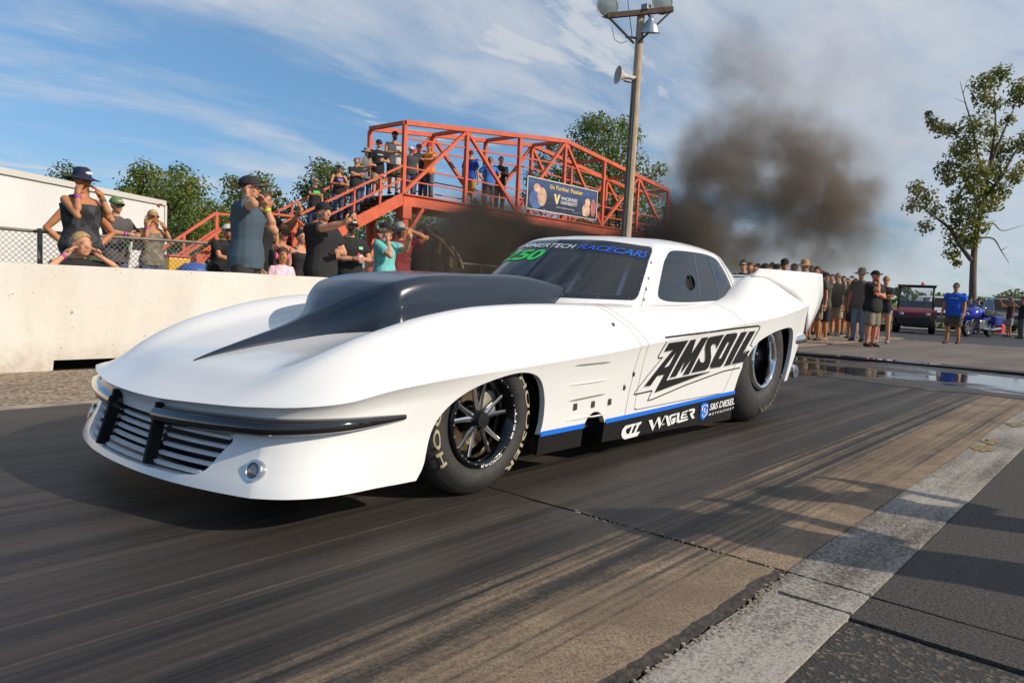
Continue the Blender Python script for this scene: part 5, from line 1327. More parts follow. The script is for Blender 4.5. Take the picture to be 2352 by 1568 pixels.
person('man in red t-shirt, grey cap and mirrored blue sunglasses with a raised arm', (918, 512), 11.9, gz=.17, turn=.35, build=1.1, pose='brow', poseR='down', skin='tan', top=('tee', (.22, .03, .035)), bottom=('shorts', KHAKI), hat=('cap', (.28, .30, .32), (.22, .24, .26), (.6, .5, .1)), glasses=mat('blue_mirror_lens', (.02, .35, .62), .08, metal=.6), beard='brown')
person('person in dark shirt standing in the smoke, arm raised to the head', (968, 520), 13.0, gz=.18, turn=.8, pose='brow', skin='brown', top=('tee', (.05, .02, .02)), bottom=('shorts', BLK), hat=('cap', BLK), lod=1)
person('man in black with cap, half lost in the dark smoke', (1003, 528), 14.0, gz=.19, turn=.8, pose='chin', skin='brown', top=('tee', BLK), bottom=('shorts', KHAKI), hat=('cap', BLK), lod=1)
person('person in dark clothes at the edge of the dark smoke', (1035, 560), 15.0, gz=.2, turn=.8, pose='ears', skin='brown', top=('tee', (.03, .025, .02)), bottom=('shorts', KHAKI), hair=('dark',), lod=1)
# ------------------------------------------------------------------ red steel footbridge with stairs
red = mat('red_oxide_paint', (.60, .105, .042), .55, var=.13, scale=3.0, bump=.15, bscale=30)
tread_m = mat('rusty_tread', (.12, .045, .035), .8, var=.3, scale=6)
BY0, BY1, BX0, BX1, DZ = 21.865, 23.95, 18.50, 38.35, 4.30
br = thing('footbridge', 'red steel truss footbridge with people on it behind the spectators', 'footbridge', (BX0, BY0, 0))
def bp(x, y, z): return Vector((x-BX0, y-BY0, z))
def topz(x): return 6.97+(8.04-6.97)*(1-abs(x-28.43)/9.93)
def member(name, a, b, w=.16, h=.16, m=red, up=(0, 0, 1)):
    m_ = MB(); m_.bar(bp(*a), bp(*b), w, h, up); return m_.build(name, m, br)
NP = 6; xs_ = [BX0+(BX1-BX0)*i/NP for i in range(NP+1)]
for y in (BY0, BY1):
    member('deck_girder', (BX0, y, DZ-.21), (BX1, y, DZ-.21), .14, .40)
    member('deck_flange', (BX0, y-.04, DZ+.02), (BX1, y-.04, DZ+.02), .24, .05)
    member('top_chord', (BX0, y, topz(BX0)), (28.43, y, topz(28.43)), .18, .18)
    member('top_chord', (28.43, y, topz(28.43)), (BX1, y, topz(BX1)), .18, .18)
    for i, x in enumerate(xs_): member('post', (x, y, DZ-.05), (x, y, topz(x)-.08), .15, .15, red, (0, 1, 0))
    for i in range(NP):
        a, b = xs_[i], xs_[i+1]
        if i % 2 == 0: member('diagonal', (a+.05, y+.01, DZ+.1), (b-.05, y+.01, topz(b)-.1), .13, .13)
        else: member('diagonal', (a+.05, y+.01, topz(a)-.1), (b-.05, y+.01, DZ+.1), .13, .13)
    for z in (1.05, .55): 
        for i in range(NP): member('guard_rail', (xs_[i], y+.02, DZ+z*1.0), (xs_[i+1], y+.02, DZ+z), .05, .05)
    member('upper_rail', (BX0, y+.02, topz(BX0)-.55), (28.43, y+.02, topz(28.43)-1.1), .06, .06); member('upper_rail', (28.43, y+.02, topz(28.43)-1.1), (BX1, y+.02, topz(BX1)-.55), .06, .06)
for x in xs_: member('cross_beam', (x, BY0, topz(x)), (x, BY1, topz(x)), .14, .14); member('floor_beam', (x, BY0, DZ-.32), (x, BY1, DZ-.32), .12, .18)
for i in range(40):
    x0 = BX0+(BX1-BX0)*i/40; m_ = MB(); m_.box(bp(x0+.248, (BY0+BY1)/2, DZ+.005), (.485, BY1-BY0-.1, .03)); m_.build('deck_plate', mat('dark_deck_steel', (.07, .03, .028), .8, var=.3), br)
# legs: round columns with knee braces
for x in (18.62, 37.9):
    for y in (BY0+.05, BY1-.05):
        m_ = MB(); m_.tube([bp(x, y, .1), bp(x, y, DZ-.9)], .19, 16); m_.build('column', red, br, smooth=True)
        m_ = MB(); m_.box(bp(x, y, DZ-.66), (.44, .44, .50), bev=.02); m_.build('column_head', red, br)
    member('tie_beam', (x, BY0, 1.2), (x, BY1, 1.2), .16, .2); member('cross_brace', (x, BY0, 3.3), (x, BY1, 1.4), .13, .13); member('cross_brace', (x, BY1, 3.3), (x, BY0, 1.4), .13, .13)
    member('knee_brace', (x, BY0, 2.6), (x+(.9 if x < 25 else -.9), BY0, DZ-.42), .14, .14)
# stairs going down towards the left, then a lower flight turning back
ang = (DZ-1.95)/(18.4-13.9)
def stair_z(x): return DZ-(18.4-x)*ang
for y in (BY0-.02, BY1+.02):
    member('stair_stringer', (18.55, y, stair_z(18.55)-.20), (13.9, y, stair_z(13.9)-.20), .07, .42)
    member('handrail', (18.45, y, stair_z(18.45)+1.05), (13.9, y, stair_z(13.9)+1.05), .075, .075); member('handrail', (18.45, y, stair_z(18.45)+.55), (13.9, y, stair_z(13.9)+.55), .06, .06)
    for x in (13.95, 15.1, 16.25, 17.4): member('rail_post', (x, y, stair_z(x)-.1), (x, y, stair_z(x)+1.05), .075, .075, red, (0, 1, 0))
    member('landing_rail', (12.2, y, 3.0), (13.9, y, 3.0), .07, .07); member('landing_rail', (12.2, y, 2.5), (13.9, y, 2.5), .06, .06)
    member('landing_edge', (12.2, y, 1.83), (13.9, y, 1.83), .08, .30)
    for x in (12.25, 13.85): member('landing_post', (x, y, .15), (x, y, 3.05), .10, .10, red, (0, 1, 0))
for i in range(13):
    x = 18.25-i*.345; m_ = MB(); m_.box(bp(x, (BY0+BY1)/2, stair_z(x)-.02), (.30, BY1-BY0-.12, .035)); m_.box(bp(x+.15, (BY0+BY1)/2, stair_z(x)-.10), (.02, BY1-BY0-.12, .15)); m_.build('stair_tread', tread_m, br)
m_ = MB(); m_.box(bp(13.05, (BY0+BY1)/2, 1.95), (1.7, BY1-BY0, .04)); m_.build('landing_plate', tread_m, br)
# lower flight comes towards the track from the landing
for x in (12.25, 13.85):
    member('stair_stringer', (x, BY0, 1.85), (x, BY0-2.9, .25), .07, .36, red); member('handrail', (x, BY0, 3.0), (x, BY0-2.9, 1.35), .08, .08); member('handrail', (x, BY0, 2.5), (x, BY0-2.9, .85), .06, .06)
    for t in (.33, .66, 1.0): member('rail_post', (x, BY0-2.9*t, 1.9-1.65*t), (x, BY0-2.9*t, 3.0-1.65*t), .08, .08, red, (1, 0, 0))
for i in range(9):
    y = BY0-.25-i*.31; z = 1.80-i*.175; m_ = MB(); m_.box(bp(13.05, y, z), (1.5, .28, .035)); m_.box(bp(13.05, y-.13, z-.08), (1.5, .02, .14)); m_.build('stair_tread', red, br)
# a side ramp rail that drops to the left of the landing
for y in (BY0-.02, BY1):
    member('handrail', (12.2, y, 3.0), (10.0, y, 1.35), .085, .085); member('handrail', (12.2, y, 2.45), (10.0, y, .85), .06, .06); member('stair_stringer', (12.2, y, 1.85), (10.0, y, .25), .07, .34)
    for x in (10.1, 11.15): member('rail_post', (x, y, 1.9-(12.2-x)*.73), (x, y, 3.0-(12.2-x)*.75), .08, .08, red, (0, 1, 0))
# far stair at the other end
for y in (BY0-.02, BY1+.02):
    member('stair_stringer', (38.3, y, DZ-.2), (45.2, y, .1), .07, .42); member('handrail', (38.3, y, DZ+1.05), (45.2, y, 1.25), .07, .07); member('handrail', (38.3, y, DZ+.55), (45.2, y, .75), .06, .06)
    for x in (39.5, 41, 42.5, 44): member('rail_post', (x, y, DZ-(x-38.3)*.605), (x, y, DZ+1.05-(x-38.3)*.605), .07, .07, red, (0, 1, 0))
# banner on the near face
k = nmat('banner_print')
gx = k.math('DIVIDE', k.x, 5.1); gz_ = k.math('DIVIDE', k.z, 1.55)
sw_ = k.noise(1.0, (1.2, 1, 7), 4, .5, .8)
c = k.mix(k.ramp(k.math('ADD', gz_, k.math('MULTIPLY', k.math('SUBTRACT', sw_, .5), .5)), .2, .9), (.010, .016, .045), (.035, .07, .20)); c = k.mix(k.ramp(sw_, .62, .72, 0, .5), c, (.12, .20, .42))
k.n.links.new(c, k.b.inputs['Base Color']); k.set(k.b, 'Roughness', .6); ban_m = k.m
bx = at_Y(1208, 478, BY0-.12); tx = at_Y(1368, 497, BY0-.12); tl = at_Y(1210, 404, BY0-.12)
bl = thing('bridge_banner', 'dark blue advertising banner with yellow words hung on the bridge', 'banner', bx)
bw = tx.x-bx.x; bh = tl.z-bx.z
m_ = MB(); m_.box((bw/2, 0, bh/2), (bw, .02, bh)); m_.build('banner_sheet', ban_m, bl)
for (a, b) in (((0, 0, 0), (bw, 0, 0)), ((0, 0, bh), (bw, 0, bh)), ((0, 0, 0), (0, 0, bh)), ((bw, 0, 0), (bw, 0, bh))):
    m_ = MB(); m_.bar(Vector(a)+Vector((0, -.02, 0)), Vector(b)+Vector((0, -.02, 0)), .05, .05, (0, 1, 0)); m_.build('banner_frame', mat('pale_frame', (.55, .54, .50), .6), bl)
def ban_word(s, x0, x1, z0, z1, m, bold=.02):
    V, F = text_mesh(s, 1, 0, bold); a = np.array(V); a = (a-a.min(0))/(a.max(0)-a.min(0))
    link('banner_lettering', mesh('banner_lettering', [(bw*(x0+(x1-x0)*x), -.016, bh*(z0+(z1-z0)*z)) for x, z in a], F), m, bl)
[ban_word(w_, a_, b_, .76, .90, mat('banner_yellow', (.75, .48, .05), .6)) for w_, a_, b_ in (('Go', .30, .365), ('Further', .39, .575), ('Faster', .60, .78))]; ban_word('VINCENNES', .46, .70, .47, .58, white_b := mat('banner_white', (.60, .62, .65), .6)); ban_word('UNIVERSITY', .46, .70, .33, .44, white_b); ban_word('vinu.edu/racing', .40, .66, .17, .24, white_b, .0)
m_ = MB(); m_.prism([(.36, .62), (.39, .62), (.405, .44), (.42, .62), (.45, .62), (.415, .30), (.395, .30)], -.017, -.015, lambda a, b, c_: (a*bw, c_, b*bh)); m_.build('banner_emblem', mat('banner_gold', (.70, .55, .25), .6), bl)
for (cx, cz, rx, rz_, c_) in ((.13, .70, .045, .13, (.60, .36, .25)), (.12, .32, .085, .30, (.06, .12, .30)), (.20, .45, .06, .30, (.52, .33, .24)), (.10, .40, .03, .10, (.65, .50, .10)), (.86, .55, .04, .14, (.60, .36, .25)), (.84, .28, .06, .22, (.62, .42, .30)), (.95, .40, .04, .30, (.48, .14, .12)), (.82, .14, .03, .07, (.70, .55, .05))):
    m_ = MB(); m_.add([(bw*(cx+rx*cos(a)), -.0155-.001*cx, bh*(cz+rz_*sin(a))) for a in np.linspace(0, 2*pi, 19)[:-1]], [tuple(range(18))]); m_.build('banner_picture', mat('bp_%d%d' % (int(cx*99), int(cz*99)), c_, .6, var=.3, scale=3), bl)

# --- people on the stairs and the deck
GS = 'people on the footbridge'
def on_stair(lbl, px, y_off, x, z, **k):
    k.setdefault('lod', 1); k.setdefault('turn', .35)
    person(lbl, loc=Vector((x, BY0+y_off, z)), group=GS, **k)
def bx_at(px, py, Y): return at_Y(px, py, Y)
def stand(lbl, px, py, yo, gz=None, **k):
    p = at_Y(px, py, BY0+yo); z = gz if gz is not None else (DZ+.02 if p.x > 18.4 else (stair_z(p.x) if p.x > 13.9 else 1.97))
    on_stair(lbl, None, yo, p.x, z, H=p.z-z, **k)
stand('man in black shirt with green print standing low on the bridge stairs', 724, 410, .55, pose='down', poseR='rail', skin='fair', top=('tee', BLK), bottom=('jeans', JEAN, jeanm), hat=('cap', (.25, .20, .14)), extras=(('print', -.06, .06, .72, .77, (.10, .75, .05)),))
stand('man in black tank top leaning on the stair rail', 779, 380, .75, pose='hold', skin='tan', top=('tank', BLK), bottom=('jeans', JEAN, jeanm), hat=('cap_back', BLK), glasses=True, extras=(('print', -.05, .05, .70, .75, (.25, .22, .60)),))
stand('red haired boy in dark shirt with crossed arms on the stairs', 818, 363, .7, pose='cross', skin='fair', top=('tee', (.02, .02, .022)), bottom=('jeans', JEAN), hair=('red',))
stand('man in grey shirt and hat with a white bag on the stairs', 842, 341, .95, pose='rail', poseR='hold', skin='fair', top=('tee', (.19, .20, .21)), bottom=('jeans', JEAN), hat=('brim', (.22, .21, .19)))
stand('man in black t-shirt and cap near the top of the stairs', 870, 322, .7, pose='hold', poseR='down', skin='fair', top=('tee', BLK), bottom=('shorts', KHAKI), hat=('cap', BLK), glasses=True, extras=(('print', -.05, .05, .74, .76, (.5, .5, .5)),))
stand('tall man in white tank top holding a bottle at the top of the stairs', 907, 303, .6, pose='hold', skin='tan', top=('tank', (.50, .50, .50)), bottom=('shorts', OLIVE), hat=('cap', BLK), beard='dark', build=1.1)
stand('man in dark grey shirt and white cap on the bridge deck', 944, 338, .7, pose='down', skin='fair', top=('tee', (.05, .055, .065)), bottom=('jeans', JEAN), hat=('cap', (.65, .65, .65)), build=1.15)
stand('man in dark shirt and red cap behind the one in the white cap', 962, 332, 1.2, pose='pocket', skin='fair', top=('tee', (.05, .05, .06)), bottom=('jeans', (.05, .07, .11)), hat=('cap', (.40, .04, .08)))
stand('man in orange t-shirt and red cap on the bridge deck', 987, 330, .8, pose='rail', poseR='down', skin='tan', top=('tee', (.80, .24, .02)), bottom=('jeans', (.10, .12, .14)), hat=('cap', (.45, .03, .07)), turn=-.6)
stand('man in royal blue shirt with his back turned on the bridge', 1082, 346, .7, pose='down', skin='fair', top=('tee', (.012, .07, .42)), bottom=('shorts', (.40, .25, .05)), hair=('dark',), turn=2.7)
stand('man in bright blue t-shirt with hands on hips on the bridge', 1126, 361, .8, pose='hips', skin='fair', top=('tee', (.03, .17, .55)), bottom=('shorts', (.05, .045, .04)), hair=('brown',), glasses=True)
stand('man in black patterned jacket with crossed arms on the bridge', 1151, 360, .9, pose='cross', skin='fair', top=('jacket', (.018, .018, .02)), bottom=('jeans', (.03, .03, .04)), hair=('dark',))
stand('person in dark clothes near the light pole on the bridge', 1398, 462, .7, pose='rail', skin='brown', top=('tee', (.03, .02, .02)), bottom=('jeans', BLK), hair=('dark',))
stand('person in a dark hat beside the light pole on the bridge', 1421, 470, .9, pose='down', skin='brown', top=('tee', BLK), bottom=('jeans', BLK), hat=('cap', BLK))
p_ = at_Y(1537, 455, BY0+.8); on_stair('person at the far end of the bridge above the stairs', None, .8, p_.x, DZ-.45, H=p_.z-DZ+.45, pose='chin', skin='brown', top=('tee', BLK), bottom=('shorts', BLK), hair=('dark',))
# ------------------------------------------------------------------ light pole, trailer, trees
wood = mat('weathered_pole_wood', (.42, .32, .22), .9, var=.30, scale=5, stretch=(9, 9, .35), bump=.5, bscale=30)
PD = 17.0
pb = at_depth(1432, 600, PD); pt_ = at_depth(1471, 24, PD)
pole = thing('light_pole', 'tall wooden light pole with floodlights and a horn speaker', 'light pole', (pb.x, pb.y, .2))
ax = Vector((pt_.x-pb.x, pt_.y-pb.y, pt_.z-pb.z)).normalized(); L0 = (pt_-Vector((pb.x, pb.y, .2))).length
def pp_(t): return ax*(t/ax.z)
zt = pt_.z-.2
m_ = MB(); m_.tube([pp_(t) for t in np.linspace(-.2, zt, 14)], list(np.linspace(.130, .088, 14)), 14); m_.build('pole', wood, pole, smooth=True)
m_ = MB(); m_.tube([pp_(t)+Vector((-.12, .03, 0)) for t in np.linspace(-.1, zt-1.55, 10)], .020, 8); m_.tube([pp_(t)+Vector((-.10, -.06, 0)) for t in np.linspace(-.1, zt-1.55, 10)], .014, 8); m_.build('conduit', mat('conduit_dark', (.10, .085, .07), .6), pole, smooth=True)
grey_m = mat('weathered_metal', (.33, .33, .32), .45, metal=.7, var=.2, scale=4)
ra = Vector((CR.x, CR.y, 0)).normalized()
def px_at(x, y): return at_depth(x, y, PD)-Vector((pb.x, pb.y, .2))
a_, b_ = px_at(1395, 37), px_at(1546, 22)
m_ = MB(); m_.bar(a_, b_, .10, .11); m_.build('crossarm', mat('crossarm_wood', (.13, .085, .06), .9, var=.3), pole)
for e_ in (a_, b_):
    m_ = MB(); m_.bar(e_, px_at(1456, 100) if e_ is a_ else px_at(1466, 98), .045, .045); m_.build('crossarm_brace', mat('dark_iron', (.05, .045, .045), .6), pole)
m_ = MB(); m_.bar(px_at(1437, 85), px_at(1462, 88), .04, .04); m_.build('brace_tie', mat('dark_iron'), pole)
tocam = Vector((-.66, -.75, -.25)).normalized()
def flood(c, d, r, name='floodlight'):
    t = empty(name, c, 0, pole); t.rotation_euler = d.to_track_quat('Z', 'Y').to_euler()
    m_ = MB(); m_.lathe([(.0, -r*1.05), (r*.28, -r*1.0), (r*.36, -r*.75), (r*.62, -r*.48), (r*.88, -r*.12), (r, .0), (r*1.04, .01), (r*.98, .015), (r*.9, .0)], 28); m_.build('reflector', grey_m, t, smooth=True)
    m_ = MB(); m_.lathe([(r*.95, .004), (r*.5, .03), (.0, .04)], 28); m_.build('lens', mat('flood_glass', (.22, .27, .28), .18, coat=.6), t, smooth=True)
    m_ = MB(); m_.box((r*.75, 0, -r*.6), (.12, .16, .30), bev=.02); m_.build('ballast_box', grey_m, t)
flood(px_at(1395, 15), Vector((-.55, -.80, -.22)), .255); flood(px_at(1521, 6), Vector((-.45, -.86, -.22)), .26)
# bell lamp hanging under the arm
m_ = MB(); m_.lathe([(.0, .20), (.045, .20), (.06, .12), (.12, .06), (.19, -.04), (.225, -.15), (.23, -.17), (.21, -.16), (.0, -.10)], 28); m_.build('bell_lamp', mat('spun_aluminium', (.62, .61, .60), .28, metal=1, var=.1), pole, smooth=True, loc=px_at(1494, 58), rot=(.18, -.2, 0))
m_ = MB(); m_.tube([px_at(1491, 38), px_at(1490, 28)], .03, 8); m_.build('lamp_stem', mat('dark_iron'), pole, smooth=True)
m_ = MB(); m_.box(px_at(1484, 18), (.17, .17, .13), bev=.01); m_.build('control_box', grey_m, pole)
# horn speaker
hc_ = px_at(1446, 178); hdir = (px_at(1418, 176)-px_at(1450, 179)).normalized()
m_ = MB(); m_.lathe([(.03, -.14), (.05, -.14), (.05, .0), (.055, .06), (.075, .14), (.12, .22), (.19, .285), (.205, .30), (.19, .295), (.10, .20), (.03, .06)], 26); m_.build('horn_speaker', mat('pale_horn', (.50, .46, .41), .45, var=.15), pole, smooth=True, loc=hc_, rot=(hdir+Vector((0, -.35, 0))).to_track_quat('Z', 'Y').to_euler())
m_ = MB(); m_.bar(px_at(1432, 186), px_at(1450, 190), .03, .03); m_.build('horn_bracket', mat('dark_iron'), pole)
m_ = MB(); m_.tube([px_at(1441, -10), px_at(1445, 30), px_at(1452, 85)], .010, 5); m_.tube([px_at(1405, 62), px_at(1412, 92), px_at(1425, 100), px_at(1440, 96)], .008, 5); m_.build('cable', mat('dark_iron'), pole, smooth=True)

# white box trailer
tr = at_depth(378, 462, 25); tz = tr.z
t = thing('box_trailer', 'white box trailer parked behind the chain link fence', 'trailer', (tr.x, tr.y, .2)); t.rotation_euler = (0, 0, 0)
wtr = mat('white_trailer_skin', (.72, .72, .70), .5, var=.04, scale=.6)
Lt = 11.5; hh = tz-.2
dirx = Vector((tr.x-at_depth(0, 425, 18.4).x, tr.y-at_depth(0, 425, 18.4).y, 0)).normalized()
def tp(a, b, c_): n_ = Vector((-dirx.y, dirx.x, 0)); v = -dirx*a+n_*b; return Vector((v.x, v.y, c_))
m_ = MB(); V = [tp(a, b, c_) for c_ in (.55, hh) for a, b in ((0, 0), (Lt, 0), (Lt, 2.5), (0, 2.5))]; m_.add(V, [(3, 2, 1, 0), (4, 5, 6, 7), (0, 1, 5, 4), (1, 2, 6, 5), (2, 3, 7, 6), (3, 0, 4, 7)]); m_.build('trailer_box', wtr, t)
m_ = MB(); m_.bar(tp(-.02, -.03, hh-.07), tp(Lt, -.03, hh-.07), .06, .16); m_.build('roof_rail', mat('trailer_trim', (.62, .60, .56), .5), t)
m_ = MB(); m_.bar(tp(-.02, -.03, .55), tp(-.02, -.03, hh-.15), .07, .07); m_.build('corner_post', mat('trailer_trim'), t)
m_ = MB(); m_.box(tp(.35, -.06, hh-.16), (.14, .06, .07)); m_.build('marker_light', mat('red_lens', (.30, .02, .02), .3), t)
for a in (3.2, 4.2):
    m_ = MB(); m_.lathe([(.0, -.1), (.36, -.1), (.38, 0), (.36, .1), (0, .1)], 20, 'Y', tp(a, .1, .38)); m_.build('trailer_wheel', mat('black_rubber'), t, deg=40)

# leaf and bark materials
def leaf_mat(name, c1, c2):
    m = bpy.data.materials.new(name); m.use_nodes = True; n = m.node_tree; b = n.nodes['Principled BSDF']; o = n.nodes['Material Output']
    tcx = n.nodes.new('ShaderNodeTexCoord'); nz = n.nodes.new('ShaderNodeTexNoise'); nz.inputs['Scale'].default_value = .9; nz.inputs['Detail'].default_value = 4; n.links.new(tcx.outputs['Object'], nz.inputs['Vector'])
    r = n.nodes.new('ShaderNodeValToRGB'); r.color_ramp.elements[0].position = .38; r.color_ramp.elements[1].position = .64; r.color_ramp.elements[0].color = (*c1, 1); r.color_ramp.elements[1].color = (*c2, 1); n.links.new(nz.outputs['Fac'], r.inputs[0])
    n.links.new(r.outputs[0], b.inputs['Base Color']); b.inputs['Roughness'].default_value = .55
    tl_ = n.nodes.new('ShaderNodeBsdfTranslucent'); mx = n.nodes.new('ShaderNodeMixShader'); mx.inputs[0].default_value = .45; n.links.new(r.outputs[0], tl_.inputs[0]); n.links.new(b.outputs[0], mx.inputs[1]); n.links.new(tl_.outputs[0], mx.inputs[2]); n.links.new(mx.outputs[0], o.inputs[0])
    return m
leafA = leaf_mat('leaf_mid_green', (.085, .135, .022), (.24, .27, .050)); leafB = leaf_mat('leaf_olive', (.10, .125, .024), (.30, .28, .060)); leafC = leaf_mat('leaf_dark', (.060, .100, .022), (.160, .195, .042))
bark = mat('grey_brown_bark', (.13, .10, .07), .95, var=.35, scale=6, stretch=(4, 4, .6), bump=.8, bscale=14)
def tree(label, trunk_px, depth, clumps, leaf, size, per, branches=(), base_z=.2, tr_r=.22, seed=1, flat=.8, name='tree', group='trees behind the bridge and fence', spread=1.0):
    """crown clumps and limbs are given where they stand in the view at the tree's distance; depth jitter gives them volume"""
    r = random.Random(seed); g = at_depth(trunk_px[0], trunk_px[1], depth)
    t = thing(name, label, 'tree', (g.x, g.y, base_z), 0, group); o = Vector((g.x, g.y, base_z)); k = depth/FPX
    C3 = []
    for (x, y, rad) in clumps:
        R_ = rad*k; c = at_depth(x, y, depth+r.uniform(-1, 1)*max(R_*1.2, spread))-o; C3.append((c, R_))
    tk = MB(); V = []; F = []
    top = sorted(C3, key=lambda q: -q[0].z)[0][0]
    if branches:
        for pts, r0, r1 in branches:
            q = [at_depth(x, y, depth+r.uniform(-.25, .25)*spread*i)-o for i, (x, y) in enumerate(pts)]
            nn2 = (len(q)-1)*4+1; q = [Vector(v) for v in cspline(range(len(q)), [tuple(v) for v in q], np.linspace(0, len(q)-1, nn2))]
            tk.tube(q, list(np.linspace(r0*.85, r1*.7, len(q))), 8)
    else:
        tk.tube([Vector((0, 0, -.2)), Vector((0, 0, top.z*.35)), Vector((top.x*.3, top.y*.3, top.z*.7))], [tr_r, tr_r*.8, tr_r*.35], 9)
        for c, R_ in C3:
            s_ = Vector((c.x*.15, c.y*.15, max(top.z*.25, min(c.z*.7, c.z-R_)))); tk.tube([s_, s_.lerp(c, .55)+Vector((0, 0, R_*.1)), c], [tr_r*.35, tr_r*.22, tr_r*.08], 6)
    tk.build('trunk', bark, t, smooth=True)
    for c, R_ in C3:
        n = int(per*(R_**2)/(size**2)*13.0)+40; Rf = R_*1.38
        for _ in range(n):
            d = Vector((r.gauss(0, 1), r.gauss(0, 1), r.gauss(0, 1))); d.normalize(); rr2 = Rf*(r.random()**.45)*r.uniform(.85, 1.12)
            p = c+Vector((d.x, d.y, d.z*flat))*rr2; nrm_ = (d+Vector((r.gauss(0, .6), r.gauss(0, .6), r.gauss(0, .6)+.5))).normalized(); a = nrm_.orthogonal().normalized(); b2 = nrm_.cross(a); an_ = r.uniform(0, 6.28); a, b2 = a*cos(an_)+b2*sin(an_), b2*cos(an_)-a*sin(an_)
            s_ = size*r.uniform(.6, 1.25); i0 = len(V)
            V += [p-a*s_*.5, p+b2*s_*.32, p+a*s_*.5+nrm_*s_*.1, p-b2*s_*.32]; F.append((i0, i0+1, i0+2, i0+3))
    link('crown', mesh('crown', V, F), leaf, t)
    return t
tree('small dark tree top showing above the white trailer', (150, 600), 48, [(150, 400, 28), (128, 415, 22), (172, 408, 24), (158, 430, 30), (185, 430, 24)], leafC, .22, 1.1, seed=3, spread=2)
tree('round leafy tree with two crowns right of the white trailer', (375, 600), 34, [(330, 395, 30), (318, 425, 36), (355, 420, 40), (300, 450, 30), (345, 470, 55), (415, 400, 28), (430, 430, 38), (400, 450, 45), (440, 470, 40), (385, 500, 60), (330, 520, 50), (440, 520, 45), (290, 440, 16), (365, 560, 60), (460, 545, 40)], leafA, .19, 2.0, seed=5, spread=2.5)
tree('low bushy tree between the fence and the stairs', (490, 600), 36, [(470, 500, 40), (500, 490, 38), (520, 520, 45), (470, 540, 50), (430, 560, 45), (540, 560, 45), (500, 570, 50)], leafA, .19, 2.0, seed=6, spread=2)
tree('tall thin tree behind the man in the blue grey t-shirt', (580, 600), 42, [(535, 425, 24), (550, 450, 30), (600, 415, 24), (612, 440, 28), (590, 470, 40), (545, 490, 35), (625, 480, 36), (580, 520, 50), (640, 520, 40), (600, 560, 55), (650, 560, 50)], leafB, .21, 1.9, seed=7, spread=2.5)
tree('tree behind the bridge stairs with a pointed crown', (745, 600), 40, [(735, 385, 22), (755, 395, 28), (725, 420, 26), (765, 420, 32), (780, 400, 22), (700, 440, 24), (745, 450, 38), (790, 440, 26), (710, 480, 34), (760, 490, 42), (680, 510, 36), (730, 540, 48), (790, 530, 40)], leafC, .20, 1.9, seed=8, spread=2.5)
tree('leafy trees filling the gap under the near end of the bridge', (900, 620), 50, [(830, 520, 40), (870, 500, 36), (910, 510, 44), (950, 500, 40), (985, 520, 36), (850, 560, 50), (900, 560, 55), (960, 560, 50), (1010, 570, 40), (800, 580, 40), (930, 480, 26), (975, 485, 24)], leafA, .26, 1.1, seed=9, spread=3)
tree('broad tree rising behind the middle of the bridge', (1400, 560), 62, [(1350, 285, 26), (1375, 280, 24), (1340, 310, 30), (1395, 300, 32), (1430, 285, 22), (1445, 310, 30), (1370, 340, 40), (1415, 345, 42), (1330, 350, 24), (1265, 335, 14), (1290, 350, 22), (1245, 370, 22), (1320, 385, 34), (1360, 395, 42), (1410, 400, 46), (1455, 380, 34), (1230, 410, 26), (1280, 400, 30), (1300, 440, 44), (1370, 450, 54), (1440, 440, 46), (1490, 410, 22), (1515, 390, 16), (1500, 440, 26), (1220, 450, 26), (1250, 470, 36), (1340, 500, 54), (1430, 500, 54), (1490, 490, 34)], leafA, .27, 1.7, seed=10, spread=3.5, tr_r=.35)
tree('dark trees low behind the right end of the bridge', (1480, 600), 70, [(1300, 540, 40), (1360, 550, 40), (1420, 545, 40), (1480, 540, 40), (1530, 545, 34), (1250, 545, 36), (1570, 560, 26)], leafC, .42, 1.0, seed=11, spread=3)

# the sparse tree at the right: limbs and clumps traced at its distance
def rc_(x, y): return ((2230+x*.3952)*.91875, (140+y*.3952)*.91875)
cl = [(690, 110, 50), (640, 150, 55), (560, 180, 60), (580, 270, 60), (650, 310, 45), (800, 200, 55), (790, 270, 50), (250, 420, 40), (300, 460, 50), (380, 470, 40), (520, 440, 75), (640, 470, 50), (740, 400, 36), (500, 560, 85), (420, 620, 65), (330, 720, 50), (450, 720, 90), (560, 720, 70), (660, 560, 55), (700, 620, 50), (800, 560, 60), (660, 720, 65), (770, 760, 45), (820, 720, 45), (600, 820, 85), (500, 830, 65), (350, 790, 36), (690, 860, 50), (640, 930, 50), (150, 830, 42), (210, 900, 65), (120, 950, 48), (270, 980, 50), (210, 1080, 42), (400, 900, 42), (430, 960, 48), (400, 1050, 65), (500, 1000, 75), (560, 930, 55), (540, 1080, 58), (400, 1150, 65), (490, 1170, 50), (380, 1250, 42), (410, 1310, 26), (230, 370, 20), (880, 240, 60), (900, 520, 70), (920, 640, 60)]
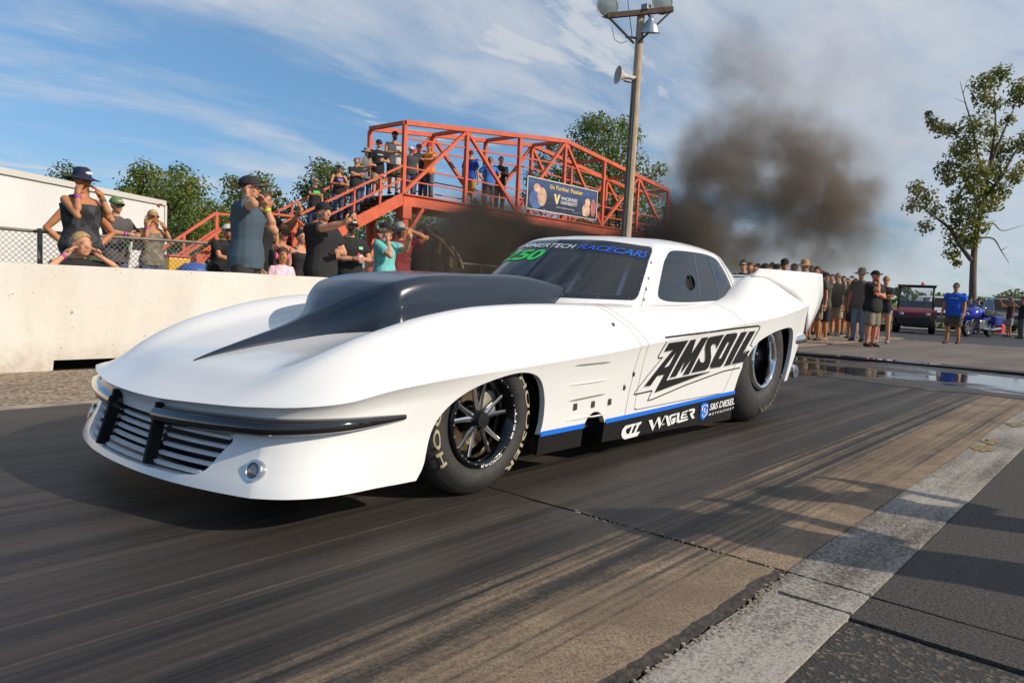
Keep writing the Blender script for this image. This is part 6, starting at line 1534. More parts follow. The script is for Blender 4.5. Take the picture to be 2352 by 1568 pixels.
brs = [([(510, 1600), (512, 1400), (525, 1180), (560, 1000), (590, 880), (615, 700), (645, 520), (655, 400), (645, 200)], .22, .03), ([(500, 1290), (440, 1210), (370, 1100), (290, 1030), (220, 980), (120, 900)], .14, .03), ([(600, 870), (680, 780), (760, 640), (830, 540), (900, 480)], .13, .03), ([(610, 720), (690, 520), (740, 400), (800, 270)], .10, .02),
       ([(590, 760), (540, 620), (500, 420), (465, 300), (430, 160)], .09, .015), ([(560, 980), (500, 830), (420, 700), (330, 700)], .08, .02), ([(555, 1150), (640, 1155), (690, 1230), (740, 1310)], .06, .015), ([(690, 1230), (740, 1200)], .03, .01), ([(570, 1075), (640, 1060), (700, 1105), (830, 1070)], .055, .015), ([(575, 1060), (660, 1040)], .03, .01), ([(580, 990), (640, 980), (710, 930)], .06, .015), ([(500, 560), (380, 490), (250, 420)], .06, .015), ([(470, 300), (390, 265)], .02, .008), ([(450, 240), (480, 140)], .02, .008), ([(640, 330), (570, 200), (560, 100)], .05, .012), ([(600, 860), (700, 840), (850, 780)], .07, .02)]
tree('tall sparse tree with bare lower branches at the right edge', rc_(510, 1600), 38, [(*rc_(x, y), r_*.363) for x, y, r_ in cl], leafB, .20, 2.3, [([rc_(*p) for p in pts], a, b) for pts, a, b in brs], base_z=0, seed=21, flat=.9, group='', spread=1.2)
for i, (lbl, px, d, cl_) in enumerate((('far dark green wooded clump on the right horizon', (2330, 705), 150, [(2295, 690, 14), (2312, 682, 14), (2330, 680, 16), (2350, 682, 16), (2372, 684, 16), (2310, 695, 12)]), ('small far bush beside the golf cart roof', (2150, 705), 120, [(2142, 694, 9), (2155, 692, 10), (2168, 695, 9)]), ('low far trees behind the crowd at the right', (2080, 705), 160, [(2060, 668, 8), (2070, 664, 10), (2085, 668, 8), (2120, 694, 8), (2100, 692, 9), (2190, 692, 10), (2215, 694, 9)]))):
    tree(lbl, px, d, cl_, leafC, .8, 1.2, seed=30+i, base_z=0, group='far trees on the right horizon', spread=4)
# a continuous dark wood far behind everything
m_ = MB(); rw = random.Random(77); V = []; F = []
for i in range(9000):
    a = rw.uniform(-.15, 1.9); d = rw.uniform(240, 290); hgt = 4.2+1.6*sin(a*9)+1.0*sin(a*23+1)
    z = rw.random()**.8*hgt; p = Vector((d*cos(a), d*sin(a), z)); s_ = rw.uniform(1.2, 2.6); n_ = Vector((rw.gauss(0, 1), rw.gauss(0, 1), rw.gauss(0, 1)+.4)).normalized(); u_ = n_.orthogonal().normalized()*s_; w_ = n_.cross(u_)
    i0 = len(V); V += [p-u_*.5, p+w_*.4, p+u_*.5, p-w_*.4]; F.append((i0, i0+1, i0+2, i0+3))
tag(link('distant_wood', mesh('distant_wood', V, F), leafC), 'far dark line of woodland along the horizon', 'woodland', kind='stuff')
# ------------------------------------------------------------------ crowd and vehicles behind the start line
GC = 'crowd behind the start line'
def stand_g(lbl, hx, hy, fx, fy, **k):
    fx = hx-(fy-hy)*.072
    g = at_ground(fx, fy, -.02); d = (g-Vector((0, 0, CAM_H))).dot(CF); p = at_depth(hx, hy, d)
    k.setdefault('lod', 1); k.setdefault('group', GC)
    return person(lbl, loc=Vector((g.x, g.y, -.02)), H=p.z+.02, **k)
stand_g('man in sunglasses whose head shows first above the car tail', 1710, 598, 1712, 782, turn=-.3, pose='cross', skin='fair', top=('tee', BLK), hair=('dark',), glasses=True)
stand_g('person close behind the first head above the car tail', 1726, 604, 1728, 776, turn=-.3, skin='tan', top=('tee', (.06, .05, .04)), hair=('brown',))
stand_g('person in round dark cap looking down behind the car tail', 1760, 607, 1762, 790, turn=-.5, pose='phone', skin='fair', top=('tee', BLK), hat=('cap', (.012, .014, .022)))
stand_g('person in dark cap just left of the taller black capped man', 1788, 608, 1790, 780, turn=-.4, pose='phone', skin='fair', top=('tee', (.02, .02, .03)), hat=('cap', (.014, .016, .025)))
stand_g('taller man in black cap and sunglasses behind the car tail', 1804, 596, 1806, 780, turn=-.2, skin='tan', top=('tee', BLK), hat=('cap', BLK), glasses=True)
stand_g('person in wide tan straw hat behind the car tail', 1850, 600, 1851, 784, turn=-.3, skin='tan', top=('tee', (.05, .05, .05)), hat=('straw', (.40, .24, .11)))
stand_g('bare headed man right of the straw hat', 1878, 613, 1880, 782, turn=-.4, skin='tan', top=('tee', (.05, .06, .06)), hair=('dark',))
stand_g('man in grey green shirt with hand at mouth beside the spill plate', 1898, 627, 1897, 782, turn=-.9, pose='chin', poseR='cross', skin='tan', top=('tee', (.085, .09, .075)), bottom=('shorts', (.02, .022, .035)), hat=('cap', (.012, .012, .014)), shoes=(.3, .2, .15))
stand_g('bearded man in grey shirt and khaki shorts behind the crowd', 1926, 627, 1930, 772, turn=-.6, skin='tan', top=('tee', (.10, .10, .095)), bottom=('shorts', KHAKI), hair=('grey',), glasses=True, beard='grey', pose='down')
stand_g('man in dark navy shirt and shorts in the middle of the crowd', 1966, 640, 1955, 778, turn=-.5, pose='pocket', skin='tan', top=('tee', (.022, .030, .050)), bottom=('shorts', (.02, .025, .04)), hair=('brown',), build=1.2)
stand_g('person with white visor partly hidden in the crowd', 1951, 639, 1946, 770, turn=-.5, skin='tan', top=('tee', (.05, .05, .055)), hat=('cap', (.35, .35, .35)))
stand_g('man in olive bucket hat and jeans behind the man in black', 1980, 618, 1992, 784, turn=-.4, skin='tan', top=('tee', (.07, .08, .09)), bottom=('jeans', (.16, .22, .30)), hat=('brim', (.10, .10, .06)), glasses=True)
stand_g('large man in black t-shirt, black cap and khaki shorts with folded arms', 2010, 623, 1992, 796, turn=.9, pose='cross', poseR='chin', skin='red', build=1.25, top=('tee', (.012, .012, .013)), bottom=('shorts', (.20, .175, .125)), hat=('cap', (.010, .010, .011)), headtilt=-.2)
stand_g('blond woman in black t-shirt and denim short shorts with folded arms', 2036, 634, 2034, 788, turn=-.25, woman=True, pose='cross', skin='fair', top=('tee', (.016, .017, .020)), bottom=('briefs', (.22, .26, .32)), hair=('blond',), glasses=True, shoes=(.20, .19, .18), stride=.4)
stand_g('man in bright blue t-shirt and camouflage shorts walking alone', 2196, 650, 2188, 789, turn=-.35, pose='swing', skin='tan', build=1.25, belly=.02, top=('tee', (.010, .10, .55)), bottom=('shorts', (.06, .055, .03), cloth('shorts_camo', (.045, .042, .022), scale=12, col2=(.12, .11, .065), lo=.45, hi=.58)), hair=('dark',), glasses=True, stride=.55, group='', extras=(('print', -.05, .07, .742, .752, (.55, .60, .65)),))
stand_g('person in dark red shirt raising a phone at the right edge', 2322, 684, 2322, 774, turn=-1.2, pose='phone', skin='tan', top=('tee', (.10, .04, .04)), bottom=('shorts', (.30, .28, .26)), hat=('cap', (.10, .12, .16)))
stand_g('man in black shirt and grey trousers at the right edge', 2350, 682, 2346, 778, turn=-1.2, pose='phone', skin='tan', top=('tee', BLK), bottom=('jeans', (.12, .105, .095)), hair=('dark',))
stand_g('person in dark clothes sitting on the blue motorcycle', 2228, 682, 2232, 770, turn=-.3, pose='rail', skin='tan', top=('tee', BLK), bottom=('jeans', (.05, .05, .06)), hat=('cap', BLK))
stand_g('person in blue shirt behind the blue motorcycle', 2247, 686, 2250, 768, turn=-.3, pose='hold', skin='fair', top=('tee', (.02, .07, .16)), bottom=('jeans', JEAN), hat=('cap', BLK))
for i_, (hx, hy, fy, tc_, hr) in enumerate(((1742, 606, 772, (.03, .03, .04), 'dark'), (1775, 604, 770, (.08, .05, .04), 'brown'), (1825, 606, 772, (.02, .02, .02), 'dark'), (1866, 610, 768, (.05, .06, .08), 'grey'), (1890, 622, 768, (.10, .03, .03), 'brown'), (1912, 630, 768, (.03, .04, .03), 'dark'), (1938, 634, 767, (.02, .02, .025), 'dark'), (1957, 634, 768, (.05, .05, .05), 'brown'))):
    stand_g(('dark shirted person at the back of the crowd between the first two caps', 'brown shirted person at the back of the crowd', 'person in black at the back, left of the straw hat', 'grey haired person at the back, right of the straw hat', 'person in dark red at the back of the crowd', 'person in dark green at the back, left of the bearded man', 'person in black at the back, right of the bearded man', 'person in dark grey at the back beside the olive hat')[i_], hx, hy, hx, fy, turn=-.5+.2*(i_ % 4), skin=('tan', 'fair')[i_ % 2], top=('tee', tc_), bottom=('shorts', (.06, .055, .05)), hair=(hr,), pose=('down', 'cross', 'chin')[i_ % 3])
# two people just out of frame whose shadows fall across the lane
person('man filming beside the lane, standing nearer the start line', loc=Vector((4.42, -1.44, 0)), H=1.78, rz=radians(100), pose='phone', skin='tan', top=('tee', BLK), bottom=('shorts', KHAKI), hat=('cap', BLK), lod=1, group='people filming beside the lane')
person('man in grey shirt filming beside the lane, standing nearest the camera', loc=Vector((3.58, -1.30, 0)), H=1.86, rz=radians(95), pose='phone', skin='tan', build=1.2, top=('tee', (.1, .1, .1)), bottom=('jeans', JEAN), hat=('brim', KHAKI), lod=1, group='people filming beside the lane')

# utility vehicle
def veh_at(fx, fy, rz, name, label, cat):
    g = at_ground(fx, fy, -.02); return thing(name, label, cat, (g.x, g.y, -.02), rz)
uv = veh_at(2098, 763, radians(12), 'utility_vehicle', 'red utility vehicle with black cab and roof beside the crowd', 'utility vehicle')
ured = mat('red_plastic', (.13, .010, .018), .4, coat=.2); ublk = mat('black_plastic', (.015, .015, .015), .4); tyre_m = mat('black_rubber'); alloy = mat('bright_alloy', (.62, .60, .57), .25, metal=.9)
S = .92
def ub(name, boxes, m, bev=.02):
    m_ = MB()
    for c, d in boxes: m_.box(Vector(c)*S, tuple(v*S for v in d), bev=bev*S)
    return m_.build(name, m, uv)
# local: x backwards, front at -1.3
m_ = MB(); prof = [(-1.32, .52), (-1.30, .80), (-1.0, .92), (-.55, 1.0), (-.50, .55)]
m_.prism([(a*S, b*S) for a, b in prof], -.62*S, .62*S, lambda a, b, c_: (a, c_, b)); hood = m_.build('hood', ured, uv, deg=40)
for sy in (-1, 1):
    m_ = MB(); m_.prism([(a*S, b*S) for a, b in [(-1.30, .60), (-1.22, .86), (-.95, .93), (-.62, .88), (-.50, .58), (-.62, .60), (-.74, .74), (-1.06, .74), (-1.18, .58)]], (.60*sy)*S, (.76*sy)*S, lambda a, b, c_: (a, c_, b)); m_.build('fender', ured, uv, deg=40)
    m_ = MB(); m_.ball(Vector((-1.31, .45*sy, .74))*S, (.03*S, .09*S, .06*S), 10, 8); m_.build('headlight', mat('lamp_glass_pale', (.45, .45, .42), .15), uv, smooth=True)
    m_ = MB(); m_.tube([Vector(p)*S for p in ((-.52, .62*sy, .95), (-.18, .60*sy, 1.80), (.62, .60*sy, 1.80), (.66, .64*sy, .75))], .04*S, 8); m_.build('cab_tube', ublk, uv, smooth=True)
    for x in (-.90, .90):
        w = empty('wheel', Vector((x, .62*sy, .30))*S, 0, uv); m_ = MB(); m_.lathe([(.14*S, -.11*S), (.27*S, -.12*S), (.30*S, -.06*S), (.30*S, .06*S), (.27*S, .12*S), (.14*S, .11*S)], 24, 'Y'); m_.build('tyre', tyre_m, w, deg=40)
        m_ = MB(); m_.lathe([(.15*S, sy*.105*S), (.12*S, sy*.09*S), (.05*S, sy*.12*S), (0, sy*.12*S)], 18, 'Y'); m_.build('rim', alloy, w, smooth=True)
ub('front_bumper', [((-1.36, 0, .48), (.14, 1.15, .30)), ((-1.30, 0, .34), (.2, .9, .14))], ublk)
ub('roof', [((.22, 0, 1.84), (1.05, 1.36, .08))], ublk, .03); ub('roof_edge', [((.22, 0, 1.892), (1.10, 1.40, .02))], mat('pale_roof_edge', (.5, .5, .48), .5), .005)
ub('cab_floor', [((.10, 0, .42), (1.3, 1.3, .16))], ublk); ub('bench_seat', [((.35, 0, .70), (.45, 1.2, .20)), ((.58, 0, 1.0), (.14, 1.2, .55))], mat('grey_vinyl_seat', (.08, .08, .08), .6))
m_ = MB(); m_.add([Vector(p)*S for p in ((-.50, -.56, 1.02), (-.50, .56, 1.02), (-.20, .56, 1.74), (-.20, -.56, 1.74))], [(0, 1, 2, 3)]); m_.build('windscreen', glass_mat('cart_windscreen', (.75, .76, .78), .06), uv)
ub('dump_bed', [((1.02, 0, .82), (.80, 1.30, .06)), ((1.02, -.64, 1.0), (.8, .04, .34)), ((1.02, .64, 1.0), (.8, .04, .34)), ((1.40, 0, 1.0), (.04, 1.3, .34))], ured, .01)
m_ = MB(); m_.tube([Vector((-.28, -.28+.14*cos(a), 1.02+.14*sin(a)))*S for a in np.linspace(0, 2*pi, 17)], .014, 6); m_.build('steering_wheel', ublk, uv)
m_ = MB(); m_.lathe([(0, -.04), (.06, -.04), (.065, .02), (.04, .07), (0, .075)], 16); bc = m_.build('beacon', mat('orange_beacon', (.85, .16, .02), .4), uv, smooth=True, loc=Vector((.2, -.2, 1.95))*S)
gpos = Vector((1.0, -.45, .86))*S
gt = thing('gas_cylinder', 'white propane cylinder standing in the bed of the utility vehicle', 'gas cylinder', Matrix.Translation(uv.location) @ Matrix.Rotation(radians(12), 4, 'Z') @ gpos)
m_ = MB(); m_.lathe([(0, .0), (.13, .0), (.15, .05), (.15, .30), (.12, .38), (.05, .42), (0, .42)], 20); m_.build('cylinder_body', mat('white_enamel', (.68, .68, .66), .35), gt, smooth=True)
m_ = MB(); m_.lathe([(.09, .40), (.10, .40), (.10, .50), (.09, .50)], 16, close=True); m_.build('cylinder_collar', mat('white_enamel'), gt)

# blue touring motorcycle
mc = veh_at(2246, 773, radians(-18), 'motorcycle', 'blue touring motorcycle parked on the verge beside the walking man', 'motorcycle')
mblue = mat('metallic_blue', (.012, .035, .42), .22, metal=.3, coat=.8)
for x, r in ((-.72, .30), (.70, .30)):
    w = empty('wheel', (x, 0, r), 0, mc); m_ = MB(); m_.lathe([(r-.10, -.05), (r-.03, -.07), (r, -.03), (r, .03), (r-.03, .07), (r-.10, .05)], 28, 'Y'); m_.build('tyre', tyre_m, w, smooth=True)
    m_ = MB(); m_.lathe([(r-.10, -.05), (r-.11, 0), (r-.10, .05)], 28, 'Y'); m_.build('rim', alloy, w, smooth=True)
    for k_ in range(5): a = 2*pi*k_/5; m_ = MB(); m_.bar((0, 0, 0), ((r-.1)*cos(a), 0, (r-.1)*sin(a)), .03, .03, (0, 1, 0)); m_.build('spoke', alloy, w)
m_ = MB(); m_.tube([(-.90, 0, .62), (-.60, 0, .80), (-.30, 0, .85), (-.05, 0, .78)], [(.14, .10), (.26, .20), (.22, .20), (.12, .12)], 12); m_.build('fairing', mblue, mc, smooth=True)
m_ = MB(); m_.tube([(-.98, 0, .50), (-.85, 0, .62), (-.62, 0, .64), (-.48, 0, .50)], [(.09, .03)]*4, 10); m_.build('front_mudguard', mblue, mc, smooth=True)
m_ = MB(); m_.tube([(-.30, 0, .86), (-.05, 0, .88), (.18, 0, .78)], [(.12, .08), (.17, .11), (.10, .07)], 12); m_.build('fuel_tank', mblue, mc, smooth=True)
m_ = MB(); m_.tube([(.10, 0, .76), (.35, 0, .74), (.60, 0, .84), (.85, 0, .86)], [(.14, .05), (.17, .07), (.16, .06), (.10, .05)], 12); m_.build('seat', ublk, mc, smooth=True)
for sy in (-1, 1):
    m_ = MB(); m_.box((.72, .22*sy, .58), (.52, .18, .32), bev=.05); m_.build('pannier', mblue, mc)
    m_ = MB(); m_.tube([(-.45, .12*sy, .95), (-.40, .30*sy, 1.02), (-.25, .38*sy, .98)], .016, 6); m_.build('handlebar', chrome, mc, smooth=True)
    m_ = MB(); m_.tube([(-.72, .08*sy, .30), (-.50, .08*sy, .85)], .03, 8); m_.build('fork', chrome, mc, smooth=True); m_ = MB(); m_.tube([(.0, .16*sy, .28), (.5, .20*sy, .26), (1.0, .22*sy, .30)], [.035, .04, .05], 8); m_.build('exhaust_pipe', chrome, mc, smooth=True)
m_ = MB(); m_.box((.02, 0, .42), (.55, .34, .34), bev=.05); m_.build('engine', mat('engine_grey', (.25, .25, .25), .35, metal=.8), mc)
m_ = MB(); m_.add([(-.62, -.20, .92), (-.62, .20, .92), (-.45, .15, 1.25), (-.45, -.15, 1.25)], [(0, 1, 2, 3)]); m_.build('windshield', glass_mat('bike_shield', (.7, .72, .75), .08), mc)
m_ = MB(); m_.ball((-.86, 0, .76), (.05, .10, .08), 12, 8); m_.build('headlight', mat('lamp_glass_pale'), mc, smooth=True)

# parked cars and truck behind them
def parked(label, fx, fy, rz, colr, L=4.4, Wd=1.8, Hh=1.45, kind='car'):
    t = veh_at(fx, fy, rz, 'parked_'+('pickup' if kind == 'pickup' else 'car'), label, 'pickup truck' if kind == 'pickup' else 'car'); t['group'] = 'vehicles parked behind the start line'
    pm_ = mat('carpaint_%02d%02d%02d' % tuple(int(c*99) for c in colr), colr, .25, coat=.8); hw = Wd/2
    side = [(-L/2, .35), (-L/2, .68), (-L/2+.15, .80), (-L*.22, .92), (L*.30, .95), (L/2-.1, .92), (L/2, .75), (L/2, .35)]
    m_ = MB(); m_.prism(side, -hw, hw, lambda a, b, c_: (a, c_*(1-.04*max(0, b-.6)), b)); m_.build('body', pm_, t, deg=35)
    cab_ = [(-L*.22, .90), (-L*.08, Hh-.04), (-L*.02, Hh), (L*.18, Hh), (L*.24, Hh-.06), (L*.36 if kind == 'car' else L*.12+.55, .93)] if kind == 'car' else [(-L*.22, .90), (-L*.08, Hh-.04), (-L*.02, Hh), (L*.12, Hh), (L*.16, .93)]
    m_ = MB(); m_.prism(cab_, -hw*.86, hw*.86, lambda a, b, c_: (a, c_*(1-.16*max(0, b-.9)/.5), b)); m_.build('cabin', pm_, t, deg=35)
    gm_ = mat('car_window_dark', (.010, .012, .014), .15, spec=.25)
    cx = sum(a for a, b in cab_)/len(cab_)
    for sy in (-1, 1):
        wp = [(cx+(a-cx)*.82, .95+(b-.92)*.80) for a, b in cab_]; m_ = MB(); m_.prism(wp, sy*hw*.862, sy*hw*.868, lambda a, b, c_: (a, c_*(1-.16*max(0, b-.9)/.5), b)); m_.build('side_window', gm_, t)
        m_ = MB(); m_.box((-L/2-.005, sy*hw*.72, .66), (.06, .34, .15), bev=.03); m_.build('headlight', mat('lamp_glass_pale'), t)
        for x in (-L*.31, L*.31):
            w = empty('wheel', (x, sy*(hw-.09), .33), 0, t); m_ = MB(); m_.lathe([(.20, -.10), (.31, -.11), (.335, -.05), (.335, .05), (.31, .11), (.20, .10)], 24, 'Y'); m_.build('tyre', tyre_m, w, deg=40); m_ = MB(); m_.lathe([(.21, sy*.10), (.17, sy*.085), (.06, sy*.10), (0, sy*.10)], 20, 'Y'); m_.build('rim', alloy, w, smooth=True)
    fr = [cab_[0], cab_[1]]; m_ = MB(); d_ = Vector((cab_[1][0]-cab_[0][0], 0, cab_[1][1]-cab_[0][1])); n_ = Vector((-d_.z, 0, d_.x)).normalized()*.006
    m_.add([Vector((cab_[0][0], y*.80, cab_[0][1]))+d_*.12+n_ if i_ == 0 else Vector((cab_[0][0], y*.72, cab_[0][1]))+d_*.92+n_ for i_, y in ((0, -hw), (0, hw), (1, hw), (1, -hw))], [(0, 1, 2, 3)]); m_.build('windscreen', gm_, t)
    m_ = MB(); m_.box((-L/2-.03, 0, .48), (.10, Wd*.96, .22), bev=.04); m_.build('bumper', mat('bumper_grey', (.10, .10, .10), .5), t)
    m_ = MB(); m_.box((-L/2-.012, 0, .70), (.03, Wd*.5, .12), bev=.01); m_.build('grille', ublk, t)
    return t
parked('white car parked behind the utility vehicle', 2150, 757, radians(20), (.62, .63, .64))
parked('dark pickup truck parked right of the motorcycle', 2305, 762, radians(25), (.012, .013, .015), 4.6, 1.75, 1.5, 'pickup')
parked('silver car far behind at the right edge', 2340, 748, radians(10), (.30, .31, .32))
parked('dark car far behind the blue shirted man', 2215, 752, radians(15), (.03, .035, .04))
# red plastic fuel can and cooler on the grass
rp = at_ground(2290, 769, 0); t = thing('fuel_can', 'red plastic fuel can on the grass by the pickup', 'fuel can', rp)
m_ = MB(); m_.box((0, 0, .21), (.62, .40, .42), bev=.06); m_.build('can_body', mat('red_can_plastic', (.50, .02, .025), .4), t); m_ = MB(); m_.tube([(-.18, 0, .40), (-.18, 0, .52), (.15, 0, .52), (.15, 0, .40)], .03, 8); m_.build('can_handle', mat('red_can_plastic'), t, smooth=True)
m_ = MB(); m_.tube([(.24, 0, .40), (.32, 0, .55)], .028, 8); m_.build('can_spout', mat('black_plastic'), t, smooth=True)
# golf cart canopy
gp = at_ground(2310, 752, 0); t = thing('golf_cart', 'golf cart with tan canopy behind the motorcycle', 'golf cart', gp, radians(8))
m_ = MB(); m_.box((0, 0, 1.72), (1.9, 1.3, .07), bev=.03); m_.build('canopy', mat('tan_canopy', (.30, .25, .17), .6), t)
for x in (-.8, .8):
    for y in (-.55, .55):
        m_ = MB(); m_.tube([(x, y, .6), (x*.95, y, 1.70)], .022, 6); m_.build('canopy_post', ublk, t, smooth=True); w = empty('wheel', (x*.9, y, .22), 0, t); m_ = MB(); m_.lathe([(.10, -.08), (.20, -.09), (.22, 0), (.20, .09), (.10, .08)], 18, 'Y'); m_.build('tyre', tyre_m, w, deg=40)
m_ = MB(); m_.box((0, 0, .48), (2.2, 1.15, .30), bev=.08); m_.box((-.95, 0, .72), (.30, 1.05, .30), bev=.08); m_.build('cart_body', mat('cream_body', (.45, .42, .36), .4), t)
m_ = MB(); m_.box((.25, 0, .76), (.5, 1.0, .14), bev=.04); m_.box((.50, 0, 1.02), (.12, 1.0, .45), bev=.04); m_.build('cart_seat', mat('grey_vinyl_seat'), t)

# things between fence and stairs: bins, cooler, table, folded chair
def ground_thing(x, y, D): p = at_depth(x, y, D); return Vector((p.x, p.y, .2))
for (x, D, c_, lbl) in ((445, 14.0, (.34, .35, .35), 'grey waste bin left of the blue bin lid'), (492, 14.2, (.32, .33, .33), 'grey waste bin behind the leaning man')):
    t = thing('waste_bin', lbl, 'bin', ground_thing(x, 640, D), 0, 'waste bins behind the fence'); m_ = MB(); m_.lathe([(0, 0), (.24, 0), (.28, .75), (.30, .78), (.27, .78), (.25, .70)], 20); m_.build('bin_body', mat('bin_grey', c_, .7, var=.15), t, deg=50)
    m_ = MB(); m_.lathe([(.30, .78), (.30, .82), (.18, .92), (0, .95)], 20); m_.build('bin_lid', mat('blue_lid', (.02, .10, .42), .5) if x < 460 else mat('grey_lid', (.25, .26, .26), .6), t, smooth=True)
t = thing('cooler', 'yellow and red cooler on the folding table behind the fence', 'cooler', ground_thing(405, 585, 14)+Vector((0, 0, .72))); m_ = MB(); m_.box((0, 0, .15), (.42, .30, .30), bev=.03); m_.build('cooler_body', mat('yellow_plastic', (.75, .42, .02), .4), t); m_ = MB(); m_.box((0, 0, .325), (.44, .32, .05), bev=.02); m_.build('cooler_lid', mat('red_lid', (.50, .04, .03), .4), t)
t = thing('folding_table', 'tan folding table behind the fence', 'table', ground_thing(415, 610, 14)); m_ = MB(); m_.box((0, 0, .70), (1.3, .6, .04), bev=.01); m_.build('table_top', mat('tan_tabletop', (.40, .30, .20), .6), t)
for x in (-.55, .55):
    for y in (-.24, .24): m_ = MB(); m_.tube([(x, y, 0), (x, y, .69)], .016, 6); m_.build('table_leg', galv, t, smooth=True)
t = thing('folding_chair', 'white framed folding chair between the green capped man and the blond woman', 'chair', ground_thing(308, 580, 12.9), radians(30))
for sx in (-.22, .22):
    m_ = MB(); m_.tube([(sx, .28, 0), (sx, -.10, .95), (sx, -.14, 1.45)], .022, 6); m_.build('chair_frame', mat('white_enamel'), t, smooth=True); m_ = MB(); m_.tube([(sx, -.25, 0), (sx, .2, .75)], .02, 6); m_.build('chair_leg', mat('white_enamel'), t, smooth=True)
m_ = MB(); m_.box((0, -.13, 1.28), (.44, .03, .38), bev=.01); m_.box((0, .02, .62), (.44, .42, .03), bev=.01); m_.build('chair_fabric', mat('black_fabric', (.02, .02, .02), .9), t)
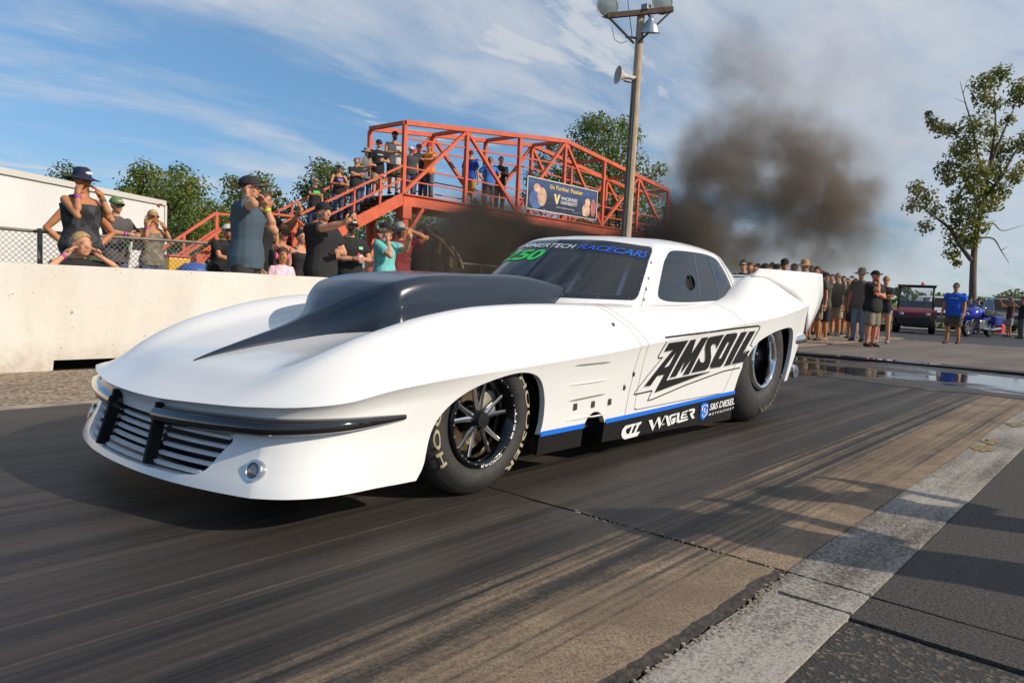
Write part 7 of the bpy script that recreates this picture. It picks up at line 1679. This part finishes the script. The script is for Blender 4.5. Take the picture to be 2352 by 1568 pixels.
# ------------------------------------------------------------------ diesel smoke: puffs of real volume behind the car
def smoke(name, label, puffs, dens, col, nscale, seed, lo=.42, hi=.62):
    """puffs: (x px, y px, distance, radius m, weight)"""
    P = [(at_depth(x, y, D), r*1.28, w) for x, y, D, r, w in puffs]
    mn = Vector((min(p.x-r for p, r, w in P), min(p.y-r for p, r, w in P), max(.02, min(p.z-r for p, r, w in P)))); mx = Vector((max(p.x+r for p, r, w in P), max(p.y+r for p, r, w in P), max(p.z+r for p, r, w in P)))
    m = bpy.data.materials.new(name); m.use_nodes = True; n = m.node_tree; n.nodes.clear(); out = n.nodes.new('ShaderNodeOutputMaterial'); pv = n.nodes.new('ShaderNodeVolumePrincipled')
    pv.inputs['Color'].default_value = (*col, 1); pv.inputs['Anisotropy'].default_value = .2; n.links.new(pv.outputs[0], out.inputs['Volume'])
    g = n.nodes.new('ShaderNodeNewGeometry'); nz = n.nodes.new('ShaderNodeTexNoise'); nz.inputs['Scale'].default_value = nscale; nz.inputs['Detail'].default_value = 2; nz.inputs['Roughness'].default_value = .55
    mp = n.nodes.new('ShaderNodeMapping'); mp.inputs['Location'].default_value = (seed, seed*2.3, seed*.7); n.links.new(g.outputs['Position'], mp.inputs[0]); n.links.new(mp.outputs[0], nz.inputs['Vector'])
    # warp positions so that the puffs have ragged edges
    sub = n.nodes.new('ShaderNodeVectorMath'); sub.operation = 'SUBTRACT'; sub.inputs[1].default_value = (.5, .5, .5); n.links.new(nz.outputs['Color'], sub.inputs[0])
    sc = n.nodes.new('ShaderNodeVectorMath'); sc.operation = 'SCALE'; sc.inputs['Scale'].default_value = 1.5; n.links.new(sub.outputs[0], sc.inputs[0])
    ad = n.nodes.new('ShaderNodeVectorMath'); ad.operation = 'ADD'; n.links.new(g.outputs['Position'], ad.inputs[0]); n.links.new(sc.outputs[0], ad.inputs[1])
    tot = None
    for p, r, w in P:
        d = n.nodes.new('ShaderNodeVectorMath'); d.operation = 'DISTANCE'; d.inputs[1].default_value = p; n.links.new(ad.outputs[0], d.inputs[0])
        k = n.nodes.new('ShaderNodeMapRange'); k.interpolation_type = 'SMOOTHERSTEP'; k.inputs['From Min'].default_value = r*.95; k.inputs['From Max'].default_value = 0.0; k.inputs['To Min'].default_value = 0; k.inputs['To Max'].default_value = w; n.links.new(d.outputs['Value'], k.inputs['Value'])
        if tot is None: tot = k.outputs[0]
        else:
            a = n.nodes.new('ShaderNodeMath'); a.operation = 'ADD'; n.links.new(tot, a.inputs[0]); n.links.new(k.outputs[0], a.inputs[1]); tot = a.outputs[0]
    n2 = n.nodes.new('ShaderNodeTexNoise'); n2.inputs['Scale'].default_value = nscale*1.7; n2.inputs['Detail'].default_value = 3; n2.inputs['Roughness'].default_value = .6; n.links.new(mp.outputs[0], n2.inputs['Vector'])
    k = n.nodes.new('ShaderNodeMapRange'); k.interpolation_type = 'SMOOTHSTEP'; k.inputs['From Min'].default_value = lo; k.inputs['From Max'].default_value = hi; k.inputs['To Min'].default_value = .12; n.links.new(n2.outputs['Fac'], k.inputs['Value'])
    a = n.nodes.new('ShaderNodeMath'); a.operation = 'MULTIPLY'; n.links.new(tot, a.inputs[0]); n.links.new(k.outputs[0], a.inputs[1])
    b = n.nodes.new('ShaderNodeMath'); b.operation = 'MULTIPLY'; b.inputs[1].default_value = dens; n.links.new(a.outputs[0], b.inputs[0]); n.links.new(b.outputs[0], pv.inputs['Density'])
    m_ = MB(); m_.box((mn+mx)/2, mx-mn); o = m_.build(name, m); return tag(o, label, 'smoke', kind='stuff')
smoke('diesel_smoke', 'dark grey brown smoke rolling low under the bridge and behind the roof',
      [(965, 585, 12.2, .55, .12), (1000, 570, 12.6, .75, .18), (1045, 560, 13.2, .85, .28), (985, 590, 16.5, .75, .5), (1030, 585, 17, .95, .9), (1085, 575, 17.5, 1.05, 1.1), (1150, 580, 18, 1.1, 1.3), (1220, 585, 18.5, 1.1, 1.3), (1300, 590, 19, 1.1, 1.1), (1390, 590, 19.5, 1.1, .9), (1480, 585, 20, 1.1, .8), (1060, 540, 17.5, .75, .6), (1130, 535, 18, .85, .8), (1200, 545, 19, .85, .8), (1090, 630, 17, 1.0, 1.2), (1020, 640, 16.5, .9, .9), (1170, 500, 19, .8, .22), (1080, 480, 19, .8, .20), (1560, 560, 20, 1.2, .7)], 5.5, (.15, .128, .108), .60, 3.0, .30, .58)
smoke('diesel_smoke', 'brown grey smoke plume rising behind the car into the sky',
      [(1620, 560, 19, 1.5, 1.0), (1610, 470, 19, 1.5, 1.1), (1640, 390, 19, 1.5, 1.1), (1690, 330, 19, 1.3, .9), (1760, 400, 19, 1.5, .9), (1850, 350, 19, 1.2, .8), (1880, 430, 19, 1.6, 1.1), (1900, 510, 19, 1.5, 1.0), (1760, 500, 19, 1.3, .5), (1860, 590, 19, 1.2, .6), (1940, 560, 19, 1.2, .4), (1680, 600, 19, 1.2, .7), (1690, 150, 19.5, 1.4, .40), (1750, 220, 19.5, 1.3, .22), (1800, 300, 19, 1.2, .5), (1960, 470, 19, 1.2, .45), (1960, 620, 18, 1.1, .25), (2030, 560, 19, 1.5, .22), (1570, 440, 19, 1.3, .6), (1560, 540, 19, 1.3, .8), (1820, 440, 19, 1.5, .6), (1930, 400, 19.5, 1.3, .4), (2040, 380, 20, 1.8, .06), (1990, 230, 20, 2.2, .06), (1850, 180, 20, 2.2, .08), (1700, 560, 19, 1.4, .8), (1800, 560, 19, 1.3, .6)], 1.2, (.32, .265, .215), .66, 11.0, .32, .62)
flush_jobs()
